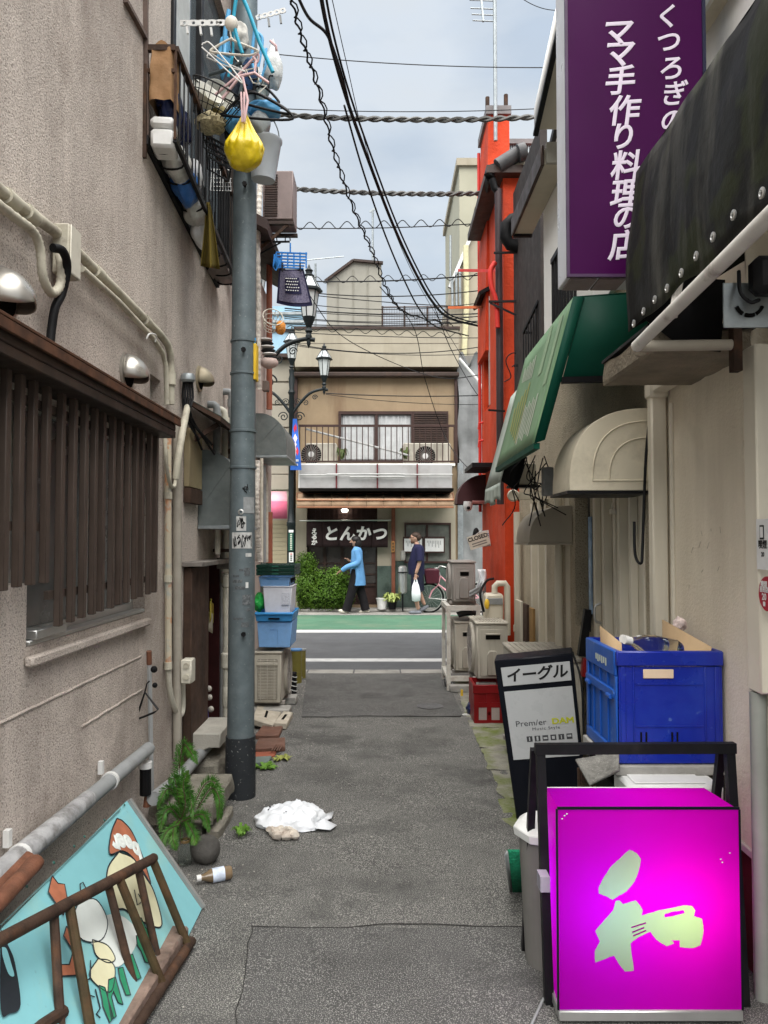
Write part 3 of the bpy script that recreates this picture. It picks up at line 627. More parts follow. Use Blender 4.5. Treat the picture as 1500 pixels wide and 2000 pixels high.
# brown condenser on a bracket high on the wall
t = T('wall_condenser', 'brown air conditioner unit on a bracket high above the flue hood', 'air conditioner', tuple(U(545, 440, 7.5)))
a, b = U(513, 333, 7.5), U(572, 432, 7.5)
G().box(a.x, b.x, 7.5, 7.85, b.z + .02, a.z).build('body', M('brown appliance paint', (.21, .165, .155), .55, .15), t, bevel=.008)
g = G()
for i in range(18): z = b.z + .05 + (a.z - b.z - .1) * i / 17; g.box(a.x + .02, a.x + .15, 7.488, 7.499, z, z + .008)
o = g.build('side_louvre', m_brownm, t); o['kind'] = 'stuff'
G().box(X2 + .005, b.x + .01, 7.49, 7.54, b.z - .03, b.z).build('bracket_arm', m_brownm, t)
G().box(X2 + .005, b.x + .01, 7.8, 7.85, b.z - .03, b.z).build('bracket_arm', m_brownm, t)
G().bar((X2 + .02, 7.51, b.z - .35), (b.x - .05, 7.51, b.z - .03), .02, .03).build('bracket_strut', m_rust, t)
# bracket with blue drying rack and bandana
t = T('drying_bracket', 'black iron bracket with curled hooks on the cream house', 'bracket', tuple(U(505, 480, 7.6)))
q0, q1 = U(506, 473, 7.6), U(566, 472, 7.6)
G().bar(q0, q1, .012, .018).build('arm', m_black, t)
G().bar(U(508, 496, 7.6), U(548, 474, 7.6), .01, .014).build('strut', m_black, t)
for px in (536, 562): G().tube(bez([U(px - 5, 472, 7.58), U(px - 4, 463, 7.58), U(px + 3, 462, 7.58), U(px + 5, 470, 7.58)], 16), .006, 6).build('hook', m_black, t, smooth=60)
t = T('drying_rack', 'blue plastic clip rack hanging from the black bracket', 'drying rack', tuple(U(567, 500, 7.6)))
m_blu = M('sky blue plastic', (.03, .22, .62), .4, .15)
P = lambda px, py, y=7.6: U(px, py, y)
G().tube([P(567, 475), P(567, 492)], .008, 6).build('hook', m_blu, t)
for py in (494, 500, 506, 512, 518, 523):
    k = (py - 494) / 29; G().bar(P(540 - 4 * k, py - 1), P(600 - 7 * k, py + 1.5), .02, .012).build('bar', m_blu, t)
for px in (540, 551, 562, 574, 586, 598): G().bar(P(px, 493), P(px - 4 * (px < 560), 524), .014, .014).build('bar', m_blu, t)
for k in range(5): G().bar(P(536 + k * 3, 497 + 3 * k, 7.5), P(534 + k, 520 + 2*k, 7.5), .01, .02).build('peg', m_blu, t)
t = T('bandana', 'navy bandana with white dots pegged to the blue drying rack', 'bandana', tuple(P(575, 590)))
m_nav = M('navy cotton', (.015, .015, .045), .9, .2, 30)
m_nav2 = M('paisley cotton', (.14, .13, .19), .9, .3, 90, dirt=(.02, .02, .06), damt=.9, dscale=55)
def ban(u, v, d=0):
    l = P(543 - 4 * v, 526); rgt = P(598, 526)
    px = (545 - 5 * v) * (1 - u) + (593 + 18 * v) * u; py = 526 + 66 * v + 5 * math.sin(u * 3) * v + 4 * u * v
    return P(px, py, 7.6 + .03 * math.sin(u * 7 + 1) * (.4 + v) - d)
G().grid(lambda u, v: ban(u, v), 16, 12).build('cloth', m_nav, t, smooth=80)
G().grid(lambda u, v: ban(.06 + .88 * u, .04 + .86 * v, .006), 16, 12).build('border_print', m_nav2, t, smooth=80)
G().grid(lambda u, v: ban(.24 + .52 * u, .22 + .44 * v, .012), 12, 10).build('centre_print', m_nav, t, smooth=80)
g = G()
for i in range(6):
    for j in range(5):
        c = ban(.28 + .44 * (i + .5 * (j % 2)) / 6, .25 + .4 * j / 5, .018); g.ball(c, (.008, .002, .006), 6, 4)
o = g.build('dot_print', m_wplast, t); o['kind'] = 'stuff'
for px in (551, 586): G().bar(P(px, 514, 7.58), P(px + 1, 530, 7.57), .012, .012).build('peg', m_black, t)
# baskets and bundles pegged further along
def basket(name, c, r, h, mat, lab, n=14, k=4, ax=(0, 0, 1), wr=.003):
    t = T(name, lab, 'basket', tuple(c)); c = Vector(c); ax = Vector(ax).normalized(); u = ax.orthogonal().normalized(); w = ax.cross(u)
    pt = lambda a, q: c + ax * (h * q) + (u * math.cos(a) + w * math.sin(a)) * r * (.62 + .38 * q)
    for j in range(k): G().tube([pt(2*math.pi*i/24, j/(k-1)) for i in range(25)], wr * (1.8 if j == k-1 else 1), 5).build('hoop', mat, t, smooth=60)
    for i in range(n): G().tube([pt(2*math.pi*i/n, 0), pt(2*math.pi*i/n, 1)], wr, 4).build('wire', mat, t)
    return t
basket('wire_basket', P(527, 640, 7.6) , .10, .16, m_pvc, 'pale wire basket hanging beside the lagged pipe near the lamp arm', ax=(.3, -.8, .4))
t = T('orange_netting', 'orange mesh net bundle hanging beside the pale wire basket', 'net', tuple(P(550, 640, 7.55)))
G().ball(P(548, 640, 7.5), (.05, .05, .07), 10, 8, lambda p, q: q * (1 + .2 * mnoise.noise(p * 4))).build('net', M('orange net', (.62, .25, .05), .7, .4, 60, bump=.5), t)
t = T('striped_bundle', 'black and white striped cloth bundle beside the yellow pole plate', 'cloth', tuple(P(520, 680, 7.6)))
m_str = M('white towel', (.6, .58, .55), .9, .15)
for k in range(6):
    c = P(518 + 2 * k, 664 + 7 * k, 7.55); G().ball(c, (.075, .06, .02), 12, 6).build('fold', m_str if k % 2 == 0 else m_black, t)
G().ball(P(526, 708, 7.55), (.09, .07, .06), 12, 8, lambda p, q: q * (1 + .15 * mnoise.noise(p * 3))).build('bundle', M('pinkish towel', (.5, .40, .36), .9), t)
p = P(521, 757, 7.7); tag(G().box(p.x - .03, p.x + .03, 7.6, 7.68, p.z - .05, p.z + .05).build('meter_box', M('brown box', (.16, .12, .10), .6), bevel=.005), 'little brown connection box beside the red drainpipe', 'connection box')

# ---- window guard heaped with bags
def PG(px, py, X): return UX(px, py, X)
XO = -1.085
t = T('window_guard', 'rusty iron window guard full of bags under the upper window', 'window guard', (XL, 4.9, 3.6))
n0, f0 = UX(284, 272, XL + .012), UX(425, 556, XL + .012)
no_, fo = Vector((XO, n0.y, n0.z)), Vector((XO, f0.y, f0.z))
G().bar(n0, f0, .03, .05).build('wall_bearer', m_black, t)
G().bar(no_, fo, .02, .03).build('outer_bearer', m_black, t)
zt = 4.13
G().bar((XL + .01, n0.y, zt), (XO, n0.y, zt), .028, .03).build('top_rail', m_rust, t)
G().bar((XO, n0.y, zt), (XO, f0.y, zt - .1), .028, .03).build('top_rail', m_rust, t)
G().bar((XL + .01, n0.y, zt - .12), (XO, n0.y, zt - .12), .018, .02).build('end_rail', m_rust, t)
G().bar((XL + .008, n0.y, 3.55), (XL + .008, n0.y, 5.6), .02, .02).build('wall_upright', m_rust, t)
G().bar((XO, n0.y, n0.z), (XO, n0.y, zt), .012, .012).build('corner_bar', m_rust, t)
N_ = 20
for i in range(1, N_):
    k = i / N_; a = no_.lerp(fo, k); G().cyl(a, (XO, a.y, zt - .1 * k), .005, n=5, caps=False).build('guard_bar', m_black, t)
for i in range(12):
    k = (i + .5) / 12; a = n0.lerp(f0, k); b = no_.lerp(fo, k)
    G().tube(bez([a, a + Vector((.05, 0, -.03)), b + Vector((-.02, 0, -.02)), b + Vector((.0, 0, .04)), b + Vector((0, 0, .12))], 12), .006, 5).build('hoop', m_black, t, smooth=60)
G().add([UX(405, 530, XL + .01), UX(425, 556, XL + .01), UX(457, 553, -1.13), UX(432, 497, -1.1)], [(0,1,2,3)]).build('soffit_plate', M('soffit board', (.23, .185, .17), .7), t, solid=.012)
def bag(name, c, r, mat, lab, seed=0, pleat=0, neck=.0, n=26, m=18, wob=.22, group=None, parent=None, cat='bag'):
    sd = Vector((seed * 3.1, seed * 1.7, seed))
    def fn(p, q):
        k = 1 + wob * mnoise.noise(p * 1.6 + sd) + wob * .45 * mnoise.noise(p * 4.5 + sd)
        if pleat:
            a = math.atan2(p.y, p.x); up = max(0, p.z + .2); k *= 1 + pleat * up * (abs(math.sin(a * 6.5 + seed)) - .5) + pleat*.4*up*math.sin(a*17)
        z = q.z
        if neck and p.z > .1:
            s_ = (p.z - .1) / .9; k *= 1 - .75 * s_ ** 1.1; z = q.z + neck * s_ * s_
            return Vector((q.x * k, q.y * k, z))
        return q * k
    o = G().ball(c, r, n, m, fn).build(name, mat, parent, smooth=75, sub=1)
    return o if parent else tag(o, lab, cat, group)
m_kraft = M('kraft paper', (.30, .17, .08), .8, .15, 6, bump=.4, bscale=12, dirt=(.17, .09, .045), damt=.5)
m_nbag = M('navy bag film', (.012, .018, .06), .3, .4, 8)
m_clear = M('cloudy bag film', (.52, .52, .49), .35, .2, 9, bump=.4, bscale=18, dirt=(.2, .2, .19), damt=.6, dscale=10)
m_bbag = M('blue bag film', (.03, .11, .32), .35, .3, 8, bump=.4, bscale=15)
xm = (XL + XO) / 2 + .01
def pg(px, py): return UX(px, py, xm)
# tall kraft paper bag
b0, b1 = pg(318, 205), pg(318, 95)
def kb(u, v, w=.062, d=.10):
    a = 2 * math.pi * u; s = 1 - .12 * v + .10 * mnoise.noise(Vector((math.cos(a) * 2, math.sin(a) * 2, v * 4))); q = lambda t_: max(-1, min(1, 1.35 * t_))
    top = .03 * math.sin(a * 3) if v > .95 else 0
    return Vector((xm + q(math.cos(a)) * w * s, b0.y + .05 + q(math.sin(a)) * d * s, b0.z + (b1.z - b0.z) * v + top))
tag(G().grid(kb, 28, 14).build('paper_bag', m_kraft, smooth=60), 'crumpled brown kraft paper bag at the near end of the window guard', 'bag')
bag('refuse_bag', pg(334, 222), (.07, .18, .12), m_nbag, 'dark navy plastic bag wedged below the kraft paper bag', 2)
q = pg(322, 272); t = T('foam_box', 'white foam box strapped at the near end of the window guard', 'box', (q.x, q.y, q.z - .08))
G().obox(q + Vector((0, 0, -.03)), (.12, .16, .10), Euler((0, 0, .1))).build('tub', m_wplast, t, bevel=.015)
G().obox(q + Vector((0, 0, .055)), (.125, .165, .06), Euler((0, 0, .1))).build('lid', m_wplast, t, bevel=.018)
bag('plastic_bag', pg(345, 318), (.075, .14, .09), m_clear, 'cloudy clear bag right below the white foam box', 4)
bag('plastic_bag', pg(362, 362), (.07, .17, .11), m_bbag, 'bright blue plastic bag in the middle of the window guard', 5)
bag('plastic_bag', pg(372, 345), (.08, .10, .09), m_cloth_w, 'white bag squeezed beside the bright blue bag', 6)
bag('plastic_bag', pg(383, 410), (.075, .15, .10), m_clear, 'cloudy white bag below the bright blue bag', 7)
bag('plastic_bag', pg(396, 458), (.06, .16, .09), m_cloth_w, 'small white bag half hidden by the olive cloth', 8)
bag('plastic_bag', pg(353, 250), (.06, .14, .10), m_nbag, 'dark bag pressed against the guard bars', 9)
# olive cloth over the rail
def oc(u, v):
    px = (404 - 12 * v) * (1 - u) + (409 + 20 * v ** .8) * u; py = 395 + (125 + 6 * u) * v
    return U(px, py, 4.62 + .05 * math.sin(u * 9) * (.3 + v) + .04 * u)
tag(G().grid(oc, 18, 14).build('olive_cloth', M('olive cotton', (.13, .095, .016), .95, .18, 8, dirt=(.08, .06, .012), damt=.6, streak=True), smooth=80, solid=.003), 'olive yellow cloth draped from the window guard', 'cloth')

# ---- things hanging in the air outside the guard
YH = 4.35
H = lambda px, py, y=YH: U(px, py, y)
basket('wire_basket', H(408, 232, 4.5), .16, .17, m_black, 'black wire basket holding white bowls outside the guard', n=22, k=4, ax=(.35, -.2, .75))
def bowl(c, r, lab, ax):
    return tag(G().lathe([(.0, -.5*r), (.55*r, -.5*r), (.98*r, .28*r), (1.03*r, .33*r), (.96*r, .30*r), (.5*r, -.42*r), (0, -.42*r)], c, ax, 24, caps=False).build('plastic_bowl', M('cream plastic', (.66, .65, .58), .4, .06), smooth=50), lab, 'bowl')
bowl(H(402, 188, 4.5), .10, 'left white plastic bowl sitting in the black wire basket', (.5, -.5, .5))
bowl(H(425, 192, 4.62), .10, 'right cream plastic bowl standing on edge behind the wire basket', (.6, -.7, .1))
tag(G().ball(H(412, 242, 4.5), (.09, .1, .05), 14, 8, lambda p, q: q * (1 + .35 * mnoise.noise(p * 6))).build('sponge_pile', M('straw scraps', (.42, .36, .22), .95, .6, 60)), 'heap of straw coloured scraps in the black wire basket', 'scraps')
t = T('plastic_crate', 'black perforated plastic crate tilted under the wire basket', 'crate', tuple(H(425, 300)))
m_blkp = M('black plastic', (.02, .02, .022), .5, .3)
A, B, C, D = H(398, 262, 4.7), H(442, 285, 4.5), H(450, 330, 4.5), H(406, 305, 4.7)
for i in range(9): G().bar(A.lerp(B, i/8), D.lerp(C, i/8), .006, .012, (0, 1, 0)).build('slat', m_blkp, t)
for i in range(5): G().bar(A.lerp(D, i/4), B.lerp(C, i/4), .008, .014, (0, 1, 0)).build('slat', m_blkp, t)
o = Vector((-.05, .2, .02))
for p, q in ((A, A+o), (B, B+o), (C, C+o), (D, D+o), (A+o, B+o), (B+o, C+o), (C+o, D+o)): G().bar(p, q, .01, .01).build('edge', m_blkp, t)
t = T('wire_rack', 'small chrome wire rack on the wall below the black crate', 'rack', tuple(H(432, 350, 5.2)))
for i in range(9): G().cyl(H(414 + 4.2 * i, 330, 5.3), H(411 + 5 * i, 372, 5.2), .003, n=5).build('wire', m_alu, t)
for py in (331, 348, 356, 364, 372): G().cyl(H(412, py, 5.2), H(452, py + 1, 5.2), .0035, n=5).build('wire', m_alu, t)
# yellow bag with its knot, clipped by the pink hanger
m_yel = M('yellow bag film', (.62, .46, .006), .3, .12, 7, bump=.25, bscale=22, spec=.5, dirt=(.42, .28, .004), damt=.5)
bag('yellow_bag', H(477, 292), (.112, .10, .125), m_yel, 'bright yellow plastic bag hanging in front of the utility pole', 3, pleat=.42, neck=.10, n=56, m=30, wob=.10)
bag('plastic_bag', H(507, 245, 4.6), (.07, .08, .10), M('smoky bag film', (.30, .32, .32), .3, .2, 10, bump=.4, bscale=20), 'smoky clear bag behind the yellow bag', 11, neck=.05)
bag('blue_bag', H(518, 215, 4.62), (.10, .08, .06), M('light blue film', (.10, .33, .58), .35, .2, 8), 'light blue plastic bag bunched under the black hangers', 12, wob=.4)
bag('blue_bag', H(462, 240, 4.6), (.07, .08, .09), MATS['light blue film'], 'light blue bag left of the yellow bag neck', 13, wob=.35)
bag('mesh_bag', H(533, 130, 4.7), (.065, .07, .14), M('white netting', (.55, .57, .56), .7, .15, 40, bump=.3), 'white netted laundry bag hanging high against the sky', 14, neck=.04)
# bucket
t = T('bucket', 'grey plastic bucket hanging behind the yellow bag', 'bucket', tuple(H(515, 355, 4.66)))
bc = H(514, 352, 4.66); br = .098
m_buck = M('grey bucket plastic', (.40, .43, .46), .4, .08)
G().lathe([(0, .0), (br * .74, 0), (br * .99, .225), (br * 1.06, .235), (br * 1.06, .25), (br * .98, .25), (br * .72, .012), (0, .012)], bc, (.06, -.05, 1), 30, caps=False).build('pail', m_buck, t, smooth=45)
G().tube(bez([bc + Vector((.10, 0, .25)), bc + Vector((.09, -.02, .31)), bc + Vector((.055, -.03, .38)), bc + Vector((.02, -.01, .43))], 16), .004, 6).build('bail', m_steel, t, smooth=60)
# hangers of all sorts
def hanger(name, pts, r, mat, lab, hook=None, grp=None):
    t = T(name, lab, 'hanger', tuple(pts[0]), grp)
    G().tube(bez(pts, 40) if len(pts) > 5 else pts, r, 7).build('frame', mat, t, smooth=60)
    if hook: G().tube(bez(hook, 12), r * .7, 6).build('hook', mat, t, smooth=60)
    return t
m_cyan = M('turquoise plastic', (.02, .32, .47), .35, .12)
m_pink = M('pale pink plastic', (.62, .42, .42), .45, .1)
m_ivory = M('ivory plastic', (.62, .58, .50), .45, .1)
hanger('plastic_hanger', [H(462, -10), H(455, 40), H(462, 70), H(474, 105)], .011, m_cyan, 'left arm turquoise hanger hanging at the top of the cluster', [H(462, -10), H(468, -30), H(476, -20)])
hanger('plastic_hanger', [H(470, -15, 4.3), H(485, 20, 4.3), H(508, 85, 4.3), H(533, 141, 4.3)], .012, m_cyan, 'long turquoise hanger slanting down to the right', [H(470, -15, 4.3), H(464, -30, 4.3)])
hanger('plastic_hanger', [H(447, 20, 4.6), H(440, 60, 4.6), H(437, 105, 4.6), H(450, 110, 4.6)], .014, M('light blue plastic', (.10, .36, .62), .4), 'light blue hanger edge behind the white clip bar')
hanger('plastic_hanger', [H(497, 60, 4.62), H(512, 75, 4.62), H(508, 110, 4.62), H(500, 140, 4.62), H(492, 115, 4.62), H(497, 60, 4.62)], .010, MATS['light blue plastic'], 'light blue looped hanger behind the pink clip')
hanger('plastic_hanger', [H(412, 97), H(450, 76), H(458, 80), H(501, 98), H(500, 104), H(480, 108), H(416, 102), H(412, 97)], .007, m_ivory, 'ivory coat hanger spread across the cluster', [H(452, 76), H(450, 60), H(458, 54)])
hanger('wire_hanger', [H(394, 88, 4.3), H(399, 84, 4.3), H(414, 88, 4.3), H(470, 155, 4.3), H(462, 154, 4.3), H(394, 92, 4.3)], .004, m_white, 'thin white wire hanger at the left of the cluster')
hanger('wire_hanger', [H(404, 110, 4.38), H(411, 104, 4.38), H(440, 122, 4.38), H(480, 140, 4.38), H(440, 128, 4.38), H(404, 112, 4.38)], .0035, m_white, 'thin white wire hanger below the ivory coat hanger')
hanger('plastic_hanger', [H(408, 146, 4.42), H(430, 140, 4.42), H(450, 132, 4.42), H(472, 122, 4.42)], .012, M('slate plastic', (.05, .065, .07), .5), 'dark slate hanger arm crossing behind the wire hangers')
hanger('clip_hanger', [H(434, 193), H(470, 148), H(498, 142), H(500, 118), H(494, 112)], .009, m_pink, 'pale pink clip hanger gripping the yellow bag', [H(494, 112), H(505, 106), H(504, 120), H(496, 124)])
hanger('clip_hanger', [H(525, 162, 4.3), H(497, 142, 4.3), H(474, 150, 4.3), H(484, 196, 4.3), H(476, 240, 4.28)], .008, m_pink, 'second pale pink clip hanger with long peg above the yellow bag', None)
tg = T('clothes_peg', 'pale pink peg pinching the neck of the yellow bag', 'peg', tuple(H(475, 235, 4.27)))
for d in (-3, 3): G().bar(H(474 + d, 180, 4.27), H(475 + d * .6, 239, 4.27), .010, .012, (0, 1, 0)).build('jaw', m_pink, tg, bevel=.002)
for k, (a, lab) in enumerate(((( (440, 220), (470, 190), (505, 184), (572, 232), (440, 226) ), 'widest black hanger at the bottom of the cluster'), (((462, 190), (490, 178), (548, 206), (560, 222), (470, 200)), 'middle black hanger above the widest one'), (((500, 168), (520, 172), (545, 200), (520, 190), (498, 180)), 'small black hanger against the white netted bag'))):
    hanger('plastic_hanger', [H(*q, 4.45 + .06 * k) for q in a] + [H(*a[0], 4.45 + .06 * k)], .008, m_black, lab, [H(a[1][0] + 5, a[1][1], 4.45 + .06*k), H(a[1][0] + 6, a[1][1] - 22, 4.45 + .06*k), H(a[1][0] + 14, a[1][1] - 24, 4.45+.06*k)])
for k in range(5):
    hanger('wire_hanger', [H(448 + 8 * k, 100 + 9 * k, 4.5), H(470 + 6 * k, 130 + 8 * k, 4.5), H(500 + 5 * k, 120 + 12 * k, 4.52), H(505, 150 + 8 * k, 4.5)], .0045, (m_black, m_ivory, m_alu, m_black, m_ivory)[k], ['thin black wire loop just right of the ivory hanger', 'ivory wire loop tangled behind the pink clip', 'bright metal wire loop in the hanger tangle', 'black wire loop crossing the pink clip', 'lowest ivory wire loop above the black hangers'][k])
for k, (px, py, y, r, c, lab) in enumerate(((452, 172, 4.72, (.06, .05, .10), (.03, .035, .05), 'dark cloth bundle hanging behind the pink clips'), (440, 118, 4.75, (.05, .05, .12), (.10, .34, .58), 'light blue towel bunched behind the ivory hanger'), (487, 150, 4.72, (.05, .05, .10), (.02, .05, .12), 'navy cloth hanging in front of the pole'),
    (470, 75, 4.7, (.05, .05, .09), (.45, .44, .40), 'pale cloth scrap under the clip bar hub'), (512, 175, 4.75, (.05, .05, .09), (.34, .38, .36), 'smoky white bag beside the netted bag'), (452, 255, 4.66, (.05, .06, .06), (.02, .025, .03), 'black bag between wire basket and yellow bag'), (428, 225, 4.62, (.05, .06, .05), (.30, .24, .10), 'straw coloured bundle right of the wire basket'))):
    bag('cloth_bundle', H(px, py, y), r, M('bundle cloth %d' % k, c, .8, .3, 20, bump=.4, bscale=20), lab, 60 + k, wob=.5, cat='cloth', n=18, m=12)
for k, (a, b, m, lab) in enumerate((((520, 95), (508, 160), MATS['light blue plastic'], 'light blue strap hanging right of the pink clips'), ((455, 60), (446, 150), m_cyan, 'turquoise strap hanging left of the pole'), ((540, 100), (528, 80), m_pink, 'pink loop at the neck of the netted bag'), ((497, 112), (420, 186), m_pink, 'long pink hanger arm slanting down left'))):
    tag(G().tube([H(*a, 4.4), H((a[0]+b[0])/2 + 5, (a[1]+b[1])/2, 4.38), H(*b, 4.4)], .008, 6).build('plastic_strap', m, smooth=60), lab, 'strap')
# white folding clip bar with round holes
t = T('clip_bar', 'white folding clothes bar with round holes and clips at the top left', 'clothes bar', tuple(H(440, 45)))
def hbar(a, b, w, mat, nm):
    a, b = Vector(a), Vector(b); g = G(); d = (b - a); n = d / d.length; up = Vector((0, 0, 1)); up = (up - n * up.dot(n)).normalized(); L_ = d.length; k = 5; s = L_ / k
    for i in range(k):
        o = a + n * (s * (i + .5)); r = w * .26; ring = [(r * math.cos(2*math.pi*j/12), r * math.sin(2*math.pi*j/12)) for j in range(12)]
        def edge(x, y):
            m_ = max(abs(x) / (s/2), abs(y) / (w/2)); return (x / m_, y / m_)
        for j in range(12):
            p, q = ring[j], ring[(j+1) % 12]; P_, Q_ = edge(*p), edge(*q)
            g.prism([p, P_, Q_, q], o, n, up, n.cross(up) * .006)
    g.build(nm, mat, t)
hbar(H(352, 46), H(440, 45), .036, m_wplast, 'arm')
hbar(H(500, 36), H(558, 20), .03, m_wplast, 'arm')
G().ball(H(452, 46), (.04, .03, .045), 12, 8).build('hub', m_ivory, t)
for px, py in ((391, 52), (412, 54), (365, 50), (524, 36), (547, 30)): G().bar(H(px, py), H(px + 2, py + 16), .012, .012, (0, 1, 0)).build('clip', m_wplast if px < 500 else m_pvcg, t)
# ================================================================== LEFT: on the ground
# condenser with the stack of boxes on it
def louvres(g, fn, n, th): pass
def ac_unit(name, label, loc, rotz, w=.30, l=.76, h=.54, mat=None, fan_mat=None, dents=False, ribs=False, group=None, side_grille=True, pipes=True, cover=True):
    """outdoor unit standing on its feet; own frame: fan looks to +x, length along y, one end with louvres at y=0"""
    mat = mat or m_acb; fm = fan_mat or m_acd
    t = T(name, label, 'air conditioner', loc, group, local=True, rotz=rotz)
    G().box(-w/2, w/2, 0, l, .035, h).build('casing', mat, t, bevel=.012)
    for y in (.10, l - .14): G().box(-w/2 - .02, w/2 + .02, y, y + .05, 0, .034).build('foot', fm, t, bevel=.003)
    g = G().box(-w/2 - .008, w/2 + .008, -.008, l + .008, h + .001, h + .024); g.build('lid', mat, t, bevel=.008)
    if ribs:
        for i in range(9):
            x = -w/2 + .035 + (w - .07) * i / 8; G().box(x - .008, x + .008, .03, l - .03, h + .0245, h + .031).build('lid_rib', mat, t, bevel=.003)
    fc = Vector((w/2, l * .56, h * .53)); fr = h * .42
    G().lathe([(fr * 1.08, 0), (fr * 1.05, .022), (fr * .98, .03), (fr * .96, .012), (fr * .94, .004), (0, .004)], fc, (1, 0, 0), 30).build('fan_shroud', mat, t)
    G().lathe([(fr * .9, .006), (0, .0065)], fc, (1, 0, 0), 24).build('fan_well', m_dark, t)
    bl = G()
    for k in range(4):
        a = math.pi / 2 * k; d = Vector((0, math.cos(a), math.sin(a))); e = Vector((0, -math.sin(a), math.cos(a)))
        bl.add([fc + d * fr * .15 - e * .02 + Vector((.008, 0, 0)), fc + d * fr * .85 - e * .10 + Vector((.009, 0, 0)), fc + d * fr * .85 + e * .07 + Vector((.014, 0, 0)), fc + d * fr * .15 + e * .04 + Vector((.014, 0, 0))], [(0,1,2,3)])
    bl.build('fan_blades', fm, t, solid=.003)
    gr = G()
    for k in range(9): r = fr * (.12 + .86 * k / 8); gr.tube([fc + Vector((.026, r * math.cos(a), r * math.sin(a))) for a in [2*math.pi*i/28 for i in range(29)]], .0022, 4)
    for k in range(16): a = 2*math.pi*k/16; gr.cyl(fc + Vector((.028, fr*.1*math.cos(a), fr*.1*math.sin(a))), fc + Vector((.028, fr*math.cos(a), fr*math.sin(a))), .0022, n=4)
    o = gr.build('fan_guard', fm, t); o['kind'] = 'stuff'
    if side_grille:
        G().box(-w/2 + .035, w/2 - .035, -.004, .001, .07, h - .05).build('louvre_back', m_dark, t)
        lg = G(); nl = 26
        for i in range(nl): z = .08 + (h - .14) * i / (nl - 1); lg.obox((0, -.008, z), (w - .075, .011, .006), Euler((.5, 0, 0)))
        for x in (-w/4, 0, w/4): lg.box(x - .003, x + .003, -.013, -.004, .07, h - .05)
        o = lg.build('louvre_grille', mat, t); o['kind'] = 'stuff'
        G().box(-w/2 + .03, w/2 - .03, -.018, -.002, h - .10, h - .075).build('handle_bar', mat, t, bevel=.003)
    else:
        # service end: recessed handle, pressed panel and pipe cover
        G().box(-w/2 + .03, w/2 - .03, -.006, .0, .06, h - .04).build('end_panel', mat, t, bevel=.004)
        G().box(-w/2 + .07, w/2 - .08, -.012, -.0065, h - .13, h - .09).build('handle_recess', m_dark, t, bevel=.003)
        G().box(-w/2 + .07, w/2 - .08, -.025, -.0065, h - .089, h - .075).build('handle_lip', mat, t, bevel=.004)
        if cover: G().prism([(-.05, 0), (.05, 0), (.05, .18), (.03, .22), (-.03, .22), (-.05, .18)], (0, -.03, .07), (1, 0, 0), (0, 0, 1), (0, .0235, 0)).build('valve_cover', mat, t, bevel=.006)
    return t
S = lambda px, py, y=6.95: U(px, py, y)
acx = (S(497, 1300).x + S(548, 1300).x) / 2
ac_unit('condenser', 'dirty beige air conditioner unit under the blue fish boxes', (acx, 6.95, .075), 0, w=.245, l=.72, h=S(520, 1272).z - .10, mat=m_acb)
for k, (x0, x1, y0, y1) in enumerate(((-1.18, -.84, 6.86, 7.06), (-1.18, -.84, 7.4, 7.56))):
    tag(G().box(x0, x1, y0, y1, 0, .072).build('base_block', m_conc, bevel=.008), ['near', 'far'][k] + ' concrete block under the air conditioner with blue boxes', 'block')
zt_ = S(520, 1266).z
m_foamb = M('blue polystyrene', (.20, .40, .72), .55, .06, 30, dirt=(.30, .42, .62), damt=.3)
m_foamw = M('white polystyrene', (.68, .70, .76), .6, .05, 30, dirt=(.5, .5, .52), damt=.35)
m_trayb = M('azure plastic tray', (.05, .27, .60), .4, .1)
m_grn = M('dark green crate plastic', (.004, .028, .019), .45, .25)
def tub(name, px0, px1, py0, py1, y0, dy, mat, lab, lid=None, cat='box'):
    a, b = U(px0, py0, y0), U(px1, py1, y0); t = T(name, lab, cat, ((a.x+b.x)/2, y0, b.z))
    x0, x1, z0, z1 = a.x, b.x, b.z, a.z; w = .012
    G().add([(x0+.015,y0+.01,z0),(x1-.015,y0+.01,z0),(x1-.015,y0+dy-.01,z0),(x0+.015,y0+dy-.01,z0),(x0,y0,z1),(x1,y0,z1),(x1,y0+dy,z1),(x0,y0+dy,z1),
             (x0+w,y0+w,z1),(x1-w,y0+w,z1),(x1-w,y0+dy-w,z1),(x0+w,y0+dy-w,z1),(x0+w+.01,y0+w+.01,z0+w),(x1-w-.01,y0+w+.01,z0+w),(x1-w-.01,y0+dy-w-.01,z0+w),(x0+w+.01,y0+dy-w-.01,z0+w)],
            [(0,3,2,1),(0,1,5,4),(1,2,6,5),(2,3,7,6),(3,0,4,7),(4,5,9,8),(5,6,10,9),(6,7,11,10),(7,4,8,11),(8,9,13,12),(9,10,14,13),(10,11,15,14),(11,8,12,15),(12,13,14,15)]).build('tub', mat, t, bevel=.006)
    return t, x0, x1, z0, z1
t, x0, x1, z0, z1 = tub('fish_box', 502, 570, 1215, 1265, 6.93, .45, m_foamb, 'large light blue polystyrene box directly on the air conditioner')
xm_ = x0 + (x1 - x0) * .5; G().tube([(xm_ - .04, 6.931, z1 - .07), (xm_ + .03, 6.931, z1 - .07), (xm_ + .03, 6.936, z0 + .03)], .003, 4).build('moulded_line', M('blue shade line', (.14, .30, .58), .6), t)
t, x0, x1, z0, z1 = tub('plastic_tray', 497, 573, 1196, 1214.5, 6.90, .48, m_trayb, 'azure plastic tray between the blue and white polystyrene boxes', cat='tray')
G().box(x0 - .006, x1 + .006, 6.885, 6.899, z1 - .02, z1 - .005).build('rim', m_trayb, t, bevel=.003)
G().box((x0+x1)/2 - .05, (x0+x1)/2 + .05, 6.893, 6.9005, z0 + .02, z0 + .035).build('handle_slot', m_dark, t)
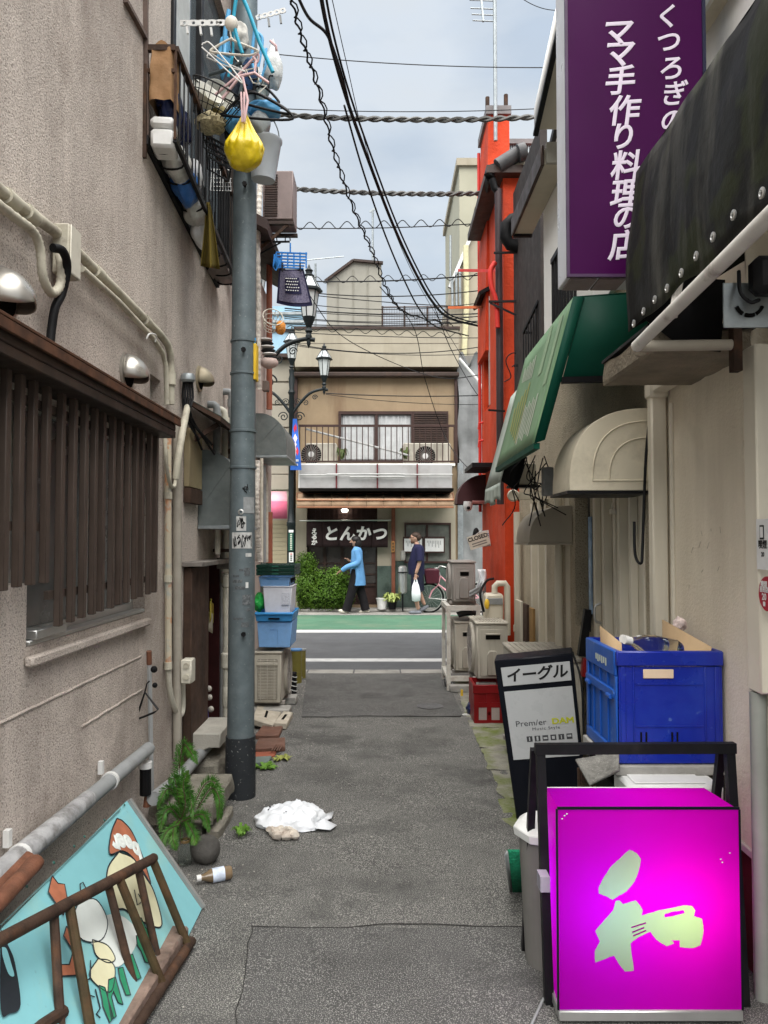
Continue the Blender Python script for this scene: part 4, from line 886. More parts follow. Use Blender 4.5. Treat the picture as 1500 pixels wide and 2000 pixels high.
t, x0, x1, z0, z1 = tub('foam_box', 514, 570, 1147, 1199, 6.95, .36, m_foamw, 'white polystyrene box in the middle of the stack')
G().box(x0 - .004, x1 + .004, 6.944, 6.95 + .365, z1 + .001, z1 + .012).build('lid', m_foamw, t, bevel=.004)
G().box(x1 - .09, x1 - .02, 6.9455, 6.949, z0 + .08, z1 - .05).build('printed_label', M('faint print', (.55, .57, .63), .6, .3, 120), t)
t, x0, x1, z0, z1 = tub('fish_box', 505, 567, 1126, 1146, 6.94, .42, m_foamb, 'small light blue box with slotted side under the green crates')
G().box((x0+x1)/2 - .07, (x0+x1)/2 + .04, 6.936, 6.9415, z1 - .025, z1 - .018).build('groove', m_trayb, t)
for k in range(4): G().box(x1 - .002, x1 + .002, 7.0 + k * .09, 7.04 + k * .09, z0 + .03, z1 - .02).build('slot', m_dark, t)
# folded green crates
for k in range(3):
    za = U(537, 1124 - 7.2 * k, 6.9).z; x0, x1 = U(500, 1110, 6.9).x, U(575, 1110, 6.9).x
    t = T('folded_crate', ['lowest', 'middle', 'topmost'][k] + ' dark green folded crate on top of the box stack', 'crate', ((x0+x1)/2, 6.9, za), 'folded green crates')
    G().box(x0, x1, 6.9, 6.915, za, za + .030).box(x0, x0 + .015, 6.916, 7.4, za, za + .030).box(x1 - .015, x1, 6.916, 7.4, za, za + .030).box(x0 + .016, x1 - .016, 7.385, 7.4, za, za + .03).build('frame', m_grn, t, bevel=.003)
    for i in range(8): xx = x0 + .03 + (x1 - x0 - .06) * i / 7; G().box(xx - .006, xx + .006, 6.916, 7.384, za + .012, za + .022).build('slat', m_grn, t)
    G().box((x0+x1)/2 - .03, (x0+x1)/2 + .03, 6.893, 6.8995, za + .008, za + .022).build('latch', M('green latch', (.02, .10, .07), .5), t)
bag('green_bag', U(507, 1176, 7.05), (.055, .08, .085), M('green bag film', (.02, .34, .06), .35, .3, 9, bump=.4, bscale=18), 'bright green plastic bag stuffed beside the white box', 21, wob=.35)
# paint cans and coil
for k, (px, yy, lab) in enumerate(((578, 8.55, 'near olive paint can with blue lid beside the air conditioner'), (586, 8.85, 'far olive paint can behind its twin'))):
    c = U(px, 1300, yy); c.z = 0; t = T('paint_can', lab, 'can', tuple(c), 'olive paint cans by the alley mouth'); h = U(px, 1268, yy).z
    m_can = M('olive can', (.17, .15, .035), .4, .15, dirt=(.3, .28, .2), damt=.3)
    G().lathe([(0, 0), (.066, 0), (.066, h * .32), (.069, h * .33), (.066, h * .34), (.066, h * .68), (.069, h * .69), (.066, h * .7), (.066, h), (0, h)], c, (0, 0, 1), 24).build('body', m_can, t)
    G().lathe([(.070, h - .012), (.071, h + .004), (.06, h + .004), (.058, h + .001), (0, h + .001)], c, (0, 0, 1), 24).build('lid', M('blue lid', (.10, .25, .5), .4) if k == 0 else m_pvcg, t)
c = UZ(573, 1362); t = T('hose_coil', 'black ribbed hose bundle standing beside the air conditioner', 'hose', tuple(c))
G().tube([c + Vector((.0, 0, i * .012)) for i in range(22)], [.028 if i % 2 else .036 for i in range(22)], 10).build('hose', m_rubber, t, smooth=60)
for i in range(5): G().lathe([(.039, -.004), (.039, .004)], c + Vector((0, 0, .03 + .045 * i)), (.3, 0, 1), 12).build('white_band', m_wplast, t)
bag('scrap_bag', UZ(580, 1330) + Vector((0, 0, .03)), (.05, .04, .03), m_clear, 'crumpled clear scrap on top of the black hose', 31, wob=.5)
# slabs and boards on the ground between pole and condenser
def slab(name, pts, z, th, mat, lab, cat, slot=False, tilt=0):
    c = [UZ(*p) for p in pts]; t = T(name, lab, cat, tuple(c[0])); zz = [z + tilt * (i in (0, 3)) for i in range(4)]
    lo = [Vector((p.x, p.y, q)) for p, q in zip(c, zz)]; hi = [p + Vector((0, 0, th)) for p in lo]
    G().add(lo + hi, [(3,2,1,0),(4,5,6,7),(0,1,5,4),(1,2,6,5),(2,3,7,6),(3,0,4,7)]).build('slab', mat, t, bevel=.006)
    if slot:
        m_ = (hi[0] + hi[1] + hi[2] + hi[3]) / 4; d = (hi[3] - hi[0]) * .22; e = (hi[1] - hi[0]).normalized() * .012; u_ = Vector((0, 0, .002))
        G().poly([m_ - d - e + u_, m_ - d + e + u_, m_ + d + e + u_, m_ + d - e + u_]).build('slot', m_dark, t)
    return t
m_kb = M('pale kerb block', (.40, .36, .29), .9, .2, 8, bump=.2)
slab('kerb_block', [(492, 1423), (533, 1428), (552, 1398), (503, 1393)], .0, .05, m_kb, 'pale slotted kerb block lying nearest the pole', 'block', True, .03)
slab('kerb_block', [(535, 1428), (560, 1425), (572, 1402), (553, 1404)], .0, .05, m_kb, 'pale slotted kerb block leaning on its neighbour', 'block', True, .02)
m_bt = M('brown tile', (.13, .065, .045), .6, .25, 8, dirt=(.2, .13, .1), damt=.4)
t = slab('brown_tile', [(497, 1445), (545, 1444), (553, 1424), (512, 1425)], .0, .035, m_bt, 'brown ridged tile under the pale kerb blocks', 'tile')
t = slab('brown_tile', [(494, 1474), (557, 1468), (557, 1450), (505, 1452)], .0, .04, m_bt, 'larger brown ridged tile nearer the pole foot', 'tile')
for k in range(4): p = UZ(530 + 5 * k, 1466, .043); q = UZ(540 + 4 * k, 1454, .043); G().bar(p, q, .008, .005).build('ridge', m_bt, t)
slab('red_strip', [(494, 1484), (536, 1481), (540, 1472), (496, 1474)], .0, .02, M('red tile', (.26, .08, .045), .6), 'thin red tile strip at the pole foot', 'tile')
slab('slate_tile', [(493, 1498), (524, 1496), (531, 1484), (495, 1486)], .0, .03, M('green slate', (.13, .16, .145), .7), 'grey green slate tile at the pole foot', 'tile')
def leaf_tuft(name, c, n, r, h, mat, lab, seed=1, cat='weed'):
    rnd = random.Random(seed); t = T(name, lab, cat, tuple(c)); g = G()
    for i in range(n):
        a = rnd.uniform(0, 6.28); l = rnd.uniform(.5, 1) * r; d = Vector((math.cos(a), math.sin(a), 0)); s = Vector((-d.y, d.x, 0)); p0 = Vector(c) + d * rnd.uniform(0, r * .4)
        w = l * .22; m_ = p0 + d * l * .55 + Vector((0, 0, h * rnd.uniform(.5, 1))); e = p0 + d * l + Vector((0, 0, h * rnd.uniform(.1, .7)))
        g.add([p0 - s * w * .2, p0 + s * w * .2, m_ + s * w, e, m_ - s * w], [(0,1,2,4),(4,2,3)])
    g.build('leaves', mat, t, smooth=60); return t
m_weed = M('weed leaf', (.10, .21, .025), .6, .35, 30, sub=0)
leaf_tuft('weed', UZ(472, 1632), 26, .05, .06, m_weed, 'small green weed right of the broken step', 1)
leaf_tuft('weed', UZ(515, 1500), 40, .09, .03, m_weed, 'flat green weeds along the slate tile', 2)
leaf_tuft('weed', UZ(548, 1484), 30, .07, .03, M('pale weed', (.26, .28, .07), .7, .4, 30), 'yellowish weeds beside the brown tiles', 3)
# concrete step and blocks by the pole foot
m_step = M('mossy step concrete', (.20, .185, .15), .95, .3, 6, bump=.6, bscale=40, dirt=(.085, .075, .06), damt=.7, dscale=5, speck=(.33, .31, .27), samt=.4, sscale=80)
def rough_block(name, x0, x1, y0, y1, z0, z1, mat, lab, amp=.015, parent=None, cat='step'):
    nx, ny, nz = 8, 8, 4; g = G()
    me = bpy.data.meshes.new(name); bm = bmesh.new(); bmesh.ops.create_cube(bm, size=1)
    bmesh.ops.subdivide_edges(bm, edges=bm.edges, cuts=6, use_grid_fill=True)
    for v in bm.verts:
        p = Vector((x0 + (v.co.x + .5) * (x1 - x0), y0 + (v.co.y + .5) * (y1 - y0), z0 + (v.co.z + .5) * (z1 - z0)))
        ed = sum(abs(abs(q) - .5) < .01 for q in v.co)
        n_ = mnoise.noise(p * 9) * amp * (2.2 if ed > 1 else .6); v.co = p + Vector((p.x - (x0+x1)/2, p.y - (y0+y1)/2, (p.z - (z0+z1)/2) * .6)).normalized() * (n_ - amp * (ed > 1))
    bm.to_mesh(me); bm.free(); o = put(name, me, mat, parent, smooth=30)
    return o if parent else tag(o, lab, cat)
st = T('concrete_step', 'broken mossy concrete step at the foot of the utility pole', 'step', (-1.05, 4.3, 0))
rough_block('tread', XL + .02, -.885, 4.06, 4.60, .085, .195, m_step, '', .018, st)
rough_block('riser', XL + .02, -.96, 4.12, 4.62, -.02, .084, m_step, '', .03, st)
rough_block('chip', -.93, -.86, 4.1, 4.5, -.03, .05, m_step, '', .02, st)
lb = T('channel_block', 'pale concrete channel block behind the broken step', 'block', (-1.1, 5.0, .2))
G().prism([(0, 0), (.07, 0), (.09, .05), (.15, .08), (.22, .08), (.22, .17), (0, .17)], (-1.245, 4.86, .19), (1, 0, 0), (0, 0, 1), (0, .45, 0)).build('channel', M('pale block concrete', (.40, .38, .33), .9, .2, 6, bump=.2, dirt=(.15, .14, .12), damt=.5), lb, bevel=.006)
rough_block('channel_base', -1.24, -1.03, 4.85, 5.35, -.02, .188, m_step, '', .02, lb)
tag(G().ball(UZ(397, 1693) + Vector((0, .05, .065)), (.075, .07, .068), 16, 12, lambda p, q: q * (1 + .10 * mnoise.noise(p * 1.5))).build('round_stone', M('grey stone', (.085, .08, .072), .85, .3, 14, bump=.3), smooth=80), 'round dark stone beside the jar', 'stone')
# jar with cypress sprigs
jc = UZ(358, 1694) + Vector((0, .03, 0))
t = T('glass_jar', 'empty clear glass jar standing beside the round stone', 'jar', tuple(jc))
m_gl = bpy.data.materials.new('clear glass'); m_gl.use_nodes = True; _p = m_gl.node_tree.nodes['Principled BSDF']; _p.inputs['Transmission Weight'].default_value = 1; _p.inputs['Roughness'].default_value = .06; _p.inputs['Base Color'].default_value = (.85, .9, .88, 1); _p.inputs['IOR'].default_value = 1.2
G().lathe([(0, 0), (.032, 0), (.034, .01), (.034, .085), (.022, .105), (.022, .118), (.019, .118), (.019, .105), (.031, .084), (.031, .012), (0, .006)], jc, (0, 0, 1), 22, caps=False).build('jar', m_gl, t, smooth=50)
G().lathe([(.0235, .108), (.0245, .110), (.0245, .120), (.0235, .121), (.0222, .121)], jc, (0, 0, 1), 20, caps=False).build('ring', M('brass ring', (.25, .17, .07), .5), t)
fern = T('cypress_sprig', 'leafy green cypress sprigs growing between wall and step', 'plant', tuple(jc))
m_frond = M('cypress leaf', (.032, .11, .010), .55, .35, 25, dirt=(.085, .18, .02), damt=.6, dscale=14)
rnd = random.Random(4)
def frond(pts, w0, nm):
    q = bez(pts, 78); g = G(); n = len(q); w0 *= .85
    for i in range(2, n):
        k = i / n; d = (q[min(i+1, n-1)] - q[i-1]).normalized(); s = d.cross(Vector((rnd.uniform(-.3, .3), -1, .3))).normalized()
        for sg in (-1, 1):
            w = w0 * math.sin(math.pi * min(1, k * .9 + .08)) * rnd.uniform(.7, 1.2); e = (s * sg + d * .9 + Vector((0, rnd.uniform(-.5, .5), -.35))).normalized(); b = e.cross(d).normalized(); b2 = e.cross(b).normalized()
            p = q[i]; tw = .0026
            g.add([p, p + e * w * .4 + b2 * tw, p + e * w, p + e * w * .4 - b2 * tw], [(0,1,2,3)])
            for m in (.35, .6):
                c = p + e * w * m; e2 = (e + b2 * sg * .9 * rnd.choice((-1, 1)) + Vector((0, 0, -.2))).normalized(); g.add([c, c + e2 * w * .2 + b * .0018, c + e2 * w * .45, c + e2 * w * .2 - b * .0018], [(0,1,2,3)])
    f_ = g.build(nm, m_frond, fern, smooth=0); G().tube(q, [.003 * (1 - .7 * i / n) for i in range(n)], 5).build('stem', m_wood, f_)
V = lambda px, py, y: U(px, py, y)
frond([V(352, 1650, 3.75), V(352, 1560, 3.85), V(350, 1500, 3.9), V(345, 1455, 3.95)], .055, 'frond')
frond([V(350, 1500, 3.9), V(358, 1455, 3.9), V(372, 1468, 3.85), V(386, 1492, 3.8)], .05, 'frond')
frond([V(352, 1590, 3.8), V(366, 1545, 3.78), V(372, 1560, 3.75), V(376, 1600, 3.7)], .05, 'frond')
frond([V(372, 1588, 3.8), V(398, 1535, 3.82), V(418, 1528, 3.8), V(430, 1565, 3.75), V(432, 1600, 3.72)], .055, 'frond')
frond([V(385, 1580, 3.8), V(412, 1540, 3.78), V(428, 1560, 3.72), V(425, 1605, 3.7)], .05, 'frond')
frond([V(352, 1600, 3.8), V(335, 1580, 3.78), V(320, 1590, 3.75), V(312, 1625, 3.7)], .055, 'frond')
frond([V(352, 1600, 3.78), V(340, 1615, 3.72), V(338, 1640, 3.68), V(345, 1660, 3.65)], .05, 'frond')
frond([V(354, 1590, 3.78), V(368, 1610, 3.72), V(380, 1635, 3.68), V(378, 1650, 3.66)], .05, 'frond')
frond([V(350, 1560, 3.85), V(330, 1540, 3.85), V(318, 1555, 3.8), V(308, 1580, 3.78)], .045, 'frond')
frond([V(352, 1580, 3.8), V(345, 1540, 3.8), V(340, 1520, 3.8), V(330, 1530, 3.78)], .045, 'frond')
frond([V(354, 1600, 3.76), V(362, 1570, 3.74), V(358, 1530, 3.74), V(368, 1505, 3.74)], .055, 'frond')
frond([V(352, 1610, 3.74), V(330, 1620, 3.7), V(318, 1640, 3.66), V(316, 1655, 3.64)], .05, 'frond')
frond([V(355, 1605, 3.74), V(390, 1590, 3.7), V(402, 1600, 3.68), V(408, 1625, 3.66)], .045, 'frond')
# drinks bottle
a, b = UZ(384, 1716, .03), UZ(452, 1703, .033)
d = (b - a).normalized(); L_ = (b - a).length
t = T('drink_bottle', 'small plastic drink bottle with blue label lying on the asphalt', 'bottle', tuple(a))
G().lathe([(.0, .016), (.013, .016), (.014, .03), (.030, .065), (.031, .08), (.031, L_ - .01), (.026, L_), (0, L_)], a, d, 22).build('body', M('brown drink through plastic', (.17, .12, .07), .15, .3, 12, spec=.6), t)
G().lathe([(0, 0), (.0145, 0), (.0145, .02), (0, .02)], a, d, 16).build('cap', m_wplast, t)
G().lathe([(.0317, .07), (.0319, .125)], a, d, 22, caps=False).build('label', M('bottle label', (.52, .58, .68), .4, .3, 18, dirt=(.06, .22, .5), damt=.9, dscale=12, dpos=.56), t)
# white plastic bag flattened on the ground
bc_ = UZ(570, 1605)
def wb(p, q):
    a = math.atan2(p.y, p.x); k = 1 + .15 * mnoise.noise(p * 1.7) + .03 * math.sin(a * 14 + 3 * p.z) + .05 * mnoise.noise(p * 6) + .03 * mnoise.noise(p * 15)
    r_ = Vector((q.x * k, q.y * k, max(0, q.z) * (1 + .5 * mnoise.noise(p * 4) + .22 * (1 - abs(mnoise.noise(p * 7))) + .12 * mnoise.noise(p * 16)) + .004))
    return r_
t = T('white_plastic_bag', 'crumpled white plastic bag lying flat on the alley asphalt', 'bag', tuple(bc_))
G().ball(bc_, (.20, .17, .075), 72, 40, wb).build('film', M('white carrier film', (.66, .68, .70), .4, .08, 6, bump=.35, bscale=16, dirt=(.5, .52, .56), damt=.5), t, smooth=80)
tp = [UZ(630, 1592, .03), UZ(652, 1585, .02), UZ(648, 1598, .02), UZ(638, 1602, .02), UZ(658, 1612, .01), UZ(645, 1621, .01), UZ(615, 1618, .02)]
G().add(tp + [p + Vector((0, 0, .02 * ((i % 2)))) for i, p in enumerate(tp)], [(0,1,2,3),(3,4,5,6),(0,3,6)]).build('torn_flap', MATS['white carrier film'], t, solid=.003)
for k in range(9): c = UZ(530 + 14 * (k % 3) + 2*k, 1622 + 5 * (k // 3), .02); G().ball(c, (.03, .025, .022), 9, 6, lambda p, q: q * (1 + .5 * mnoise.noise(p * 3 + Vector((k, k, 0))))).build('paper_wad', M('soiled tissue', (.52, .47, .40), .9, .3, 20, dirt=(.2, .12, .08), damt=.5, dscale=12), t)
q = UZ(528, 1575, .072); G().bar(q, UZ(520, 1585, .06), .012, .002).build('print_mark', m_ink, t)
for k in range(7): p = UZ(553 + 4.5 * k, 1588 - 3.2 * k, .082); G().bar(p, p + Vector((.008, .004 * (-1)**k, 0)), .004, .002).build('print_mark', m_ink, t)

# ================================================================== LEFT FRONT: painted board, rusty rack
bf, bt = UZ(396, 1776), U(251, 1562, 3.32)
nx_ = Vector((0, 1, 0)); up_ = Vector((bt.x - bf.x, 0, bt.z))            # the board leans on the wall pipe
bf.z = .01
nb = nx_.cross(up_).normalized()
if nb.x < 0: nb = -nb
def BP(px, py, lift=0.0):
    d = _ray(px, py); o = Vector((0, 0, EYE)); k = (bf - o).dot(nb) / d.dot(nb); return o + d * k + nb * lift
t = T('painted_board', 'turquoise painted shop board leaning on its side against the left wall', 'board', tuple(bf))
ce = [bf, Vector((bf.x, 1.7, bf.z)), Vector((bt.x, 1.7, bt.z)), Vector((bt.x, bt.y, bt.z))]
m_turq = M('turquoise board paint', (.20, .46, .49), .55, .10, 3, dirt=(.33, .46, .34), damt=.6, dscale=2.2, speck=(.12, .2, .2), sscale=50, samt=.25, spos=.7)
G().add(ce + [p - nb * .018 for p in ce], [(0,1,2,3),(7,6,5,4),(0,4,5,1),(1,5,6,2),(2,6,7,3),(3,7,4,0)]).build('panel', m_turq, t)
e_ = .009
G().bar(ce[0] + nb * .002 + Vector((0, -e_, 0)), ce[3] + nb * .002 + Vector((0, -e_, 0)), .02, .024, nb).build('edge_strip', M('grey edge strip', (.22, .22, .21), .6), t)
G().bar(BP(235, 1580, .001), BP(0, 1808, .001), .003, .003, nb).build('score_line', M('grey score', (.10, .2, .2), .7), t)
for px, py in ((243, 1572), (204, 1602), (165, 1634), (145, 1653), (105, 1685), (52, 1731), (18, 1760)): G().lathe([(.006, 0), (.003, .003), (0, .003)], BP(px, py), nb, 8).build('nail_head', M('teal nail', (.02, .09, .07), .5), t)
Z4 = lambda x, y: (x / 2.679, 1500 + y / 2.679)
def art(name, pts, mat, lift, outline=None, ow=.003, smooth=True, par=None):
    q = [BP(*Z4(*p), lift) for p in pts]
    if smooth: q = bez(q + [q[0]], len(q) * 5)[:-1]
    o = G().poly(q).build(name, mat, par or t, smooth=0)
    if outline: G().tube(q + [q[0]], ow, 4).build('outline', outline, o, smooth=60)
    return o
m_bl = M('board outline paint', (.02, .025, .03), .6)
m_rdb = M('brick red board paint', (.36, .13, .07), .6, .2, 20)
m_crb = M('cream board paint', (.62, .60, .40), .6, .1, 8, dirt=(.5, .38, .16), damt=.3)
m_whb = M('white board paint', (.62, .66, .62), .6, .08, 8)
m_gnb = M('green board paint', (.03, .24, .12), .6, .2, 14)
art('cap_shape', [(610, 265), (580, 340), (572, 450), (640, 435), (700, 480), (770, 590), (785, 600), (745, 470), (690, 340), (640, 280)], m_rdb, .002, m_bl)
art('oval_shape', [(620, 440), (565, 520), (560, 620), (600, 730), (650, 740), (700, 780), (800, 830), (845, 820), (820, 700), (780, 600), (700, 480)], m_crb, .0015, m_bl)
art('pale_shape', [(600, 760), (520, 790), (470, 900), (560, 1000), (620, 1040), (700, 950), (720, 860), (660, 790)], m_whb, .0012, None)
art('pale_shape', [(410, 700), (380, 800), (430, 900), (530, 900), (560, 800), (500, 690)], m_whb, .0014, m_bl, .0022)
art('pale_shape', [(480, 900), (500, 980), (560, 1020), (600, 1000), (560, 930)], m_crb, .0016, m_bl, .0022)
art('pale_shape', [(510, 1000), (465, 1080), (520, 1150), (580, 1170), (600, 1060), (570, 1010)], m_crb, .0018, m_bl, .0022)
art('red_shape', [(270, 565), (250, 650), (330, 770), (350, 690), (335, 610), (300, 605)], m_rdb, .002, m_bl, .0022, False)
art('red_shape', [(345, 830), (330, 880), (380, 960), (360, 1030), (310, 1030), (320, 1090), (420, 1085), (430, 1010), (405, 920), (380, 880)], m_rdb, .002, m_bl, .0022, False)
art('black_shape', [(0, 840), (40, 930), (75, 1020), (105, 1240), (50, 1285), (0, 1260)], m_bl, .002)
art('loop_cutout', [(5, 940), (30, 950), (55, 1030), (70, 1090), (40, 1080), (10, 990)], m_turq, .003)
# lettering: four white letters on the cap, five blocky green ones along the foot
cap = [(600, 385), (633, 385), (672, 395), (712, 418)]
for ch, (x, y) in zip('reeb', ((605, 398), (633, 392), (672, 398), (712, 432))):
    o = BP(*Z4(x, y), .0035); d1 = o - BP(*Z4(x + 40, y + 12), .0035); d2 = BP(*Z4(x + 22, y + 40), .0035) - o
    text(ch, .10, .008).xf(frame(o, d1, d2)).build('letter', m_whb, t, smooth=0)
def blk(quads):
    for q in quads: art('green_letter', q, m_gnb, .0022, m_bl, .0022, False)
blk([[(735, 785), (760, 840), (785, 845), (825, 970), (805, 960), (775, 900), (745, 890), (725, 815)],
     [(710, 880), (735, 870), (760, 920), (785, 1025), (755, 1015), (735, 960), (715, 930)],
     [(655, 990), (690, 975), (735, 1100), (715, 1110), (680, 1040)],
     [(615, 1050), (640, 1045), (680, 1190), (655, 1190), (625, 1110)],
     [(565, 1110), (600, 1095), (640, 1240), (615, 1230), (590, 1170), (580, 1200), (605, 1300), (580, 1320), (560, 1200)],
     [(515, 1140), (545, 1150), (590, 1310), (570, 1335), (535, 1250), (530, 1210)]])
for pts in ([(470, 1010), (470, 1100), (430, 1130), (460, 1190), (490, 1200)], [(495, 1160), (520, 1260), (500, 1290), (520, 1310)], [(415, 610), (420, 660), (450, 640), (430, 600), (415, 610)], [(700, 640), (715, 720), (740, 700), (720, 660)]):
    G().tube([BP(*Z4(*p), .003) for p in pts], .0022, 4).build('drawn_line', m_bl, t, smooth=60)
# rusty rack lying over it
t = T('rusty_rack', 'rusty tube rack with six rungs lying over the turquoise board', 'rack', tuple(UZ(340, 1890)))
A0, A1 = U(299, 1677, 3.0), U(-40, 1857, 1.98)
B0, B1 = UZ(374, 1838, .03), UZ(240, 2046, .03)
G().tube([A0, A0.lerp(A1, .5), A1], .019, 12).build('top_tube', m_rust, t)
G().ball(A0, .0195, 12, 8).build('tube_end', m_rust, t)
G().tube([B0, B0.lerp(B1, .5), B1], .019, 12).build('bottom_tube', m_rust, t)
m_rust2 = M('olive rust iron', (.048, .033, .014), .7, .4, 14, bump=.15, dirt=(.10, .045, .02), damt=.6, dscale=8)
for k, (pa, pb_) in enumerate((((795, 490), (978, 910)), ((700, 560), (860, 915)), ((545, 635), (812, 1205)), ((490, 670), (735, 1255)), ((250, 800), (505, 1345)), ((190, 835), (425, 1345)))):
    ta = Z4(*pa); tb = Z4(*pb_); 
    ka = (299 - ta[0]) / 339; pA = A0.lerp(A1, max(0, ka) * .97)
    kb_ = max(.0, (374 - tb[0]) / 134) * .9; pB = B0.lerp(B1, kb_)
    off = Vector((0, 0, 0)) if k % 2 == 0 else Vector((-.05, .03, .01))
    G().tube([pA + off * .3, pB + off], .0155 if k % 2 == 0 else .014, 10).build('rung', m_rust2 if k % 2 == 0 else m_rust, t)
G().tube([B0 + Vector((-.06, -.02, .01)), B1 + Vector((-.06, 0, .01))], .014, 10).build('inner_tube', m_rust, t)
tag(G().bar(UZ(352, 1818, .055), UZ(215, 2030, .055), .07, .045).build('wood_plank', M('split grey wood', (.17, .12, .095), .9, .4, 12, bump=.5, bscale=30, dirt=(.3, .26, .22), damt=.5, dscale=8), bevel=.008), 'split weathered plank lying inside the rusty rack', 'plank')
t = T('tube_stub', 'short rusty tube end at the bottom edge in front of the board', 'tube', tuple(U(110, 1985, 2.1)))
G().tube([U(124, 1976, 2.25), U(80, 2005, 2.15), U(40, 2040, 2.05)], .018, 10).build('tube', m_rust, t)
# ================================================================== ACROSS THE STREET
YF = 17.3
K = lambda px, py, y=YF: U(px, py, y)
def fbox(g, px0, px1, py0, py1, y0, y1):
    a, b = U(px0, py0, y0), U(px1, py1, y0); return g.box(a.x, b.x, y0, y1, b.z, a.z)
m_fc = M('cream parapet plaster', (.34, .305, .235), .85, .08, 2, dirt=(.21, .18, .13), damt=.5, streak=True, dscale=1.6)
m_ft = M('tan stained plaster', (.29, .215, .135), .85, .12, 2, dirt=(.15, .08, .045), damt=.7, streak=True, dscale=1.5)
m_brd = M('brown window frame', (.045, .024, .02), .5, .2)
m_marb = M('green marble', (.085, .115, .098), .3, .3, 3, dirt=(.035, .055, .045), damt=.8, dscale=2.5)
TH = T('tonkatsu_house', 'narrow two storey cream and tan restaurant building facing the alley', 'building', (-.15, YF, 0))
top, eav = K(750, 646).z, K(750, 727).z
xa, xb = K(578, 900).x, K(894, 900).x
bandz = K(750, 905).z
d0, d1 = K(600, 1000).x, K(737, 1000).x
wall('wall', m_ft, TH, 'y', YF, .25, xa, xb, .0, eav, [(d0, d1, .12, K(700, 985).z), (K(664, 850).x, K(806, 850).x, K(700, 900).z, K(700, 806).z)])
G().box(xa, xb, YF + .25, YF + 7, 0, eav).build('body', m_ft, TH)
G().box(xa - .02, xb + .02, YF - .12, YF + 7, eav + .10, top).build('parapet', m_fc, TH)
G().box(xa - .05, xb + .05, YF - .15, YF + 7.05, top + .002, top + .06).build('parapet_cap', m_brownm, TH)
G().box(xa - .02, xb + .02, YF - .124, YF - .121, K(750, 673).z - .008, K(750, 673).z).build('plaster_joint', m_brownm, TH)
g = fbox(G(), 573, 897, 726, 735, YF - .22, YF - .0); g.build('eave_gutter', m_brownm, TH, bevel=.02)
fbox(G(), 574, 580, 735, 905, YF - .10, YF - .005).build('corner_trim', m_brd, TH)
fbox(G(), 888, 894, 735, 905, YF - .10, YF - .005).build('corner_trim', m_brd, TH)
# stair head and fence on the roof
sp = [(638, 552), (690, 512), (745, 517), (745, 650), (638, 650)]; q = [K(*p, 19.5) for p in sp]
sh = G().prism([(p.x, p.z) for p in q], (0, 19.5, 0), (1, 0, 0), (0, 0, 1), (0, 2.2, 0)).build('stair_head', M('grey panel board', (.29, .28, .24), .8, .08, 2), TH)
G().bar(q[0] + Vector((-.04, -.03, .02)), q[1] + Vector((0, -.03, .03)), .12, .06).build('verge', m_brownm, sh)
G().bar(q[1] + Vector((0, -.03, .03)), q[2] + Vector((.04, -.03, .03)), .12, .06).build('verge', m_brownm, sh)
for px in (660, 690, 718): a = K(px, 545, 19.49); G().box(a.x - .008, a.x + .008, 19.47, 19.499, K(px, 648, 19.5).z, K(px, 555 - max(0, (px - 638)) * .55, 19.5).z).build('panel_joint', M('panel joint', (.25, .24, .2), .8), sh)
fn = T('roof_fence', 'thin mesh fence along the roof edge of the cream restaurant building', 'fence', tuple(K(810, 645, 18.2)))
for px in (747, 790, 835, 874): a = K(px, 598, 18.2); b = K(px, 646, 18.2); G().cyl(a, b, .025, n=6).build('post', m_brownm, fn)
for py in (600, 612, 624, 636): G().cyl(K(745, py, 18.2), K(876, py - 1, 18.2), .018 if py == 600 else .009, n=5).build('rail', m_brownm, fn)
g = G()
for i in range(40): px = 748 + 126 * i / 39; g.cyl(K(px, 602, 18.2), K(px, 645, 18.2), .006, n=4)
o = g.build('mesh_wires', m_brownm, fn); o['kind'] = 'stuff'
# upper window with curtains, louvred shutter
win = fbox(fbox(fbox(fbox(fbox(G(), 661, 808, 803, 809, YF - .05, YF + .1), 661, 666, 809.2, 900, YF - .05, YF + .1), 803, 808, 809.2, 900, YF - .05, YF + .1), 732, 738, 809.2, 900, YF - .04, YF + .08), 666.2, 802.8, 899, 903, YF - .05, YF + .1).build('window', m_brd, TH)
fbox(G(), 666.2, 731.8, 809.4, 898.8, YF + .03, YF + .035).build('pane', M('curtained glass', (.30, .31, .31), .12, .1), win)
fbox(G(), 738.2, 802.8, 809.4, 898.8, YF + .03, YF + .035).build('pane', MATS['curtained glass'], win)
for a, b in ((670, 730), (740, 801)):
    A, B = K(a, 812, YF + .02), K(b, 897, YF + .02)
    G().grid(lambda u, v: Vector((A.x + (B.x - A.x) * u, YF + .012 + .012 * math.sin(u * 40 + 2 * math.sin(u * 9)), A.z + (B.z - A.z) * v)), 60, 2).build('curtain', M('net curtain', (.42, .43, .43), .9, .12, 8, dirt=(.28, .29, .3), damt=.6, streak=True), win, smooth=80)
sh2 = fbox(G(), 806, 876, 803, 901, YF - .06, YF - .03).build('shutter', m_brd, TH)
for i in range(22): fbox(G(), 809, 873, 806 + i * 4.25, 808.4 + i * 4.25, YF - .085, YF - .062).build('slat', m_brownm, sh2)
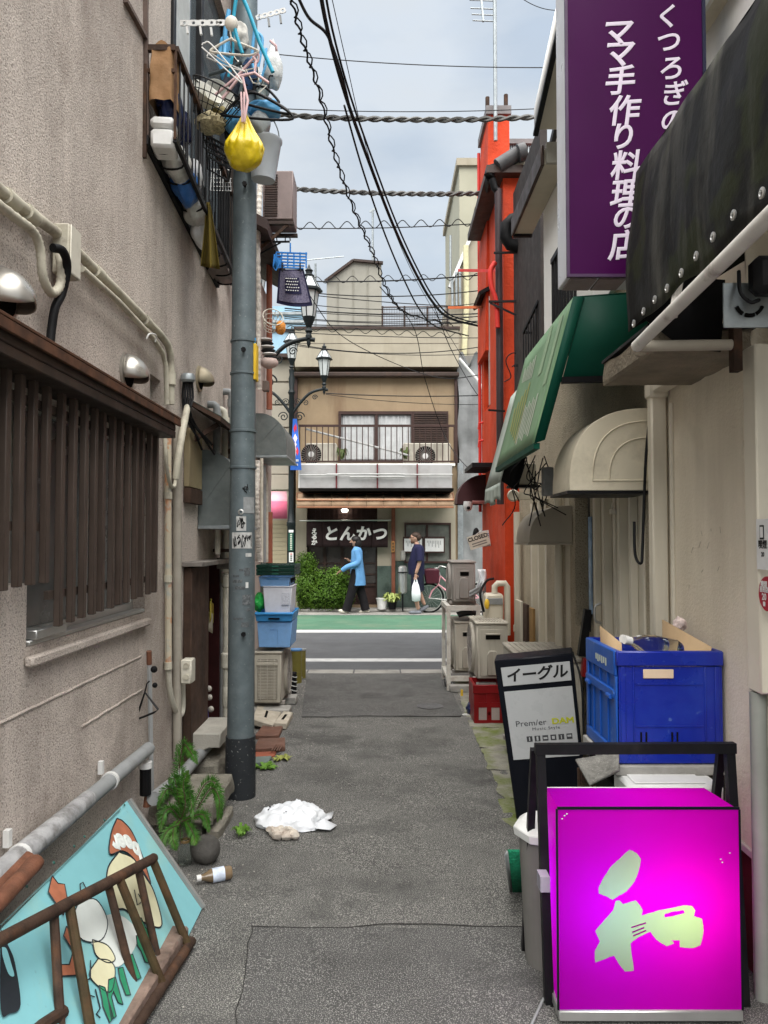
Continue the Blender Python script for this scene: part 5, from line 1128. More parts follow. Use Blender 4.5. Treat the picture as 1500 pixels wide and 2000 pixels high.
# balcony
BY = 16.55
bz, rt = K(700, 905, BY).z, K(700, 829, BY).z; bx0, bx1 = K(583, 900, BY).x, K(889, 900, BY).x
bal = G().box(bx0, bx1, BY, YF - .002, bz - .05, bz).build('balcony_slab', m_white, TH)
for z, h in ((rt, .05), (bz + .06, .03)): G().box(bx0, bx1, BY + .01, BY + .05, z - h, z).build('railing_bar', m_brd, bal)
for i in range(28): x = bx0 + .02 + (bx1 - bx0 - .04) * i / 27; G().box(x - .010, x + .010, BY + .02, BY + .04, bz + .062, rt - .052).build('railing_bar', m_brd, bal)
for px, lab in ((609, 'white'), (830, 'white')):
    c = K(px, 886, BY + .3); g = G().box(c.x - .36 * (px > 700) - .12, c.x + .55, BY + .18, BY + .5, bz + .03, c.z + .22)
    t = T('condenser', ['pale air conditioner with round fan at the left end of the balcony', 'pale air conditioner under the brown shutter on the balcony'][px > 700], 'air conditioner', (c.x, BY + .3, bz))
    g.build('casing', m_acb, t, bevel=.02)
    fr = .22; fc = Vector((c.x, BY + .178, c.z - .03 + (0.0 if px < 700 else -.04)))
    G().lathe([(fr, 0), (fr, .02), (0, .02)], fc, (0, -1, 0), 28).build('fan_well', m_dark, t)
    g = G()
    for k in range(26): a = 2*math.pi*k/26; g.cyl(fc + Vector((.06*math.cos(a), -.03, .06*math.sin(a))), fc + Vector((fr*math.cos(a), -.028, fr*math.sin(a))), .006, n=4)
    o = g.build('fan_guard', m_acd, t); o['kind'] = 'stuff'
    G().lathe([(.065, .02), (.06, .04), (0, .042)], fc, (0, -1, 0), 16).build('hub', m_wplast, t)
tag(G().tube([K(598, 838, BY + .08), K(800, 890, BY + .08)], .022, 8).build('laundry_pole', M('dull white tube', (.36, .36, .35), .5)), 'white pole leaning diagonally behind the balcony railing', 'pole')
for px, s_, lab in ((667, 1, 'small potted plant behind the railing left of the balcony window'), (792, 2, 'small potted plant behind the railing right of the balcony window')):
    leaf_tuft('balcony_plant', K(px, 897, BY + .2), 30, .14, .26, M('dusty leaf', (.09, .12, .04), .7, .4, 9), lab, s_ + 40, 'plant')
# sign band of blank panels with tubes
sb = T('sign_band', 'row of four blank white sign panels under the balcony', 'sign', tuple(K(735, 955, BY - .05)))
px_ = (584, 657, 737, 815, 884)
for i in range(4): fbox(G(), px_[i] + 1, px_[i+1] - 1, 908, 953, BY - .06, BY - .02).build('panel', M('soiled sign panel', (.34, .335, .33), .5, .06, 3, dirt=(.22, .2, .18), damt=.5, dscale=2), sb)
for p in px_[1:4]: fbox(G(), p - 1.3, p + 1.3, 906, 954, BY - .10, BY - .061).build('divider', M('dark red trim', (.12, .02, .025), .6), sb)
fbox(G(), 583, 886, 953.5, 958.5, BY - .12, YF - .003).build('soffit', m_dark, sb)  # near-black strip standing for the shadow band below the sign panels
fbox(G(), 583, 584.6, 906, 953, BY - .07, BY - .01).build('end_trim', m_wplast, sb)
for a, b, y in ((585, 660, 928), (638, 790, 926), (782, 884, 927), (683, 790, 931.5)): G().cyl(K(a, y, BY - .14), K(b, y, BY - .14), .016, n=8).build('tube_lamp', MATS['dull white tube'], sb)
# beige roller awning
aw = T('roller_awning', 'beige canvas awning rolled out above the tonkatsu entrance', 'awning', tuple(K(735, 990, 16.4)))
AY0, AY1 = YF - .02, 16.35
p0, p1 = K(580, 964, AY0), K(885, 964, AY0); r0, r1 = K(580, 977, AY1), K(886, 977, AY1); s0, s1 = K(580, 991, AY1), K(886, 991, AY1)
m_aw = M('beige awning canvas', (.42, .29, .19), .85, .08, 3, dirt=(.34, .2, .12), damt=.6, streak=True, dscale=4)
nseg = 9
for i in range(nseg):
    u, v = i / nseg, (i + .985) / nseg; G().add([p0.lerp(p1, u), p0.lerp(p1, v), r0.lerp(r1, v), r0.lerp(r1, u), s0.lerp(s1, u), s0.lerp(s1, v)], [(0,1,2,3),(3,2,5,4)]).build('canvas_strip', m_aw, aw, solid=.01)
for a, b in ((s0, s1), (r0, r1), (p0, p1)): G().cyl(a + Vector((0, -.015, 0)), b + Vector((0, -.015, 0)), .018, n=6).build('tube', M('rust brown tube', (.25, .11, .06), .6), aw)
for u in (0, .32, .68, 1): G().cyl(p0.lerp(p1, u) + Vector((0, 0, .015)), r0.lerp(r1, u) + Vector((0, -.01, .012)), .012, n=6).build('arm', MATS['rust brown tube'], aw)
# entrance
G().box(d0 - .25, d0 - .0, YF - .08, YF - .002, 0, K(600, 985).z).build('entrance_pillar', m_fc, TH)
G().box(d1 + .0, K(765, 1000).x, YF - .05, YF - .002, K(750, 1105).z, K(750, 985).z).build('cream_panel', m_fc, TH)
G().box(d1 + .0, K(765, 1000).x, YF - .06, YF - .002, .0, K(750, 1105).z - .002).build('marble_slab', m_marb, TH)
G().box(K(772, 1000).x, xb, YF - .06, YF - .002, .0, K(750, 1096).z).build('marble_slab', m_marb, TH)
G().box(K(772, 1000).x, xb - .06, YF - .05, YF - .002, K(750, 1095).z, K(750, 985).z).build('cream_panel', m_fc, TH)
G().box(K(764.5, 1000).x, K(771.5, 1000).x, YF - .14, YF - .003, .1, K(750, 985).z).build('timber_post', M('red brown timber', (.20, .07, .04), .6, .2), TH)
G().box(d0 - .25, xb, YF - .5, YF - .1, .013, .07).build('threshold', m_conc, TH, bevel=.01)
lat = G().box(d0, d1, YF + .10, YF + .13, .10, K(700, 985).z).build('door', m_brd, TH)
for i in range(5): x = d0 + (d1 - d0) * i / 4; G().box(x - .035, x + .035, YF + .06, YF + .099, .1, K(700, 1068).z).build('stile', m_brownm, lat)
for z in (.14, .55, .8, 1.05, 1.5): G().box(d0, d1, YF + .07, YF + .099, z - .02, z + .02).build('rail', m_brownm, lat)
for i in range(4):
    x = d0 + (d1 - d0) * i / 4; G().box(x + .04, x + (d1 - d0) / 4 - .04, YF + .088, YF + .095, .6, K(700, 1068).z).build('pane', glass('door glass', (.05, .045, .04), .2), lat)
for i in range(15): px = 606 + i * 9; G().box(K(px, 1000).x - .01, K(px, 1000).x + .01, YF + .07, YF + .09, K(px, 1020).z, K(px, 987).z).build('lattice_bar', m_brd, lat)
for py in (995, 1003, 1011): G().box(d0, d1, YF + .06, YF + .069, K(700, py).z - .006, K(700, py).z + .006).build('lattice_bar', m_brd, lat)
lp = K(673, 997, YF - .05); t = tag(G().box(lp.x - .07, lp.x + .07, YF - .06, YF + .0, lp.z - .03, lp.z + .03).build('entrance_lamp', emit('lamp glow', (1, .93, .8), 3.0), bevel=.01), 'small lit lamp above the noren curtain', 'lamp')
# noren curtain
NY = 17.0
nr = T('noren_curtain', 'dark brown noren curtain with white brush lettering over the entrance', 'curtain', tuple(K(678, 1045, NY)))
m_nor = M('brown noren cloth', (.024, .013, .013), .9, .15, 8)
ns = ((598.5, 630), (630.6, 662), (662.6, 694), (694.6, 726), (726.6, 757.5))
for a, b in ns:
    A, B = K(a, 1019, NY), K(b, 1069, NY)
    G().grid(lambda u, v: Vector((A.x + (B.x - A.x) * u, NY + .02 * math.sin(u * 5 + a) * v, A.z + (B.z - A.z) * v)), 10, 6).build('panel', m_nor, nr, smooth=80, solid=.004)
G().cyl(K(585, 1017, NY), K(763, 1016, NY), .014, n=8).build('rod', m_alu, nr)
m_let = M('white dye', (.72, .70, .66), .8)
for ch, px in zip('とんかつ', (646, 678, 709, 741)):
    o = K(px, 1044, NY - .035); text(ch, .34, .014, .12).xf(frame(o, (1, 0, 0), (0, 0, 1))).build('letter', m_let, nr, smooth=0)
for ch, py in zip('えるか', (1038, 1049, 1060)):
    o = K(613.5, py, NY - .035); text(ch, .13, .006, .1).xf(frame(o, (1, 0, 0), (0, 0, 1))).build('letter', m_let, nr, smooth=0)
# side window with two menu sheets
wn_ = fbox(fbox(fbox(fbox(G(), 790, 881, 1021, 1025, YF - .10, YF - .052), 790, 793, 1025.2, 1099, YF - .10, YF - .052), 878, 881, 1025.2, 1099, YF - .10, YF - .052), 790, 881, 1096.2, 1100, YF - .11, YF - .052).build('window', m_brd, TH)
fbox(G(), 832, 836, 1025.2, 1096, YF - .095, YF - .053).build('mullion', m_brd, wn_)
fbox(G(), 793.2, 831.8, 1025.4, 1096, YF - .07, YF - .065).build('pane', M('grey green glass', (.12, .125, .11), .15, .2), wn_)
fbox(G(), 836.2, 877.8, 1025.4, 1096, YF - .07, YF - .065).build('pane', MATS['grey green glass'], wn_)
for a, b, lab in ((787, 827, 'left white menu sheet in brown frame behind the man in navy'), (828, 869, 'right white menu sheet in brown frame on the side window')):
    t = T('menu_board', lab, 'menu', tuple(K((a+b)/2, 1080, YF - .2)))
    fbox(G(), a, b, 1048, 1080, YF - .17, YF - .13).build('frame', m_brd, t)
    fbox(G(), a + 2.5, b - 2.5, 1052, 1077, YF - .176, YF - .1705).build('sheet', m_wplast, t)
    for k in range(9): fbox(G(), a + 6 + k * 3.2, a + 7.2 + k * 3.2, 1056, 1060 + (k * 7) % 13, YF - .178, YF - .1765).build('writing', M('grey ink', (.25, .25, .25), .8), t)
ws = T('wooden_sign', 'small orange wooden name board on the timber post', 'sign', tuple(K(768, 1065, YF - .17)))
fbox(G(), 764, 771, 1057, 1079, YF - .18, YF - .142).build('board', M('orange wood', (.42, .20, .07), .6, .2), ws, bevel=.005)
for py in (1062, 1068, 1074): fbox(G(), 766.5, 768.8, py - 1.8, py + 1.6, YF - .184, YF - .1805).build('glyph', m_ink, ws)
wl = K(787, 1085, YF - .2); tag(G().lathe([(.0, -.1), (.05, -.1), (.06, .0), (.05, .09), (.0, .12)], wl, (0, 0, 1), 12).build('wall_lantern', M('dull lantern', (.3, .29, .26), .4)), 'small wall lantern above the silver post box', 'lantern')
# silver post box on a stand
pbx = T('post_box', 'tall silver box on a thin post left of the man in navy', 'post box', tuple(K(786, 1188, 16.75)))
fbox(G(), 778, 795, 1105, 1160, 16.7, 16.85).build('body', m_alu, pbx, bevel=.04)
fbox(G(), 784.5, 788.5, 1107, 1159, 16.685, 16.699).build('stripe', m_pvcg, pbx)
fbox(G(), 776.5, 796.5, 1117, 1119, 16.67, 16.699).build('band', m_black, pbx)
fbox(G(), 785, 788, 1160.5, 1193, 16.75, 16.79).build('post', m_black, pbx)
# pots
for px, nm, lab, mat, r, h in ((746, 'white_pot', 'empty white plastic pot beside the entrance', m_wplast, .125, .24), (766, 'black_pot', 'black pot holding a spiky pale plant', m_black, .10, .16)):
    c = K(px, 1186, 16.8); c.z = .012 + .058
    t = T(nm, lab, 'pot', tuple(c)); G().lathe([(0, 0), (r * .75, 0), (r, h), (r * 1.06, h), (r * 1.06, h - .02), (r * .93, h - .021), (r * .7, .02), (0, .02)], c, (0, 0, 1), 20, caps=False).build('pot', mat, t)
    if px > 750:
        G().lathe([(0, h - .04), (r * .9, h - .04)], c, (0, 0, 1), 16).build('soil', m_wood, t)
        lf = leaf_tuft('spider_plant', c + Vector((0, 0, h - .03)), 46, .24, .24, M('variegated leaf', (.34, .40, .12), .6, .4, 8), 'spiky pale green plant in the black pot', 9, 'plant')
# hedge bushes
m_bush = M('boxwood leaf', (.062, .13, .012), .55, .40, 5, dirt=(.13, .22, .022), damt=.65, dscale=4)
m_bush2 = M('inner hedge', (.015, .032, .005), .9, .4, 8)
def bush(lab, lobes, n, seed):
    rnd = random.Random(seed); c0 = lobes[0][0]
    t = T('hedge_bush', lab, 'bush', (c0.x, c0.y, .02))
    g = G(); gs = G()
    tot = sum(r[0]*r[2] for _, r in lobes)
    for c, r in lobes:
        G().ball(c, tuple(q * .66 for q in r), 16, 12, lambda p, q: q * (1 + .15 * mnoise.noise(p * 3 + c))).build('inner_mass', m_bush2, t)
        for i in range(int(n * r[0] * r[2] / tot)):
            d = Vector((rnd.gauss(0, 1), rnd.gauss(0, 1) - .3, rnd.gauss(0, 1))).normalized()
            k = (.78 + .38 * mnoise.noise(d * 2.2 + c) + .22 * mnoise.noise(d * 6 + c)) + rnd.uniform(-.12, .16) + (.18 if rnd.random() < .06 else 0)
            p = c + Vector((d.x * r[0], d.y * r[1], d.z * r[2])) * k
            if p.z < .03: continue
            a = Vector((rnd.uniform(-1, 1), rnd.uniform(-1, 1), rnd.uniform(-.3, 1))).normalized(); b = a.cross(d).normalized() if a.cross(d).length > .01 else Vector((1, 0, 0))
            s = rnd.uniform(.022, .045); w = s * .5
            g.add([p, p + a * s * .5 + b * w, p + a * s, p + a * s * .5 - b * w], [(0,1,2,3)])
    o = g.build('foliage', m_bush, t, smooth=0)
    for k in range(5): x = c0.x + rnd.uniform(-.2, .2); G().tube([(x, c0.y, .0), (x + rnd.uniform(-.1, .1), c0.y, .5)], [.025, .012], 6).build('stem', m_wood, t)
bush('taller clipped green bush behind the lamp post', [(K(600, 1150, 16.95), (.30, .26, .60)), (K(598, 1105, 16.95), (.24, .22, .30))], 6500, 11)
bush('lower spreading green bush between lamp post and walking woman', [(K(648, 1155, 16.85), (.46, .3, .50)), (K(650, 1132, 16.85), (.38, .26, .28)), (K(622, 1165, 16.9), (.3, .3, .35)), (K(672, 1160, 16.85), (.25, .25, .36))], 8500, 12)
# neighbour on the left: panelled wall, pink shop awning, siding
NB = T('panelled_house', 'cream panelled house with horizontal siding left of the restaurant', 'building', (-4, YF + .1, 0))
m_pan = M('cream wall panel', (.34, .31, .25), .8, .06, 2, dirt=(.3, .27, .22), damt=.4)
xl0 = K(572, 900, YF + .1).x
G().box(xl0 - 5, xl0, YF + .2, YF + 7, 0, K(550, 690).z).build('wall', m_pan, NB)
for i in range(11):
    z1_ = K(550, 1016 + 8.5 * i).z; G().box(xl0 - 1.6, xl0 - .06, YF + .15, YF + .199, z1_ - .092, z1_).build('siding_board', M('tan siding', (.36, .31, .21), .8, .1, 4), NB)
for i in range(3):
    for j in range(2):
        z1_ = K(550, 895 + 31 * j).z; xx = xl0 - .05 - .5 * (i + 1); G().box(xx, xx + .485, YF + .16, YF + .199, z1_ - .345, z1_).build('panel', m_pan, NB, bevel=.01)
for i in range(4):
    z1_ = K(550, 700 + 45 * i).z; G().box(xl0 - 1.6, xl0 - .05, YF + .16, YF + .199, z1_ - .49, z1_).build('panel', m_pan, NB, bevel=.01)
fbox(G(), 520, 572, 690, 697, YF - .05, YF + .199).build('eave', m_brownm, NB)
pk = T('pink_awning', 'pink shop awning beside the lamp post across the street', 'awning', tuple(K(545, 1012, YF - .5)))
m_pk = M('pink awning cloth', (.55, .12, .20), .7, .08)
a0, a1, b0_, b1_ = K(515, 960, YF), K(560, 960, YF), K(513, 979, YF - .55), K(561, 979, YF - .55)
G().add([a0, a1, b1_, b0_], [(0,1,2,3)]).build('slope', M('pale pink cloth', (.68, .36, .42), .7, .08), pk, solid=.008)
c0_, c1_ = K(513, 1013, YF - .55), K(561, 1013, YF - .55); G().add([b0_, b1_, c1_, c0_], [(0,1,2,3)]).build('valance', m_pk, pk, solid=.008)
# neighbour on the right: building under a grey dust sheet, cream walls above
NR = T('sheeted_building', 'building wrapped in grey dust sheet at the right of the restaurant', 'building', (2.2, YF, 0))
xr0 = K(895, 900).x
G().box(xr0 + .03, xr0 + 4.5, YF + .2, YF + 7, 0, K(900, 690).z).build('wall', M('grey brown wall', (.22, .21, .19), .8, .15), NR)
m_sheet = M('grey dust sheet', (.20, .205, .205), .8, .2, 3, bump=.4, bscale=9, dirt=(.09, .09, .09), damt=.6, dscale=1.5, streak=True)
def shf(u, v):
    w = .10 * mnoise.noise(Vector((u * 3, v * 6, 0))) + .05 * mnoise.noise(Vector((u * 9, v * 14, 3)))
    return Vector((xr0 + .05 * mnoise.noise(Vector((0, v * 9, 0))) + 1.6 * u, YF + .02 - .12 * math.sin(v * 9.5 + u) ** 2 + w, .02 + (K(905, 700).z) * v + .15 * (v > .98) * math.sin(u * 30)))
G().grid(shf, 30, 70).build('dust_sheet', m_sheet, NR, smooth=80)
G().box(xr0 - .02, xr0 + .10, YF - .06, YF + .19, 0, K(900, 905).z).build('metal_post', m_steel, NR)
G().tube([K(897, 700, YF - .15), K(935, 745, YF - .15), K(960, 790, YF - .15)], .03, 6).build('sheet_edge', m_wplast, NR)
CB = T('cream_block', 'cream building with pipes rising above the dust sheet at right', 'building', (2.8, YF + 2, 0))
cp = [(878, 640), (880, 560), (938, 418), (1010, 418), (1010, 720), (890, 720)]; q = [K(*p, YF + 1.2) for p in cp]
G().prism([(p.x, p.z) for p in q], (0, YF + 1.2, 0), (1, 0, 0), (0, 0, 1), (0, 5, 0)).build('wall', m_fc, CB)
G().bar(K(878, 562, YF + 1.15), K(938, 418, YF + 1.15), .1, .08).build('verge', m_alu, CB)
G().tube([K(910, 480, YF + 1.1), K(911, 600, YF + 1.1), K(906, 700, YF + 1.1)], .07, 8).build('pipe', M('cream pipe', (.55, .52, .33), .6), CB)
for px in (884, 892, 899): G().cyl(K(px, 600, YF + 1.0), K(px - 1, 540 - (px - 884), YF + 1.0), .03, n=6).build('vent', m_steel, CB)
TB = T('tall_block', 'tall cream apartment block furthest away at right', 'building', (4, 26, 0))
a, b = K(897, 325, 26), K(960, 700, 26); G().box(a.x, a.x + 4, 26, 32, 0, a.z).build('wall', M('pale block wall', (.36, .35, .27), .85, .08, .8), TB)
G().box(a.x - .1, a.x + 4.1, 25.9, 32.1, a.z + .003, a.z + .25).build('roof_edge', m_fc, TB)
for k in range(3): z = K(920, 440 + 70 * k, 26).z; G().box(K(927, 440, 26).x, K(927, 440, 26).x + 1, 25.95, 25.99, z - .6, z + .6).build('window', glass('far glass'), TB)
# a blue sheet roof and a house behind on the left
BB = T('blue_house', 'pale blue house glimpsed behind the street lamps', 'building', (-5, 24, 0))
a, b = K(520, 598, 24), K(592, 760, 24); G().box(a.x - 2, b.x, 24, 29, 0, a.z).build('wall', M('pale blue wall', (.27, .43, .55), .8, .1), BB)
for py in (612, 628, 645): z = K(550, py, 24).z; G().box(a.x - 2, b.x + .05, 23.93, 23.99, z - .05, z + .03).build('trim', m_black if py == 645 else m_steel, BB)
# more of the street beyond the frame edges so that a step aside still shows houses
for k, (x0, x1, h, c, lab) in enumerate(((-14, -6.6, 7.5, (.42, .38, .32), 'plain beige house further left along the street'), (6.2, 15, 8.5, (.38, .37, .36), 'plain grey house further right along the street'))):
    t = T('street_house', lab, 'building', ((x0+x1)/2, YF, 0)); G().box(x0, x1, YF + .3, YF + 8, 0, h).build('wall', M('house wall %d' % k, c, .85, .1, 1), t)
    for i in range(4):
        for j in range(2): xx = x0 + .8 + (x1 - x0 - 2) * i / 3.5; G().box(xx, xx + 1, YF + .26, YF + .299, 1 + 3 * j, 2.3 + 3 * j).build('window', glass('dim glass'), t)
    G().box(x0 - .1, x1 + .1, YF + .1, YF + 8.1, h + .002, h + .2).build('roof', m_brownm, t)
# ================================================================== RIGHT: near beige shop
XR = 1.33
def YR(px, X=XR): return X * F / (px - CX)
def PR(px, py, d=.0): return UX(px, py, XR - d)
m_beige = M('beige painted plaster', (.74, .665, .53), .85, .07, 2, bump=.25, bscale=70, dirt2=(.42, .36, .27), d2scale=1.3, d2amt=.4, dirt=(.48, .41, .30), damt=.45, dscale=1.6, streak=True)
m_bst = M('speckled beige stucco', (.50, .435, .32), .95, .1, 3, bump=.8, bscale=90, speck=(.2, .17, .12), sscale=100, samt=.6, spos=.56, dirt=(.22, .18, .13), damt=.5, dscale=2)
m_frm = M('cream door metal', (.62, .57, .46), .5, .06, 3, dirt=(.34, .3, .23), damt=.4, streak=True)
yc = YR(1465)
RB = T('beige_shop', 'beige plastered shop at the right front with concrete eave', 'building', (XR, 3, 0))
wall('wall', m_beige, RB, 'x', XR, .15, yc, 3.74, .44, 3.0)
G().box(XR + .01, XR + .15, yc, 3.74, 0, .438).build('dado', M('dark red dado', (.10, .018, .022), .6, .2, 4), RB)
G().box(XR - .012, XR + .01, yc, 3.74, .425, .455).build('dado_trim', M('dado trim', (.5, .46, .42), .5), RB, bevel=.004)
G().box(XR + .15, XR + 3, 1.3, 3.74, 0, 6.2).build('inner_block', m_beige, RB)
G().box(XR + .03, XR + .149, 1.3, yc - .22, 2.25, 3.0).build('front_lintel', m_beige, RB)
# aluminium shop front nearer than the wall corner
G().box(XR - .02, XR + .15, yc - .065, yc - .004, 0, 2.25).build('frame_post', m_frm, RB, bevel=.006)
G().cyl((XR - .03, yc - .10, .0), (XR - .03, yc - .10, U(1490, 1352, yc - .1).z), .028, n=16).build('guard_tube', M('grey green tube', (.24, .25, .22), .4, .1), RB)
G().box(XR - .05, XR + .02, yc - .16, yc - .066, U(1490, 1350, yc - .1).z, 2.25).build('frame_post', m_frm, RB, bevel=.006)
gl = G().box(XR + .04, XR + .05, 1.3, yc - .22, .05, 2.25).build('shop_glass', glass('shop glass', (.06, .055, .05), .1), RB)
def rwall_sign(name, px0, px1, py0, py1, mat, lab, X): 
    a, b = UX(px0, py0, X), UX(px1, py1, X); t = T(name, lab, 'sticker', (X, (a.y+b.y)/2, b.z))
    G().box(X - .004, X, b.y, a.y, b.z, a.z).build('sheet', mat, t); return t, a, b
xs = XR - .052
t, a, b = rwall_sign('notice_sticker', 1479, 1512, 1014, 1114, m_wplast, 'white notice sticker with phone symbol at the right edge', xs)
fr_ = frame((xs - .0055, (a.y*.62+b.y*.38), a.z - .045), (0, -1, 0), (0, 0, 1))
G().prism([(-.014, -.024), (.014, -.024), (.014, .024), (-.014, .024)], fr_.translation, (0, -1, 0), (0, 0, 1), (-.0008, 0, 0)).build('phone_symbol', m_ink, t)
G().prism([(-.010, -.018), (.010, -.018), (.010, .018), (-.010, .018)], fr_.translation + Vector((-.0012, 0, 0)), (0, -1, 0), (0, 0, 1), (-.0005, 0, 0)).build('phone_symbol', m_wplast, t)
for k, (s_, dz) in enumerate((('喫煙', .088), ('20', .12))): text(s_, .03 if k == 0 else .02, .001).xf(frame((xs - .005, a.y*.6+b.y*.4, a.z - dz), (0, -1, 0), (0, 0, 1))).build('print', m_ink, t, smooth=0)
t, a, b = rwall_sign('round_sticker', 1482, 1484, 1118, 1200, M('red sticker', (.34, .012, .03), .4), 'round dark red sticker at the right edge below the notice', xs)
bpy.data.objects.remove(t.children[0])
c = UX(1500, 1160, xs); G().lathe([(.058, 0), (.058, .003), (0, .003)], (xs, c.y, c.z), (-1, 0, 0), 32).build('disc', MATS['red sticker'], t)
for s_, dz, sz in (('喫煙', .03, .022), ('目的店', .012, .02), ('20', -.012, .03), ('禁', -.036, .016)): text(s_, sz, .001).xf(frame((xs - .0045, c.y + .018, c.z + dz), (0, -1, 0), (0, 0, 1))).build('print', m_wplast, t, smooth=0)
# eave slab with its downpipe
rough_block('eave_slab', .955, XR + .01, 2.74, 3.32, 2.24, 2.335, M('tan eave concrete', (.22, .185, .135), .95, .25, 6, bump=.6, bscale=50, dirt=(.16, .13, .09), damt=.6, dscale=5), '', .012, RB)
G().box(.95, XR + .02, 2.74, 3.33, 2.338, 2.35).build('eave_sheet', m_black, RB)
dp = T('downpipe', 'cream square downpipe bending from under the concrete eave down the beige wall', 'downpipe', (1.28, 3.5, 0))
yd = YR(1286, 1.285)
G().bar((1.285, yd, U(1286, 752, yd).z), (1.285, yd, .78), .075, .06).build('drop', m_frm, dp, bevel=.008)
zt2 = U(1286, 752, yd).z - .01
G().bar((1.285, yd - .04, zt2), (1.285, 2.84, zt2 + .03), .07, .07).build('run', m_frm, dp, bevel=.008)
G().box(1.24, 1.328, yd - .05, yd + .045, zt2 - .055, zt2 + .05).build('elbow', m_frm, dp, bevel=.01)
G().bar((1.285, 2.84, zt2 + .03), (1.285, 2.80, zt2 + .034), .074, .074).build('clamp', m_black, dp)
G().tube([(1.325, yd - .075, 2.2), (1.325, yd - .075, .7)], .012, 8).build('cable_cover', m_frm, dp)
G().tube(bez([(1.30, 3.7, 2.25), (1.28, 3.74, 2.0), (1.25, 3.72, 1.55), (1.235, 3.70, 1.46), (1.22, 3.74, 1.5), (1.23, 3.78, 1.66)], 30), .007, 6).build('loose_cable', m_cable, dp, smooth=60)
rnd = random.Random(9)
for k in range(16):
    q = UX(rnd.uniform(1335, 1410), rnd.choice((1060, 1090, 1130, 1260, 1280)) + rnd.uniform(-25, 25), XR - .0015); d = Vector((0, rnd.uniform(-.03, .03), rnd.uniform(-.02, .03)))
    G().bar(q, q + d, .0008, .0012, (1, 0, 0)).build('scratch', M('scratch', (.36, .31, .23), .9), RB)
# black tarpaulin valance on a white pipe frame
BA = T('black_awning', 'black weathered tarpaulin awning hanging over the right front', 'awning', (1.1, 2.1, 2.3))
m_tarp = M('black tarpaulin', (.010, .010, .009), .55, .3, 3, bump=.15, bscale=20, dirt=(.085, .083, .072), damt=.8, dscale=6, streak=True, spec=.12, speck=(.022, .026, .010), sscale=5, samt=.7, spos=.52)
def tarp(u, v):
    y = 2.80 - 1.35 * u; z0_ = 2.335 + .01 * math.sin(u * 21); z1_ = 2.93
    return Vector((.90 + .035 * v + .012 * mnoise.noise(Vector((u * 7, v * 2, 0))) - .02 * math.sin(math.pi * v), y, z0_ + (z1_ - z0_) * v))
G().grid(tarp, 60, 14).build('valance', m_tarp, BA, smooth=80, solid=.004)
G().grid(lambda u, v: Vector((.937 + .40 * v, 2.80 - 1.35 * u, 2.93 + .34 * v)), 20, 4).build('roof_sheet', m_tarp, BA, smooth=80, solid=.004)
G().add([(.905, 2.802, 2.34), (.937, 2.802, 2.93), (1.33, 2.802, 3.26), (1.33, 2.802, 2.6)], [(0,1,2,3)]).build('end_sheet', m_tarp, BA, solid=.004)
for px, py in ((1490, 377), (1434, 420), (1394, 463), (1361, 500), (1332, 533), (1304, 563), (1280, 585), (1258, 608), (1239, 632)):
    p = UX(px, py, .888); G().lathe([(.013, 0), (.014, .004), (.008, .006), (.007, .002)], p, (-1, 0, 0), 14, caps=False).build('eyelet', m_alu, BA)
m_wpipe = M('chipped white pipe', (.58, .55, .50), .5, .1, 8, dirt=(.14, .09, .06), damt=.9, dscale=9, dpos=.57)
p0_, p1_ = UX(1244, 676, .885), UX(1540, 385, .885)
G().tube([p0_, p0_.lerp(p1_, .5), p1_], .021, 14).build('frame_pipe', m_wpipe, BA)
G().tube([p0_ + Vector((.0, .0, .0)), Vector((1.24, p0_.y, p0_.z + .005))], .019, 12).build('frame_pipe', M('cream pipe paint', (.40, .36, .29), .6, .1), BA)
for k in (.28, .93): q = p0_.lerp(p1_, k); G().cyl(q + Vector((.02, 0, 0)), q + Vector((.06, 0, .22)), .014, n=8).build('frame_strut', m_wpipe, BA)
G().box(1.215, 1.245, p0_.y - .02, p0_.y + .02, p0_.z - .09, p0_.z + .14).build('wall_bracket', m_rust, BA)
G().add([(1.06, 2.72, 2.26), (1.20, 2.72, 2.24), (1.22, 2.72, 2.5), (.96, 2.72, 2.52), (.93, 2.72, 2.36)], [(0,1,2,3,4)]).build('hanging_flap', m_rubber, BA, solid=.006)
bp = T('bracket_plate', 'slotted grey metal bracket plate under the black awning', 'bracket', tuple(U(1460, 600, 2.35)))
a, b = U(1412, 552, 2.35), U(1540, 640, 2.35); G().box(a.x, b.x, 2.35, 2.356, b.z, a.z).build('plate', m_steel, bp, bevel=.002)
cc = U(1463, 590, 2.348)
for a0 in (200, 250, 300): G().tube([cc + Vector((.042 * math.cos(R(a0 + 8 * i)), -.002, .042 * math.sin(R(a0 + 8 * i)))) for i in range(6)], .006, 6).build('slot', m_dark, bp)
for dx, dz in ((-.004, .006), (.03, .006)): G().lathe([(.005, 0), (0, .001)], cc + Vector((dx, -.002, dz)), (0, -1, 0), 10).build('hole', m_dark, bp)
fl = T('flood_lamp', 'black rounded floodlight above the bracket plate at the right edge', 'lamp', tuple(U(1495, 540, 2.3)))
c = U(1500, 540, 2.28); G().box(c.x - .05, c.x + .06, 2.25, 2.32, c.z - .055, c.z + .06).build('housing', m_black, fl, bevel=.02)
G().tube(bez([U(1443, 530, 2.34), U(1446, 570, 2.3), U(1465, 590, 2.3), U(1482, 586, 2.3)], 16), .006, 6).build('cable', m_cable, fl, smooth=60)
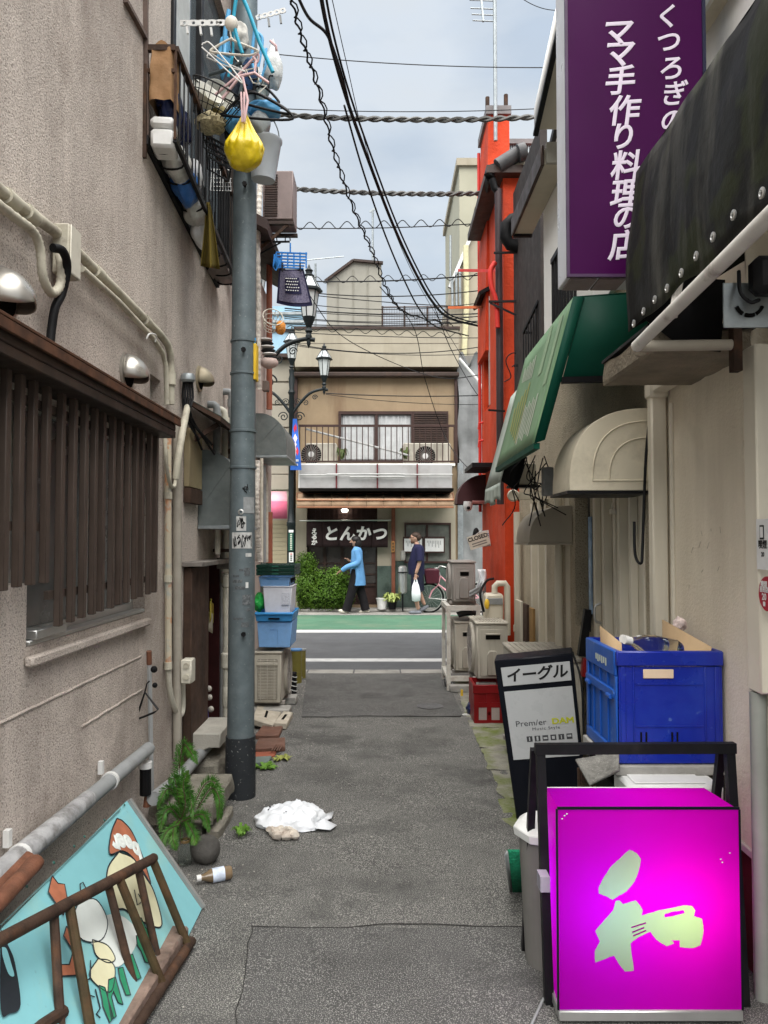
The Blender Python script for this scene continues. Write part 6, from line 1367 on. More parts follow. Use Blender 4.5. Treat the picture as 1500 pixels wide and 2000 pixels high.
# upper floor set back
UB = T('upper_storey', 'cream upper storey with aluminium window behind the purple sign', 'building', (1.5, 2.6, 3))
wall('wall', m_white, UB, 'x', 1.46, .12, 1.3, 3.55, 3.0, 6.2, [(2.4, 3.42, 3.9, 5.6)])
w_ = G().box(1.44, 1.50, 2.4, 3.42, 3.9, 3.95).box(1.44, 1.50, 3.37, 3.42, 3.951, 5.6).box(1.44, 1.50, 2.9, 2.95, 3.951, 5.6).build('window', m_alu, UB)
G().box(1.48, 1.485, 2.4, 3.37, 3.95, 5.6).build('pane', M('pale ribbed glass', (.42, .46, .46), .2, .1), w_)
G().box(1.40, 1.46, 1.3, 3.55, 3.86, 3.89).build('sill', m_frm, UB)

# ---- projecting purple sign
PS = T('purple_sign', 'tall purple box sign with white vertical brush lettering projecting over the alley', 'sign', (1.05, 3.2, 2.6))
m_purp = M('purple acrylic', (.042, .0012, .045), .5, .12, 1.5, spec=.08)
sx0, sx1, sy0, sy1 = .757, 1.335, 3.13, 3.31
sz0 = U(1190, 541, sy0).z; sz1 = 5.0
G().box(sx0 + .004, sx1 - .004, sy0, sy0 + .006, sz0 + .01, sz1).build('face', m_purp, PS)
G().box(sx0, sx1, sy0 + .0065, sy1, sz0 + .004, sz1).build('case', M('white sign case', (.62, .62, .63), .35, .06, 4, metal=.2, dirt=(.3, .3, .32), damt=.4, dscale=4), PS, bevel=.004)
G().box(sx0 - .003, sx0 + .008, sy0 - .004, sy0 + .012, sz0, sz1).build('edge_trim', M('dark trim', (.06, .03, .07), .4), PS)
G().box(sx0 + .0085, sx1, sy0 - .004, sy0 + .012, sz0, sz0 + .012).build('edge_trim', MATS['dark trim'], PS)
G().box(sx1 - .01, sx1 + .004, sy0 - .006, sy1 + .01, sz0 + .4, sz1).build('wall_rail', M('navy rail', (.008, .009, .03), .5), PS)
for x in (sx0 + .07, sx0 + .19): G().box(x - .055, x + .055, sy0 + .02, sy1 - .02, sz0 - .004, sz0 + .0035).build('base_plate', M('rust stained plate', (.23, .19, .18), .6, .3, 6, dirt=(.12, .06, .04), damt=.6, dscale=6), PS)
for ch, px, py, s_ in (('マ', 1203, 67, .155), ('マ', 1206, 108, .155), ('手', 1208, 161, .15), ('作', 1216, 220, .155), ('り', 1214, 270, .14), ('料', 1220, 327, .15), ('理', 1219, 382, .15), ('の', 1219, 428, .13), ('店', 1216, 483, .15),
                       ('く', 1301, 35, .12), ('つ', 1303, 84, .12), ('ろ', 1309, 136, .125), ('ぎ', 1314, 186, .125), ('の', 1311, 238, .12)):
    o = U(px, py, sy0 - .002); text(ch, s_ * (.86 if px < 1290 else .9), .003 if px < 1290 else .002, .2).xf(frame(o, (1, 0, .06), (0, 0, 1))).build('letter', M('lilac white lettering', (.60, .53, .62), .5, .08), PS, smooth=0)

# ================================================================== RIGHT: second house (door, canopies, green awning)
RH = T('beige_house', 'beige house with metal door and green shop awning on the right', 'building', (XR, 5, 0))
wy0, wy1 = YR(1150), YR(1113)
wall('wall', m_bst, RH, 'x', XR, .15, 3.745, 7.55, 0, 3.0, [(3.92, 4.86, .08, 2.02), (4.98, 5.36, .98, 1.95), (6.3, 6.95, .05, 1.9)])
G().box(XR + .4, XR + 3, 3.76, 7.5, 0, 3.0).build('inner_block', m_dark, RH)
G().box(XR - .006, XR, 5.5, 5.62, .05, 1.95).box(XR - .006, XR, 5.86, 5.98, .05, 1.95).build('door_trim', m_frm, RH)
dr = G().box(XR + .03, XR + .06, 3.92, 4.86, .08, 2.02).build('door', m_frm, RH)
for y in (3.94, 4.14, 4.30, 4.42, 4.60, 4.84): G().box(XR - .01 - .012 * (y in (4.30, 4.60)), XR + .029, y - .022, y + .022, .08, 2.02).build('stile', m_frm, dr, bevel=.003)
for z in (.14, .95, 1.98): G().box(XR + .012, XR + .0295, 3.92, 4.86, z - .03, z + .03).build('rail', m_frm, dr)
p = UX(1172, 1198, XR - .02); G().tube(bez([(XR - .012, p.y, p.z - .06), (XR - .05, p.y, p.z - .04), (XR - .05, p.y, p.z + .04), (XR - .012, p.y, p.z + .06)], 12), .008, 8).build('door_handle', m_alu, dr, smooth=60)
p = UX(1196, 1000, XR - .03); G().box(XR - .04, XR - .011, p.y - .05, p.y + .02, p.z - .012, p.z + .015).cyl((XR - .03, p.y, p.z), (XR - .03, p.y, p.z + .05), .006, n=6).build('door_closer', m_pvc, dr)
G().box(XR + .09, XR + .10, 4.98, 5.36, .98, 1.95).build('window', glass('dim glass'), RH)
G().box(XR - .004, XR + .09, 4.965, 4.978, .98, 1.95).build('window_jamb', m_black, RH)
pp = T('wall_poster', 'blue poster standing in the dark window recess beside the metal door', 'poster', (XR, 4.95, 1.2))
G().box(XR - .012, XR - .004, 4.90, 4.965, 1.1, 1.72).build('sheet', M('blue poster', (.25, .36, .5), .5, .4, 12), pp)
bs = T('menu_stand', 'small black stand with red foot leaning on the window sill', 'stand', (XR - .05, 4.95, .75))
G().obox((XR - .05, 4.93, .98), (.05, .05, .30), Euler((0, .15, 0))).build('board', m_black, bs, bevel=.004)
G().obox((XR - .04, 4.93, .76), (.06, .05, .12), Euler((0, .1, 0))).build('foot', M('deep red paint', (.22, .01, .012), .5), bs, bevel=.004)
ent = G().box(XR + .05, XR + .08, 6.3, 6.95, .05, 1.9).build('side_door', m_frm, RH)
for y in (6.32, 6.62, 6.93): G().box(XR - .005, XR + .049, y - .03, y + .03, .05, 1.9).build('stile', m_frm, ent)
for k, (px, r_) in enumerate(((992, .03), (1011, .036), (1091, .03))):
    q = PR(px, 1100, .05); t = T('rain_pipe', ['far', 'middle', 'near'][k] + ' cream rain pipe on the beige house wall', 'pipe', (q.x, q.y, 0)); z1_ = PR(px, (985, 1000, 940)[k], .05).z
    G().tube([(q.x, q.y, .62 - .15 * k), (q.x, q.y, z1_)], r_, 12).build('run', m_frm, t)
    G().lathe([(r_ * 1.25, 0), (r_ * 1.25, .06)], (q.x, q.y, .7 if k < 2 else .62), (0, 0, 1), 12).build('socket', m_frm, t)
wb_ = T('wood_boards', 'short cream and brown boards propped by the side door', 'board', (XR - .08, 5.9, .3))
for k, (px0, px1, m) in enumerate(((1010, 1021, m_frm), (1022, 1030, m_wood), (1031, 1038, M('ochre plank', (.27, .16, .06), .7)))):
    a, b = UX(px0, 1170 + 8 * k, XR - .06), UX(px1, 1240, XR - .06); G().box(XR - .08 + .015 * k, XR - .055 + .015 * k, b.y, a.y, .3, a.z).build('board', m, wb_, bevel=.003)
# canopies
def canopy(name, y0, y1, x1, zb, zt, mat, lab, ridge=True):
    t = T(name, lab, 'canopy', (XR, y0, zb)); w = XR - .003 - x1; h = zt - zb; n = 14
    def prof(k, s=1.0): a = math.pi / 2 * k; return (w * s * math.cos(a) ** .75, h * s * math.sin(a) ** .8)
    P_ = [prof(k / n) for k in range(n + 1)] + [(0, 0)]
    G().prism(P_, (XR - .003, y0, zb), (-1, 0, 0), (0, 0, 1), (0, .006, 0)).build('cheek', mat, t, bevel=.002)
    g = G()
    for k in range(n):
        p, q = P_[k], P_[k+1]; g.poly([(XR - .003 - p[0], y0 + .006, zb + p[1]), (XR - .003 - q[0], y0 + .006, zb + q[1]), (XR - .003 - q[0], y1, zb + q[1]), (XR - .003 - p[0], y1, zb + p[1])])
    g.build('cowl', mat, t, smooth=50)
    G().prism(P_, (XR - .003, y1, zb), (-1, 0, 0), (0, 0, 1), (0, .006, 0)).build('cheek', mat, t)
    G().box(XR - .003, XR - .003 - w - .012, y0 - .008, y1 + .01, zb - .016, zb - .001).build('rim', m_black if ridge else mat, t)
    if ridge:
        for s_ in (.72, .52):
            q = [prof(k / n, s_) for k in range(n + 1)]; q = [(a + .0 * w, b + h * .12) for a, b in q] + [(0.02, h * .12)]
            q = [(a, b) for a, b in q if b < h * .97]
            G().tube([(XR - .003 - a, y0 - .002, zb + b) for a, b in [(0.02, h * .12)] + q], .004, 6).build('moulding', mat, t, smooth=60)
    return t
zb, zt3 = U(1180, 958, 3.79).z, U(1255, 797, 3.79).z
canopy('door_canopy', 3.79, 4.16, U(1112, 955, 3.79).x, zb, zt3, M('grimy cream fibreglass', (.66, .60, .46), .5, .08, 3, dirt=(.25, .22, .16), damt=.6, dscale=3), 'large cream moulded canopy beside the downpipe')
canopy('side_canopy', 5.42, 5.95, U(1034, 1055, 5.42).x, U(1070, 1060, 5.42).z, U(1100, 987, 5.42).z, M('tan sheet metal', (.37, .33, .26), .5, .08, 3), 'smaller tan quarter round canopy further along the beige house', False)
# green awning
GA = T('green_awning', 'green shop awning with white and yellow print above the metal door', 'awning', (1.0, 4.5, 2.1))
gy0, gy1 = 3.82, 5.14
tb, bb = Vector((.954, 0, 2.79)), Vector((.752, 0, 2.05))
m_ga = M('light green awning', (.155, .265, .145), .6, .08, 2, dirt=(.25, .34, .24), damt=.4, dscale=1.5)  # front face is a lighter green than the end sheets
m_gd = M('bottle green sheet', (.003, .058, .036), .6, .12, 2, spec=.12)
o_ = Vector((-.02, 0, .006))
def gaf(u, v, lift=0): 
    p = bb.lerp(tb, v); n = Vector((-(tb.z - bb.z), 0, tb.x - bb.x)).normalized(); return Vector((p.x + n.x * lift, gy0 + (gy1 - gy0) * u, p.z + n.z * lift))
G().grid(lambda u, v: gaf(u, v), 12, 8).build('front_sheet', m_ga, GA, solid=.006)
G().add([gaf(0, 0, .004) + Vector((0, -.002, 0)), gaf(0, 1, .004) + Vector((0, -.002, 0)), gaf(0, 1) + Vector((.05, -.002, 0)), gaf(0, 0) + Vector((.05, -.002, .02))], [(0,1,2,3)]).build('end_frame', m_gd, GA, solid=.01)
G().add([gaf(0, 1) + Vector((.052, 0, 0)), (XR - .005, gy0, 2.81), (XR - .005, gy0, 2.375), gaf(0, .42) + Vector((.052, 0, 0))], [(0,1,2,3)]).build('end_sheet', m_gd, GA, solid=.006)
G().add([gaf(0, 1), gaf(1, 1), (XR - .004, gy1, 2.82), (XR - .004, gy0, 2.82)], [(0,1,2,3)]).build('top_sheet', m_gd, GA, solid=.006)
G().bar(gaf(0, 0) + Vector((.01, 0, -.01)), gaf(1, 0) + Vector((.01, 0, -.01)), .03, .03).build('lower_rail', m_gd, GA)
G().bar(gaf(0, .43) + Vector((.05, 0, 0)), (XR, gy0, 2.38), .03, .03).build('cross_rail', m_black, GA)
G().box(XR - .05, XR - .004, gy0, gy1, 2.06, 2.2).build('wall_beam', m_bst, GA)
def gpatch(name, u0, u1, v0, v1, sk, mat):
    return G().add([gaf(u0, v0, .006), gaf(u1, v0, .006), gaf(u1 + sk, v1, .006), gaf(u0 + sk, v1, .006)], [(0,1,2,3)]).build(name, mat, GA)
m_yp = M('yellow print', (.33, .34, .10), .6); m_wp = M('white print', (.50, .54, .44), .6); m_lp = M('light green print', (.25, .36, .22), .6)
for k in range(8): gpatch('white_print', .20 + .045 * k, .222 + .045 * k, .10 + .02 * (k % 3), .42 - .03 * (k % 2), .02, m_wp)
for k in range(5): gpatch('yellow_print', .50 + .07 * k, .53 + .07 * k, .12 + .04 * k, .62 - .03 * k, .05, m_yp)
for k in range(7): gpatch('white_print', .56 + .045 * k, .58 + .045 * k, .66 + .01 * k, .86 - .015 * (k % 3), .03, m_wp)
gpatch('pale_print', .10, .17, .45, .95, .02, m_lp); gpatch('pale_print', .30, .38, .6, .97, .02, m_lp)
# second, pale awning behind it
PA = T('pale_awning', 'pale weathered awning with drooping fringe beyond the green one', 'awning', (.9, 5.5, 1.85))
m_pa = M('pale awning cloth', (.40, .45, .40), .8, .08, 3, dirt=(.27, .3, .22), damt=.5)
A1_, B1_ = Vector((.985, 0, 2.68)), Vector((.785, 0, 1.96))
G().grid(lambda u, v: Vector((*(B1_.lerp(A1_, v)).xz, 0)).xzy + Vector((0, 5.18 + .75 * u, 0)), 4, 6).build('sheet', m_pa, PA, solid=.005)
def frg(u, v): return Vector((.785 - .012 * math.sin(u * 26) * (1 - v), 5.18 + .75 * u, 1.84 + .12 * v + .02 * math.sin(u * 9) * (1 - v)))
G().grid(frg, 40, 4).build('fringe', m_pa, PA, smooth=80, solid=.004)
G().add([(.79, 5.18, 1.97), (.985, 5.18, 2.68), (1.1, 5.18, 2.68), (.9, 5.18, 1.9)], [(0,1,2,3)]).build('end_sheet', m_black, PA, solid=.004)
# wires and speaker under the awnings
wt = T('wire_tangle', 'tangle of black wires and boxes under the green awning', 'wires', (1.2, 4.6, 2.0))
rnd = random.Random(3)
for k in range(9):
    a = U(1015 + rnd.uniform(0, 60), 880 + rnd.uniform(0, 25), 4.9); pts = [a] + [a + Vector((rnd.uniform(-.12, .14), rnd.uniform(-.1, .3), -.05 - .10 * j + rnd.uniform(-.07, .07))) for j in range(1, 4)] 
    G().tube(bez(pts, 18), .004, 5).build('wire', m_cable, wt, smooth=60)
a, b = U(1062, 912, 4.8), U(1082, 968, 4.8); G().box(a.x, b.x, 4.8, 4.88, b.z, a.z).build('terminal_box', m_pvcg, wt, bevel=.005)
G().tube(bez([U(1046, 920, 4.9), U(1044, 965, 5.0), U(1060, 978, 5.0), U(1090, 992, 5.0)], 20), .004, 5).build('wire', m_cable, wt, smooth=60)
spk = T('wall_speaker', 'round beige wall speaker under the pale awning', 'speaker', (XR - .08, 5.9, 1.8))
c = U(1003, 968, 6.2); G().lathe([(.045, 0), (.05, .02), (.04, .035), (.012, .03), (0, .03)], c, (-.2, -1, 0), 20).build('cone', m_frm, spk)
G().box(c.x, XR, 6.21, 6.3, c.z - .03, c.z + .03).build('arm', m_frm, spk)
lb_ = T('light_box', 'grey unlit light box under the awnings', 'sign', tuple(U(1020, 930, 5.6)))
a, b = U(993, 905, 5.6), U(1048, 947, 5.6); G().box(a.x, b.x, 5.6, 5.68, b.z, a.z).build('case', m_frm, lb_, bevel=.006)
G().box(a.x, b.x + .02, 5.57, 5.70, b.z - .02, b.z - .003).build('lower_bar', m_black, lb_)
# ---- upper parts of the second house
m_sid2 = M('white fascia', (.8, .8, .77), .6, .05)
UH = T('white_gable', 'white gabled upper storey with deep eave above the purple sign', 'building', (1.3, 4.5, 3))
A_, B_ = UX(1056, 238, .95), UX(1112, -20, .95)
A_ = Vector((.95, 4.66, A_.z)); B2 = Vector((.95, 3.6, A_.z + (B_.z - A_.z) / (4.66 - B_.y) * 1.06))
th = Vector((0, 0, .10))
G().add([A_, B2, B2 + Vector((.5, 0, 0)), A_ + Vector((.5, 0, 0)), A_ + th, B2 + th, B2 + th + Vector((.5, 0, 0)), A_ + th + Vector((.5, 0, 0))], [(0,1,2,3),(7,6,5,4),(0,4,5,1),(1,5,6,2),(2,6,7,3),(3,7,4,0)]).build('eave_soffit', M('cream soffit', (.50, .46, .38), .8, .06), UH)
G().add([A_ + Vector((-.012, 0, -.03)), B2 + Vector((-.012, 0, -.03)), B2 + th + Vector((-.012, 0, .03)), A_ + th + Vector((-.012, 0, .03))], [(0,1,2,3)]).build('fascia', m_sid2, UH, solid=.02)
G().bar(A_ + Vector((-.015, 0, -.035)), B2 + Vector((-.015, 0, -.035)), .03, .02).build('drip_edge', m_black, UH)
m_sid = M('white siding', (.80, .79, .75), .7, .05, 2, bump=.2, bscale=40)
G().box(1.14, 3.0, 4.75, 5.42, 3.0, 4.32).build('wall', m_sid, UH)
G().box(1.3, 3.0, 3.6, 4.745, 3.0, 4.6).build('wall', m_sid, UH)
c1, c2 = UX(1091, 250, 1.12), UX(1064, 362, 1.12)
G().bar((1.125, 4.74, 4.35), (1.125, 5.3, 4.12), .03, .05).build('verge', m_black, UH)
G().box(1.10, 1.4, 4.735, 4.749, 4.30, 4.36).build('coping', m_black, UH)
# soffit of the lower roof
e0, e1 = UX(1010, 452, 1.0), UX(1072, 292, 1.0)
LE = T('lower_eave', 'beige boxed eave with dark gutter edge jutting out beside the red building', 'eave', (1.1, 5.3, 3.9))
zz = (e0.z + e1.z) / 2
G().box(1.0, 1.135, 4.72, 5.80, zz, zz + .10).build('soffit_box', M('beige soffit', (.47, .42, .33), .75, .06), LE)
G().box(.975, .998, 4.70, 5.82, zz - .015, zz + .12).build('gutter', m_brownm, LE, bevel=.006)
G().box(.99, 1.135, 5.801, 5.83, zz - .02, zz + .1).build('end_board', m_black, LE)
G().box(1.01, 1.135, 4.69, 4.718, zz + .0, zz + .13).build('near_board', M('grey barge', (.28, .27, .23), .7), LE)
# balcony railing and dark side wall
BR = T('balcony_rail', 'black balcony railing above the green awning', 'railing', (1.15, 4.3, 3.0))
q0, q1 = U(1122, 440, 4.2), U(1089, 512, 4.75); q1.x = q0.x
G().bar(q0, q1, .03, .03).build('top_rail', m_black, BR)
for i in range(8): p = q0.lerp(q1, i / 7); G().cyl(p, (p.x, p.y, 2.85), .009, n=6).build('baluster', m_black, BR)
BR2 = T('stair_rail', 'thin dark stair railing in front of the red wall', 'railing', tuple(U(1040, 640, 6.4)))
r0_, r1_ = U(1052, 588, 6.3), U(1022, 650, 6.6)
G().bar(r0_, r1_, .02, .025).build('top_rail', m_black, BR2)
for i in range(7): p = r0_.lerp(r1_, i / 6); G().cyl(p, p + Vector((0, 0, -.55)), .006, n=5).build('baluster', m_black, BR2)
G().bar(r1_, r1_ + Vector((.12, 0, 0)), .015, .02).build('end_rail', m_black, BR2)
BWL = T('brown_side_wall', 'dark brown recessed side wall between red building and white gable', 'wall', (1.4, 7.0, 2.5))
G().box(1.28, 1.34, 6.2, 7.5, 2.9, 5.0).build('wall', M('dark brown boards', (.035, .028, .026), .7, .3), BWL)
bpk = T('elbow_pipe', 'thick black elbow pipe curving out in front of the red wall', 'pipe', tuple(U(1000, 460, 7.2)))
G().tube([U(1030, 422, 7.3), U(1000, 430, 7.3), U(989, 440, 7.3), U(988, 465, 7.3), U(996, 477, 7.3), U(1030, 489, 7.3), U(1050, 492, 7.3)], .062, 12).build('run', m_rubber, bpk, smooth=60)
tag(G().tube([U(1046, 490, 7.4), U(1046, 760, 7.4)], .05, 10).build('black_downpipe', m_rubber), 'black downpipe dropping beside the red wall', 'downpipe')

# ================================================================== RIGHT: red building at the corner
RX, RY = 1.205, 7.66
RD = T('red_building', 'bright red painted building at the right corner of the alley', 'building', (RX + .6, 8.6, 0))
m_red = M('vermilion wall paint', (.56, .055, .016), .65, .12, 3, bump=.35, bscale=30, dirt=(.33, .035, .012), damt=.6, dscale=2.5, streak=True, spec=.15, dirt2=(.30, .035, .015), d2scale=2, d2amt=.5)
rt_ = U(1000, 348, RY).z
wall('wall', m_red, RD, 'x', RX, .2, RY, 9.42, 0, rt_, [(8.72, 9.2, U(950, 800, 9).z, U(950, 600, 9).z)])
G().box(RX + .2, RX + 3, RY, 9.42, 0, rt_).build('body', m_red, RD)
G().box(RX + .08, RX + .10, 8.72, 9.2, U(950, 800, 9).z, U(950, 600, 9).z).build('window', M('bubbled pane', (.36, .35, .33), .4, .3, 40), RD)
G().box(RX - .01, RX + .03, 8.66, 8.719, U(950, 800, 9).z, U(950, 596, 9).z).build('window_frame', m_alu, RD)
G().obox((RX - .05, 8.95, U(950, 590, 9).z + .03), (.16, .62, .04), Euler((0, -.5, 0))).build('window_hood', m_black, RD)
tw0, tw1, twz = 9.40, RX + .28, U(962, 225, 8.7).z
G().add([(RX - .05, 8.7, rt_ - 1.5), (RX + .24, 8.7, rt_ - 1.5), (RX + .24, 9.42, rt_ - 1.5), (RX - .05, 9.42, rt_ - 1.5), (RX + .0, 8.7, twz), (RX + .24, 8.7, twz), (RX + .24, 9.42, twz), (RX + .0, 9.42, twz)], [(0,3,2,1),(4,5,6,7),(0,1,5,4),(1,2,6,5),(2,3,7,6),(3,0,4,7)]).build('tower', m_red, RD)
G().box(RX - .03, RX + .26, 8.67, 9.45, twz + .002, twz + .10).build('tower_cap', M('grey cap', (.17, .16, .16), .6), RD)
# board ribs on the camera-facing wall
for i in range(9):
    x = RX + .16 + i * .045; G().box(x, x + .035, RY - .012, RY - .001, 1.2, rt_ - .05).build('rib', m_red, RD)
for py in (395, 507, 563, 622, 675, 730): z = U(1010, py, RY).z; G().box(RX + .14, RX + .55, RY - .018, RY - .0125, z - .01, z).build('joint', M('dark red joint', (.30, .03, .015), .7), RD)
# roof edge of dark tiles, gutter, brown downpipe
ro = T('tile_roof', 'dark tiled roof edge with round ridge tile on the red building', 'roof', tuple(U(990, 345, 7.6)))
G().box(RX - .18, RX + .6, RY - .12, 9.3, rt_ + .002, rt_ + .08).build('eave_board', m_brownm, ro)
G().tube([U(972, 325, 7.55), U(1015, 298, 7.55)], .075, 12).build('ridge_tile', M('dark roof tile', (.06, .06, .062), .5, .2), ro)
G().tube([U(1012, 300, 7.5), U(1026, 296, 7.5)], .09, 12).build('end_tile', MATS['dark roof tile'], ro)
G().add([U(968, 335, 7.6), U(1028, 335, 7.6), U(1025, 305, 7.6)], [(0,1,2)]).build('gable_infill', m_fc, ro, solid=.05)
G().tube([U(955, 345, 7.6), U(962, 330, 7.6), U(972, 328, 7.6)], .055, 10).build('gutter_head', m_rubber, ro)
G().tube([U(958, 345, 7.62), U(936, 430, 9.2)], .05, 10).build('gutter', m_rubber, ro)
G().tube([U(962, 350, 7.58), U(966, 368, 7.58), U(973, 374, 7.58)], .035, 10).build('swan_neck', m_rubber, ro, smooth=60)
tag(G().tube([U(973, 370, 7.58), U(976, 700, 7.58), U(977, 985, 7.58)], .036, 12).build('brown_downpipe', M('brown downpipe', (.045, .03, .032), .45, .15)), 'long dark brown downpipe along the red corner', 'downpipe')
rp_ = T('red_conduit', 'red painted conduits and brackets on the red wall', 'conduit', tuple(U(965, 520, 7.5)))
m_rc = M('red conduit paint', (.60, .04, .03), .5, .1)
G().bar(U(896, 528, 8.9), U(972, 529, 7.7), .02, .03).build('arm', m_rc, rp_)
G().tube(bez([U(967, 512, 7.5), U(958, 530, 7.5), U(960, 560, 7.5), U(969, 590, 7.5), U(972, 640, 7.5)], 24), .025, 8).build('hose', m_rc, rp_, smooth=60)
G().bar(U(876, 601, 9.4), U(942, 600, 9.0), .02, .03).build('arm', M('orange arm', (.62, .16, .06), .5), rp_)
G().tube([U(935, 300, 9.5), U(938, 1000, 9.42)], .02, 8).build('riser', m_rc, rp_)
for py in (825, 860): G().tube([U(944, py, 9.1), U(936, py + 2, 9.1), U(935, py + 14, 9.1)], .014, 6).build('loop', m_rc, rp_)
br_ = T('iron_bracket', 'black iron bars bracing across the red wall', 'bracket', tuple(U(1000, 590, 7.5)))
for a, b in (((965, 494), (1045, 492)), ((955, 589), (1050, 588)), ((958, 592), (1030, 626)), ((955, 801), (985, 803))): G().bar(U(*a, 7.5), U(*b, 7.3), .018, .02).build('bar', m_black, br_)
G().tube(bez([U(985, 746, 7.4), U(998, 735, 7.4), U(988, 705, 7.4), U(1000, 690, 7.4), U(1018, 694, 7.4), U(1026, 710, 7.4)], 30), .006, 6).build('wire_loop', m_cable, br_, smooth=60)
for k in range(5): G().tube(bez([U(1000 + 4*k, 716, 7.3), U(1010 + 3*k, 712 + 2*k, 7.3), U(1028, 722 + k, 7.3)], 8), .006, 5).build('wire', m_cable, br_, smooth=60)
br2 = qhood('corner_hood', 9.05, 9.4, RX - .004, U(893, 985, 9.05).x, U(915, 984, 9.05).z, U(925, 927, 9.05).z, M('maroon sheet', (.055, .02, .022), .5, .15), 'maroon quarter round hood on the corner of the red building', False)
G().box(RX - .25, RX - .002, 8.3, 9.1, U(945, 920, 8.8).z, U(945, 912, 8.8).z).build('rain_ledge', m_black, RD)
cam_ = T('dome_camera', 'white dome security camera under the maroon hood', 'camera', tuple(U(914, 990, 9.0)))
c = U(914, 986, 9.0); G().lathe([(0, .04), (.05, .04), (.055, .0), (.05, -.03), (.035, -.065), (0, -.08)], c, (0, 0, 1), 18).build('housing', m_wplast, cam_)
G().ball(c + Vector((0, -.035, -.035)), .024, 10, 7).build('lens', m_rubber, cam_); G().cyl(c + Vector((.05, 0, .03)), Vector((RX, 9.0, c.z + .03)), .02, n=8).build('arm', M('pale red arm', (.5, .22, .2), .5), cam_)
# CLOSED sign
cs = T('closed_sign', 'tilted white CLOSED sign hanging on the red corner', 'sign', tuple(U(936, 1060, 8.6)))
o = U(935, 1056, 8.6); ux_ = Vector((1, 0, .32)).normalized(); uz_ = Vector((-.32, 0, 1)).normalized()
w_, h_ = .235, .15
G().prism([(-w_/2, -h_/2), (w_/2, -h_/2), (w_/2, h_/2), (-w_/2, h_/2)], o, ux_, uz_, (0, .008, 0)).build('board', M('cream sign board', (.58, .57, .47), .6), cs)
text('CLOSED', .062, .002).xf(frame(o + uz_ * .035 + Vector((0, -.002, 0)), ux_, uz_)).build('letters', m_ink, cs, smooth=0)
for k in (-.018, -.045): G().prism([(-.085, k - .007), (.085, k - .007), (.085, k + .007), (-.085, k + .007)], o + Vector((0, -.0015, 0)), ux_, uz_, (0, .001, 0)).build('small_print', M('small print', (.2, .2, .18), .7, .5, 90), cs)
G().tube([o + uz_ * .07 - ux_ * .02, U(940, 1036, 8.6), o + uz_ * .07 + ux_ * .06], .004, 5).build('cord', m_wplast, cs)
sc_ = T('striped_card', 'blue and white striped card beside the CLOSED sign', 'card', tuple(U(950, 1060, 8.55)))
o = U(947, 1052, 8.63); ux_ = Vector((1, 0, .15)).normalized(); uz_ = Vector((-.15, 0, 1)).normalized()
G().prism([(-.055, -.09), (.055, -.09), (.055, .09), (-.055, .09)], o, ux_, uz_, (0, .004, 0)).build('card', m_wplast, sc_)
for k in range(7): G().prism([(-.02, -.075 + .02 * k), (.05, -.075 + .02 * k), (.05, -.064 + .02 * k), (-.02, -.064 + .02 * k)], o + Vector((0, -.002, 0)), ux_, uz_, (0, .001, 0)).build('stripe', M('navy stripe', (.02, .05, .2), .6), sc_)
tag(G().ball(U(930, 1046, 8.65), (.04, .05, .09), 10, 8).build('dark_lamp', m_rubber), 'small dark lantern behind the CLOSED sign', 'lantern')
# antenna mast on the red tower
am = T('antenna', 'tall television antenna mast on the red tower', 'antenna', tuple(U(967, 270, 8.6)))
G().cyl(U(968, 275, 8.6), U(966, -60, 8.6), .022, n=8).build('mast', m_steel, am)
for py, l in ((18, 48), (30, 46), (42, 44), (2, 50)): G().cyl(U(967 - l, py - 2, 8.6), U(969, py, 8.6), .008, n=5).build('element', m_steel, am)
G().bar(U(940, 0, 8.6), U(944, 42, 8.6), .02, .03).build('boom', m_steel, am)
for px, pt in ((952, 190), (988, 185)): tag(G().cyl(U(px, 222, 8.9), U(px, pt, 8.9), .025, n=6).build('roof_post', m_rust), ('left' if px < 960 else 'right') + ' rusty stub post on the red tower top', 'post')
cw = T('corrugated_shed', 'grey corrugated roof shed behind the red tower', 'shed', tuple(U(1010, 300, 10)))
for i in range(16): px = 982 + i * 4.2; a = U(px, 278, 10); G().cyl(U(px, 340, 10), a, .014, n=6).build('corrugation', m_steel, cw)
a, b = U(981, 273, 9.98), U(1052, 282, 9.98); G().box(a.x, b.x, 9.95, 10.2, b.z, a.z).build('fascia', M('grey cap', (.17, .16, .16), .6), cw)
G().box(a.x, b.x, 10.02, 12, .0, b.z).build('body', m_steel, cw)
# ================================================================== RIGHT: clutter along the wall
def flip(t): t.scale = (-1, 1, 1); return t
def ac_right(name, lab, x0, x1, y, z0, h, l=.75, mat=None, **k):
    return flip(ac_unit(name, lab, ((x0 + x1) / 2, y, z0), 0, w=x1 - x0, l=l, h=h, mat=mat, side_grille=False, **k))
# unit with ribbed lid behind the tilted sign
y4 = 5.0; x0, x1 = U(1022, 1290, y4).x, 1.285; zt4 = U(1070, 1286, y4).z
ac_right('condenser', 'beige air conditioner with ribbed lid behind the tilted white sign', x0, x1, y4, .10, zt4 - .13, .85, ribs=True)
tag(G().box(x0 + .02, x1 - .02, y4 + .05, y4 + .7, 0, .099).build('base_block', m_conc, bevel=.01), 'concrete base under the ribbed air conditioner', 'block')
# unit above the red crate
y3 = 6.95; x0, x1 = U(931, 1260, y3).x, U(992, 1260, y3).x; za, zb_ = U(960, 1334, y3).z, U(960, 1214, y3).z
ac_right('condenser', 'beige air conditioner standing above the red bottle crate', x0, x1, y3, za, zb_ - za - .03, .6, ribs=True)
tag(G().box(x0, x1, y3 + .02, y3 + .6, 0, za - .002).build('base_block', M('grey plinth', (.25, .24, .22), .8), bevel=.008), 'grey plinth under the air conditioner behind the red crate', 'block')
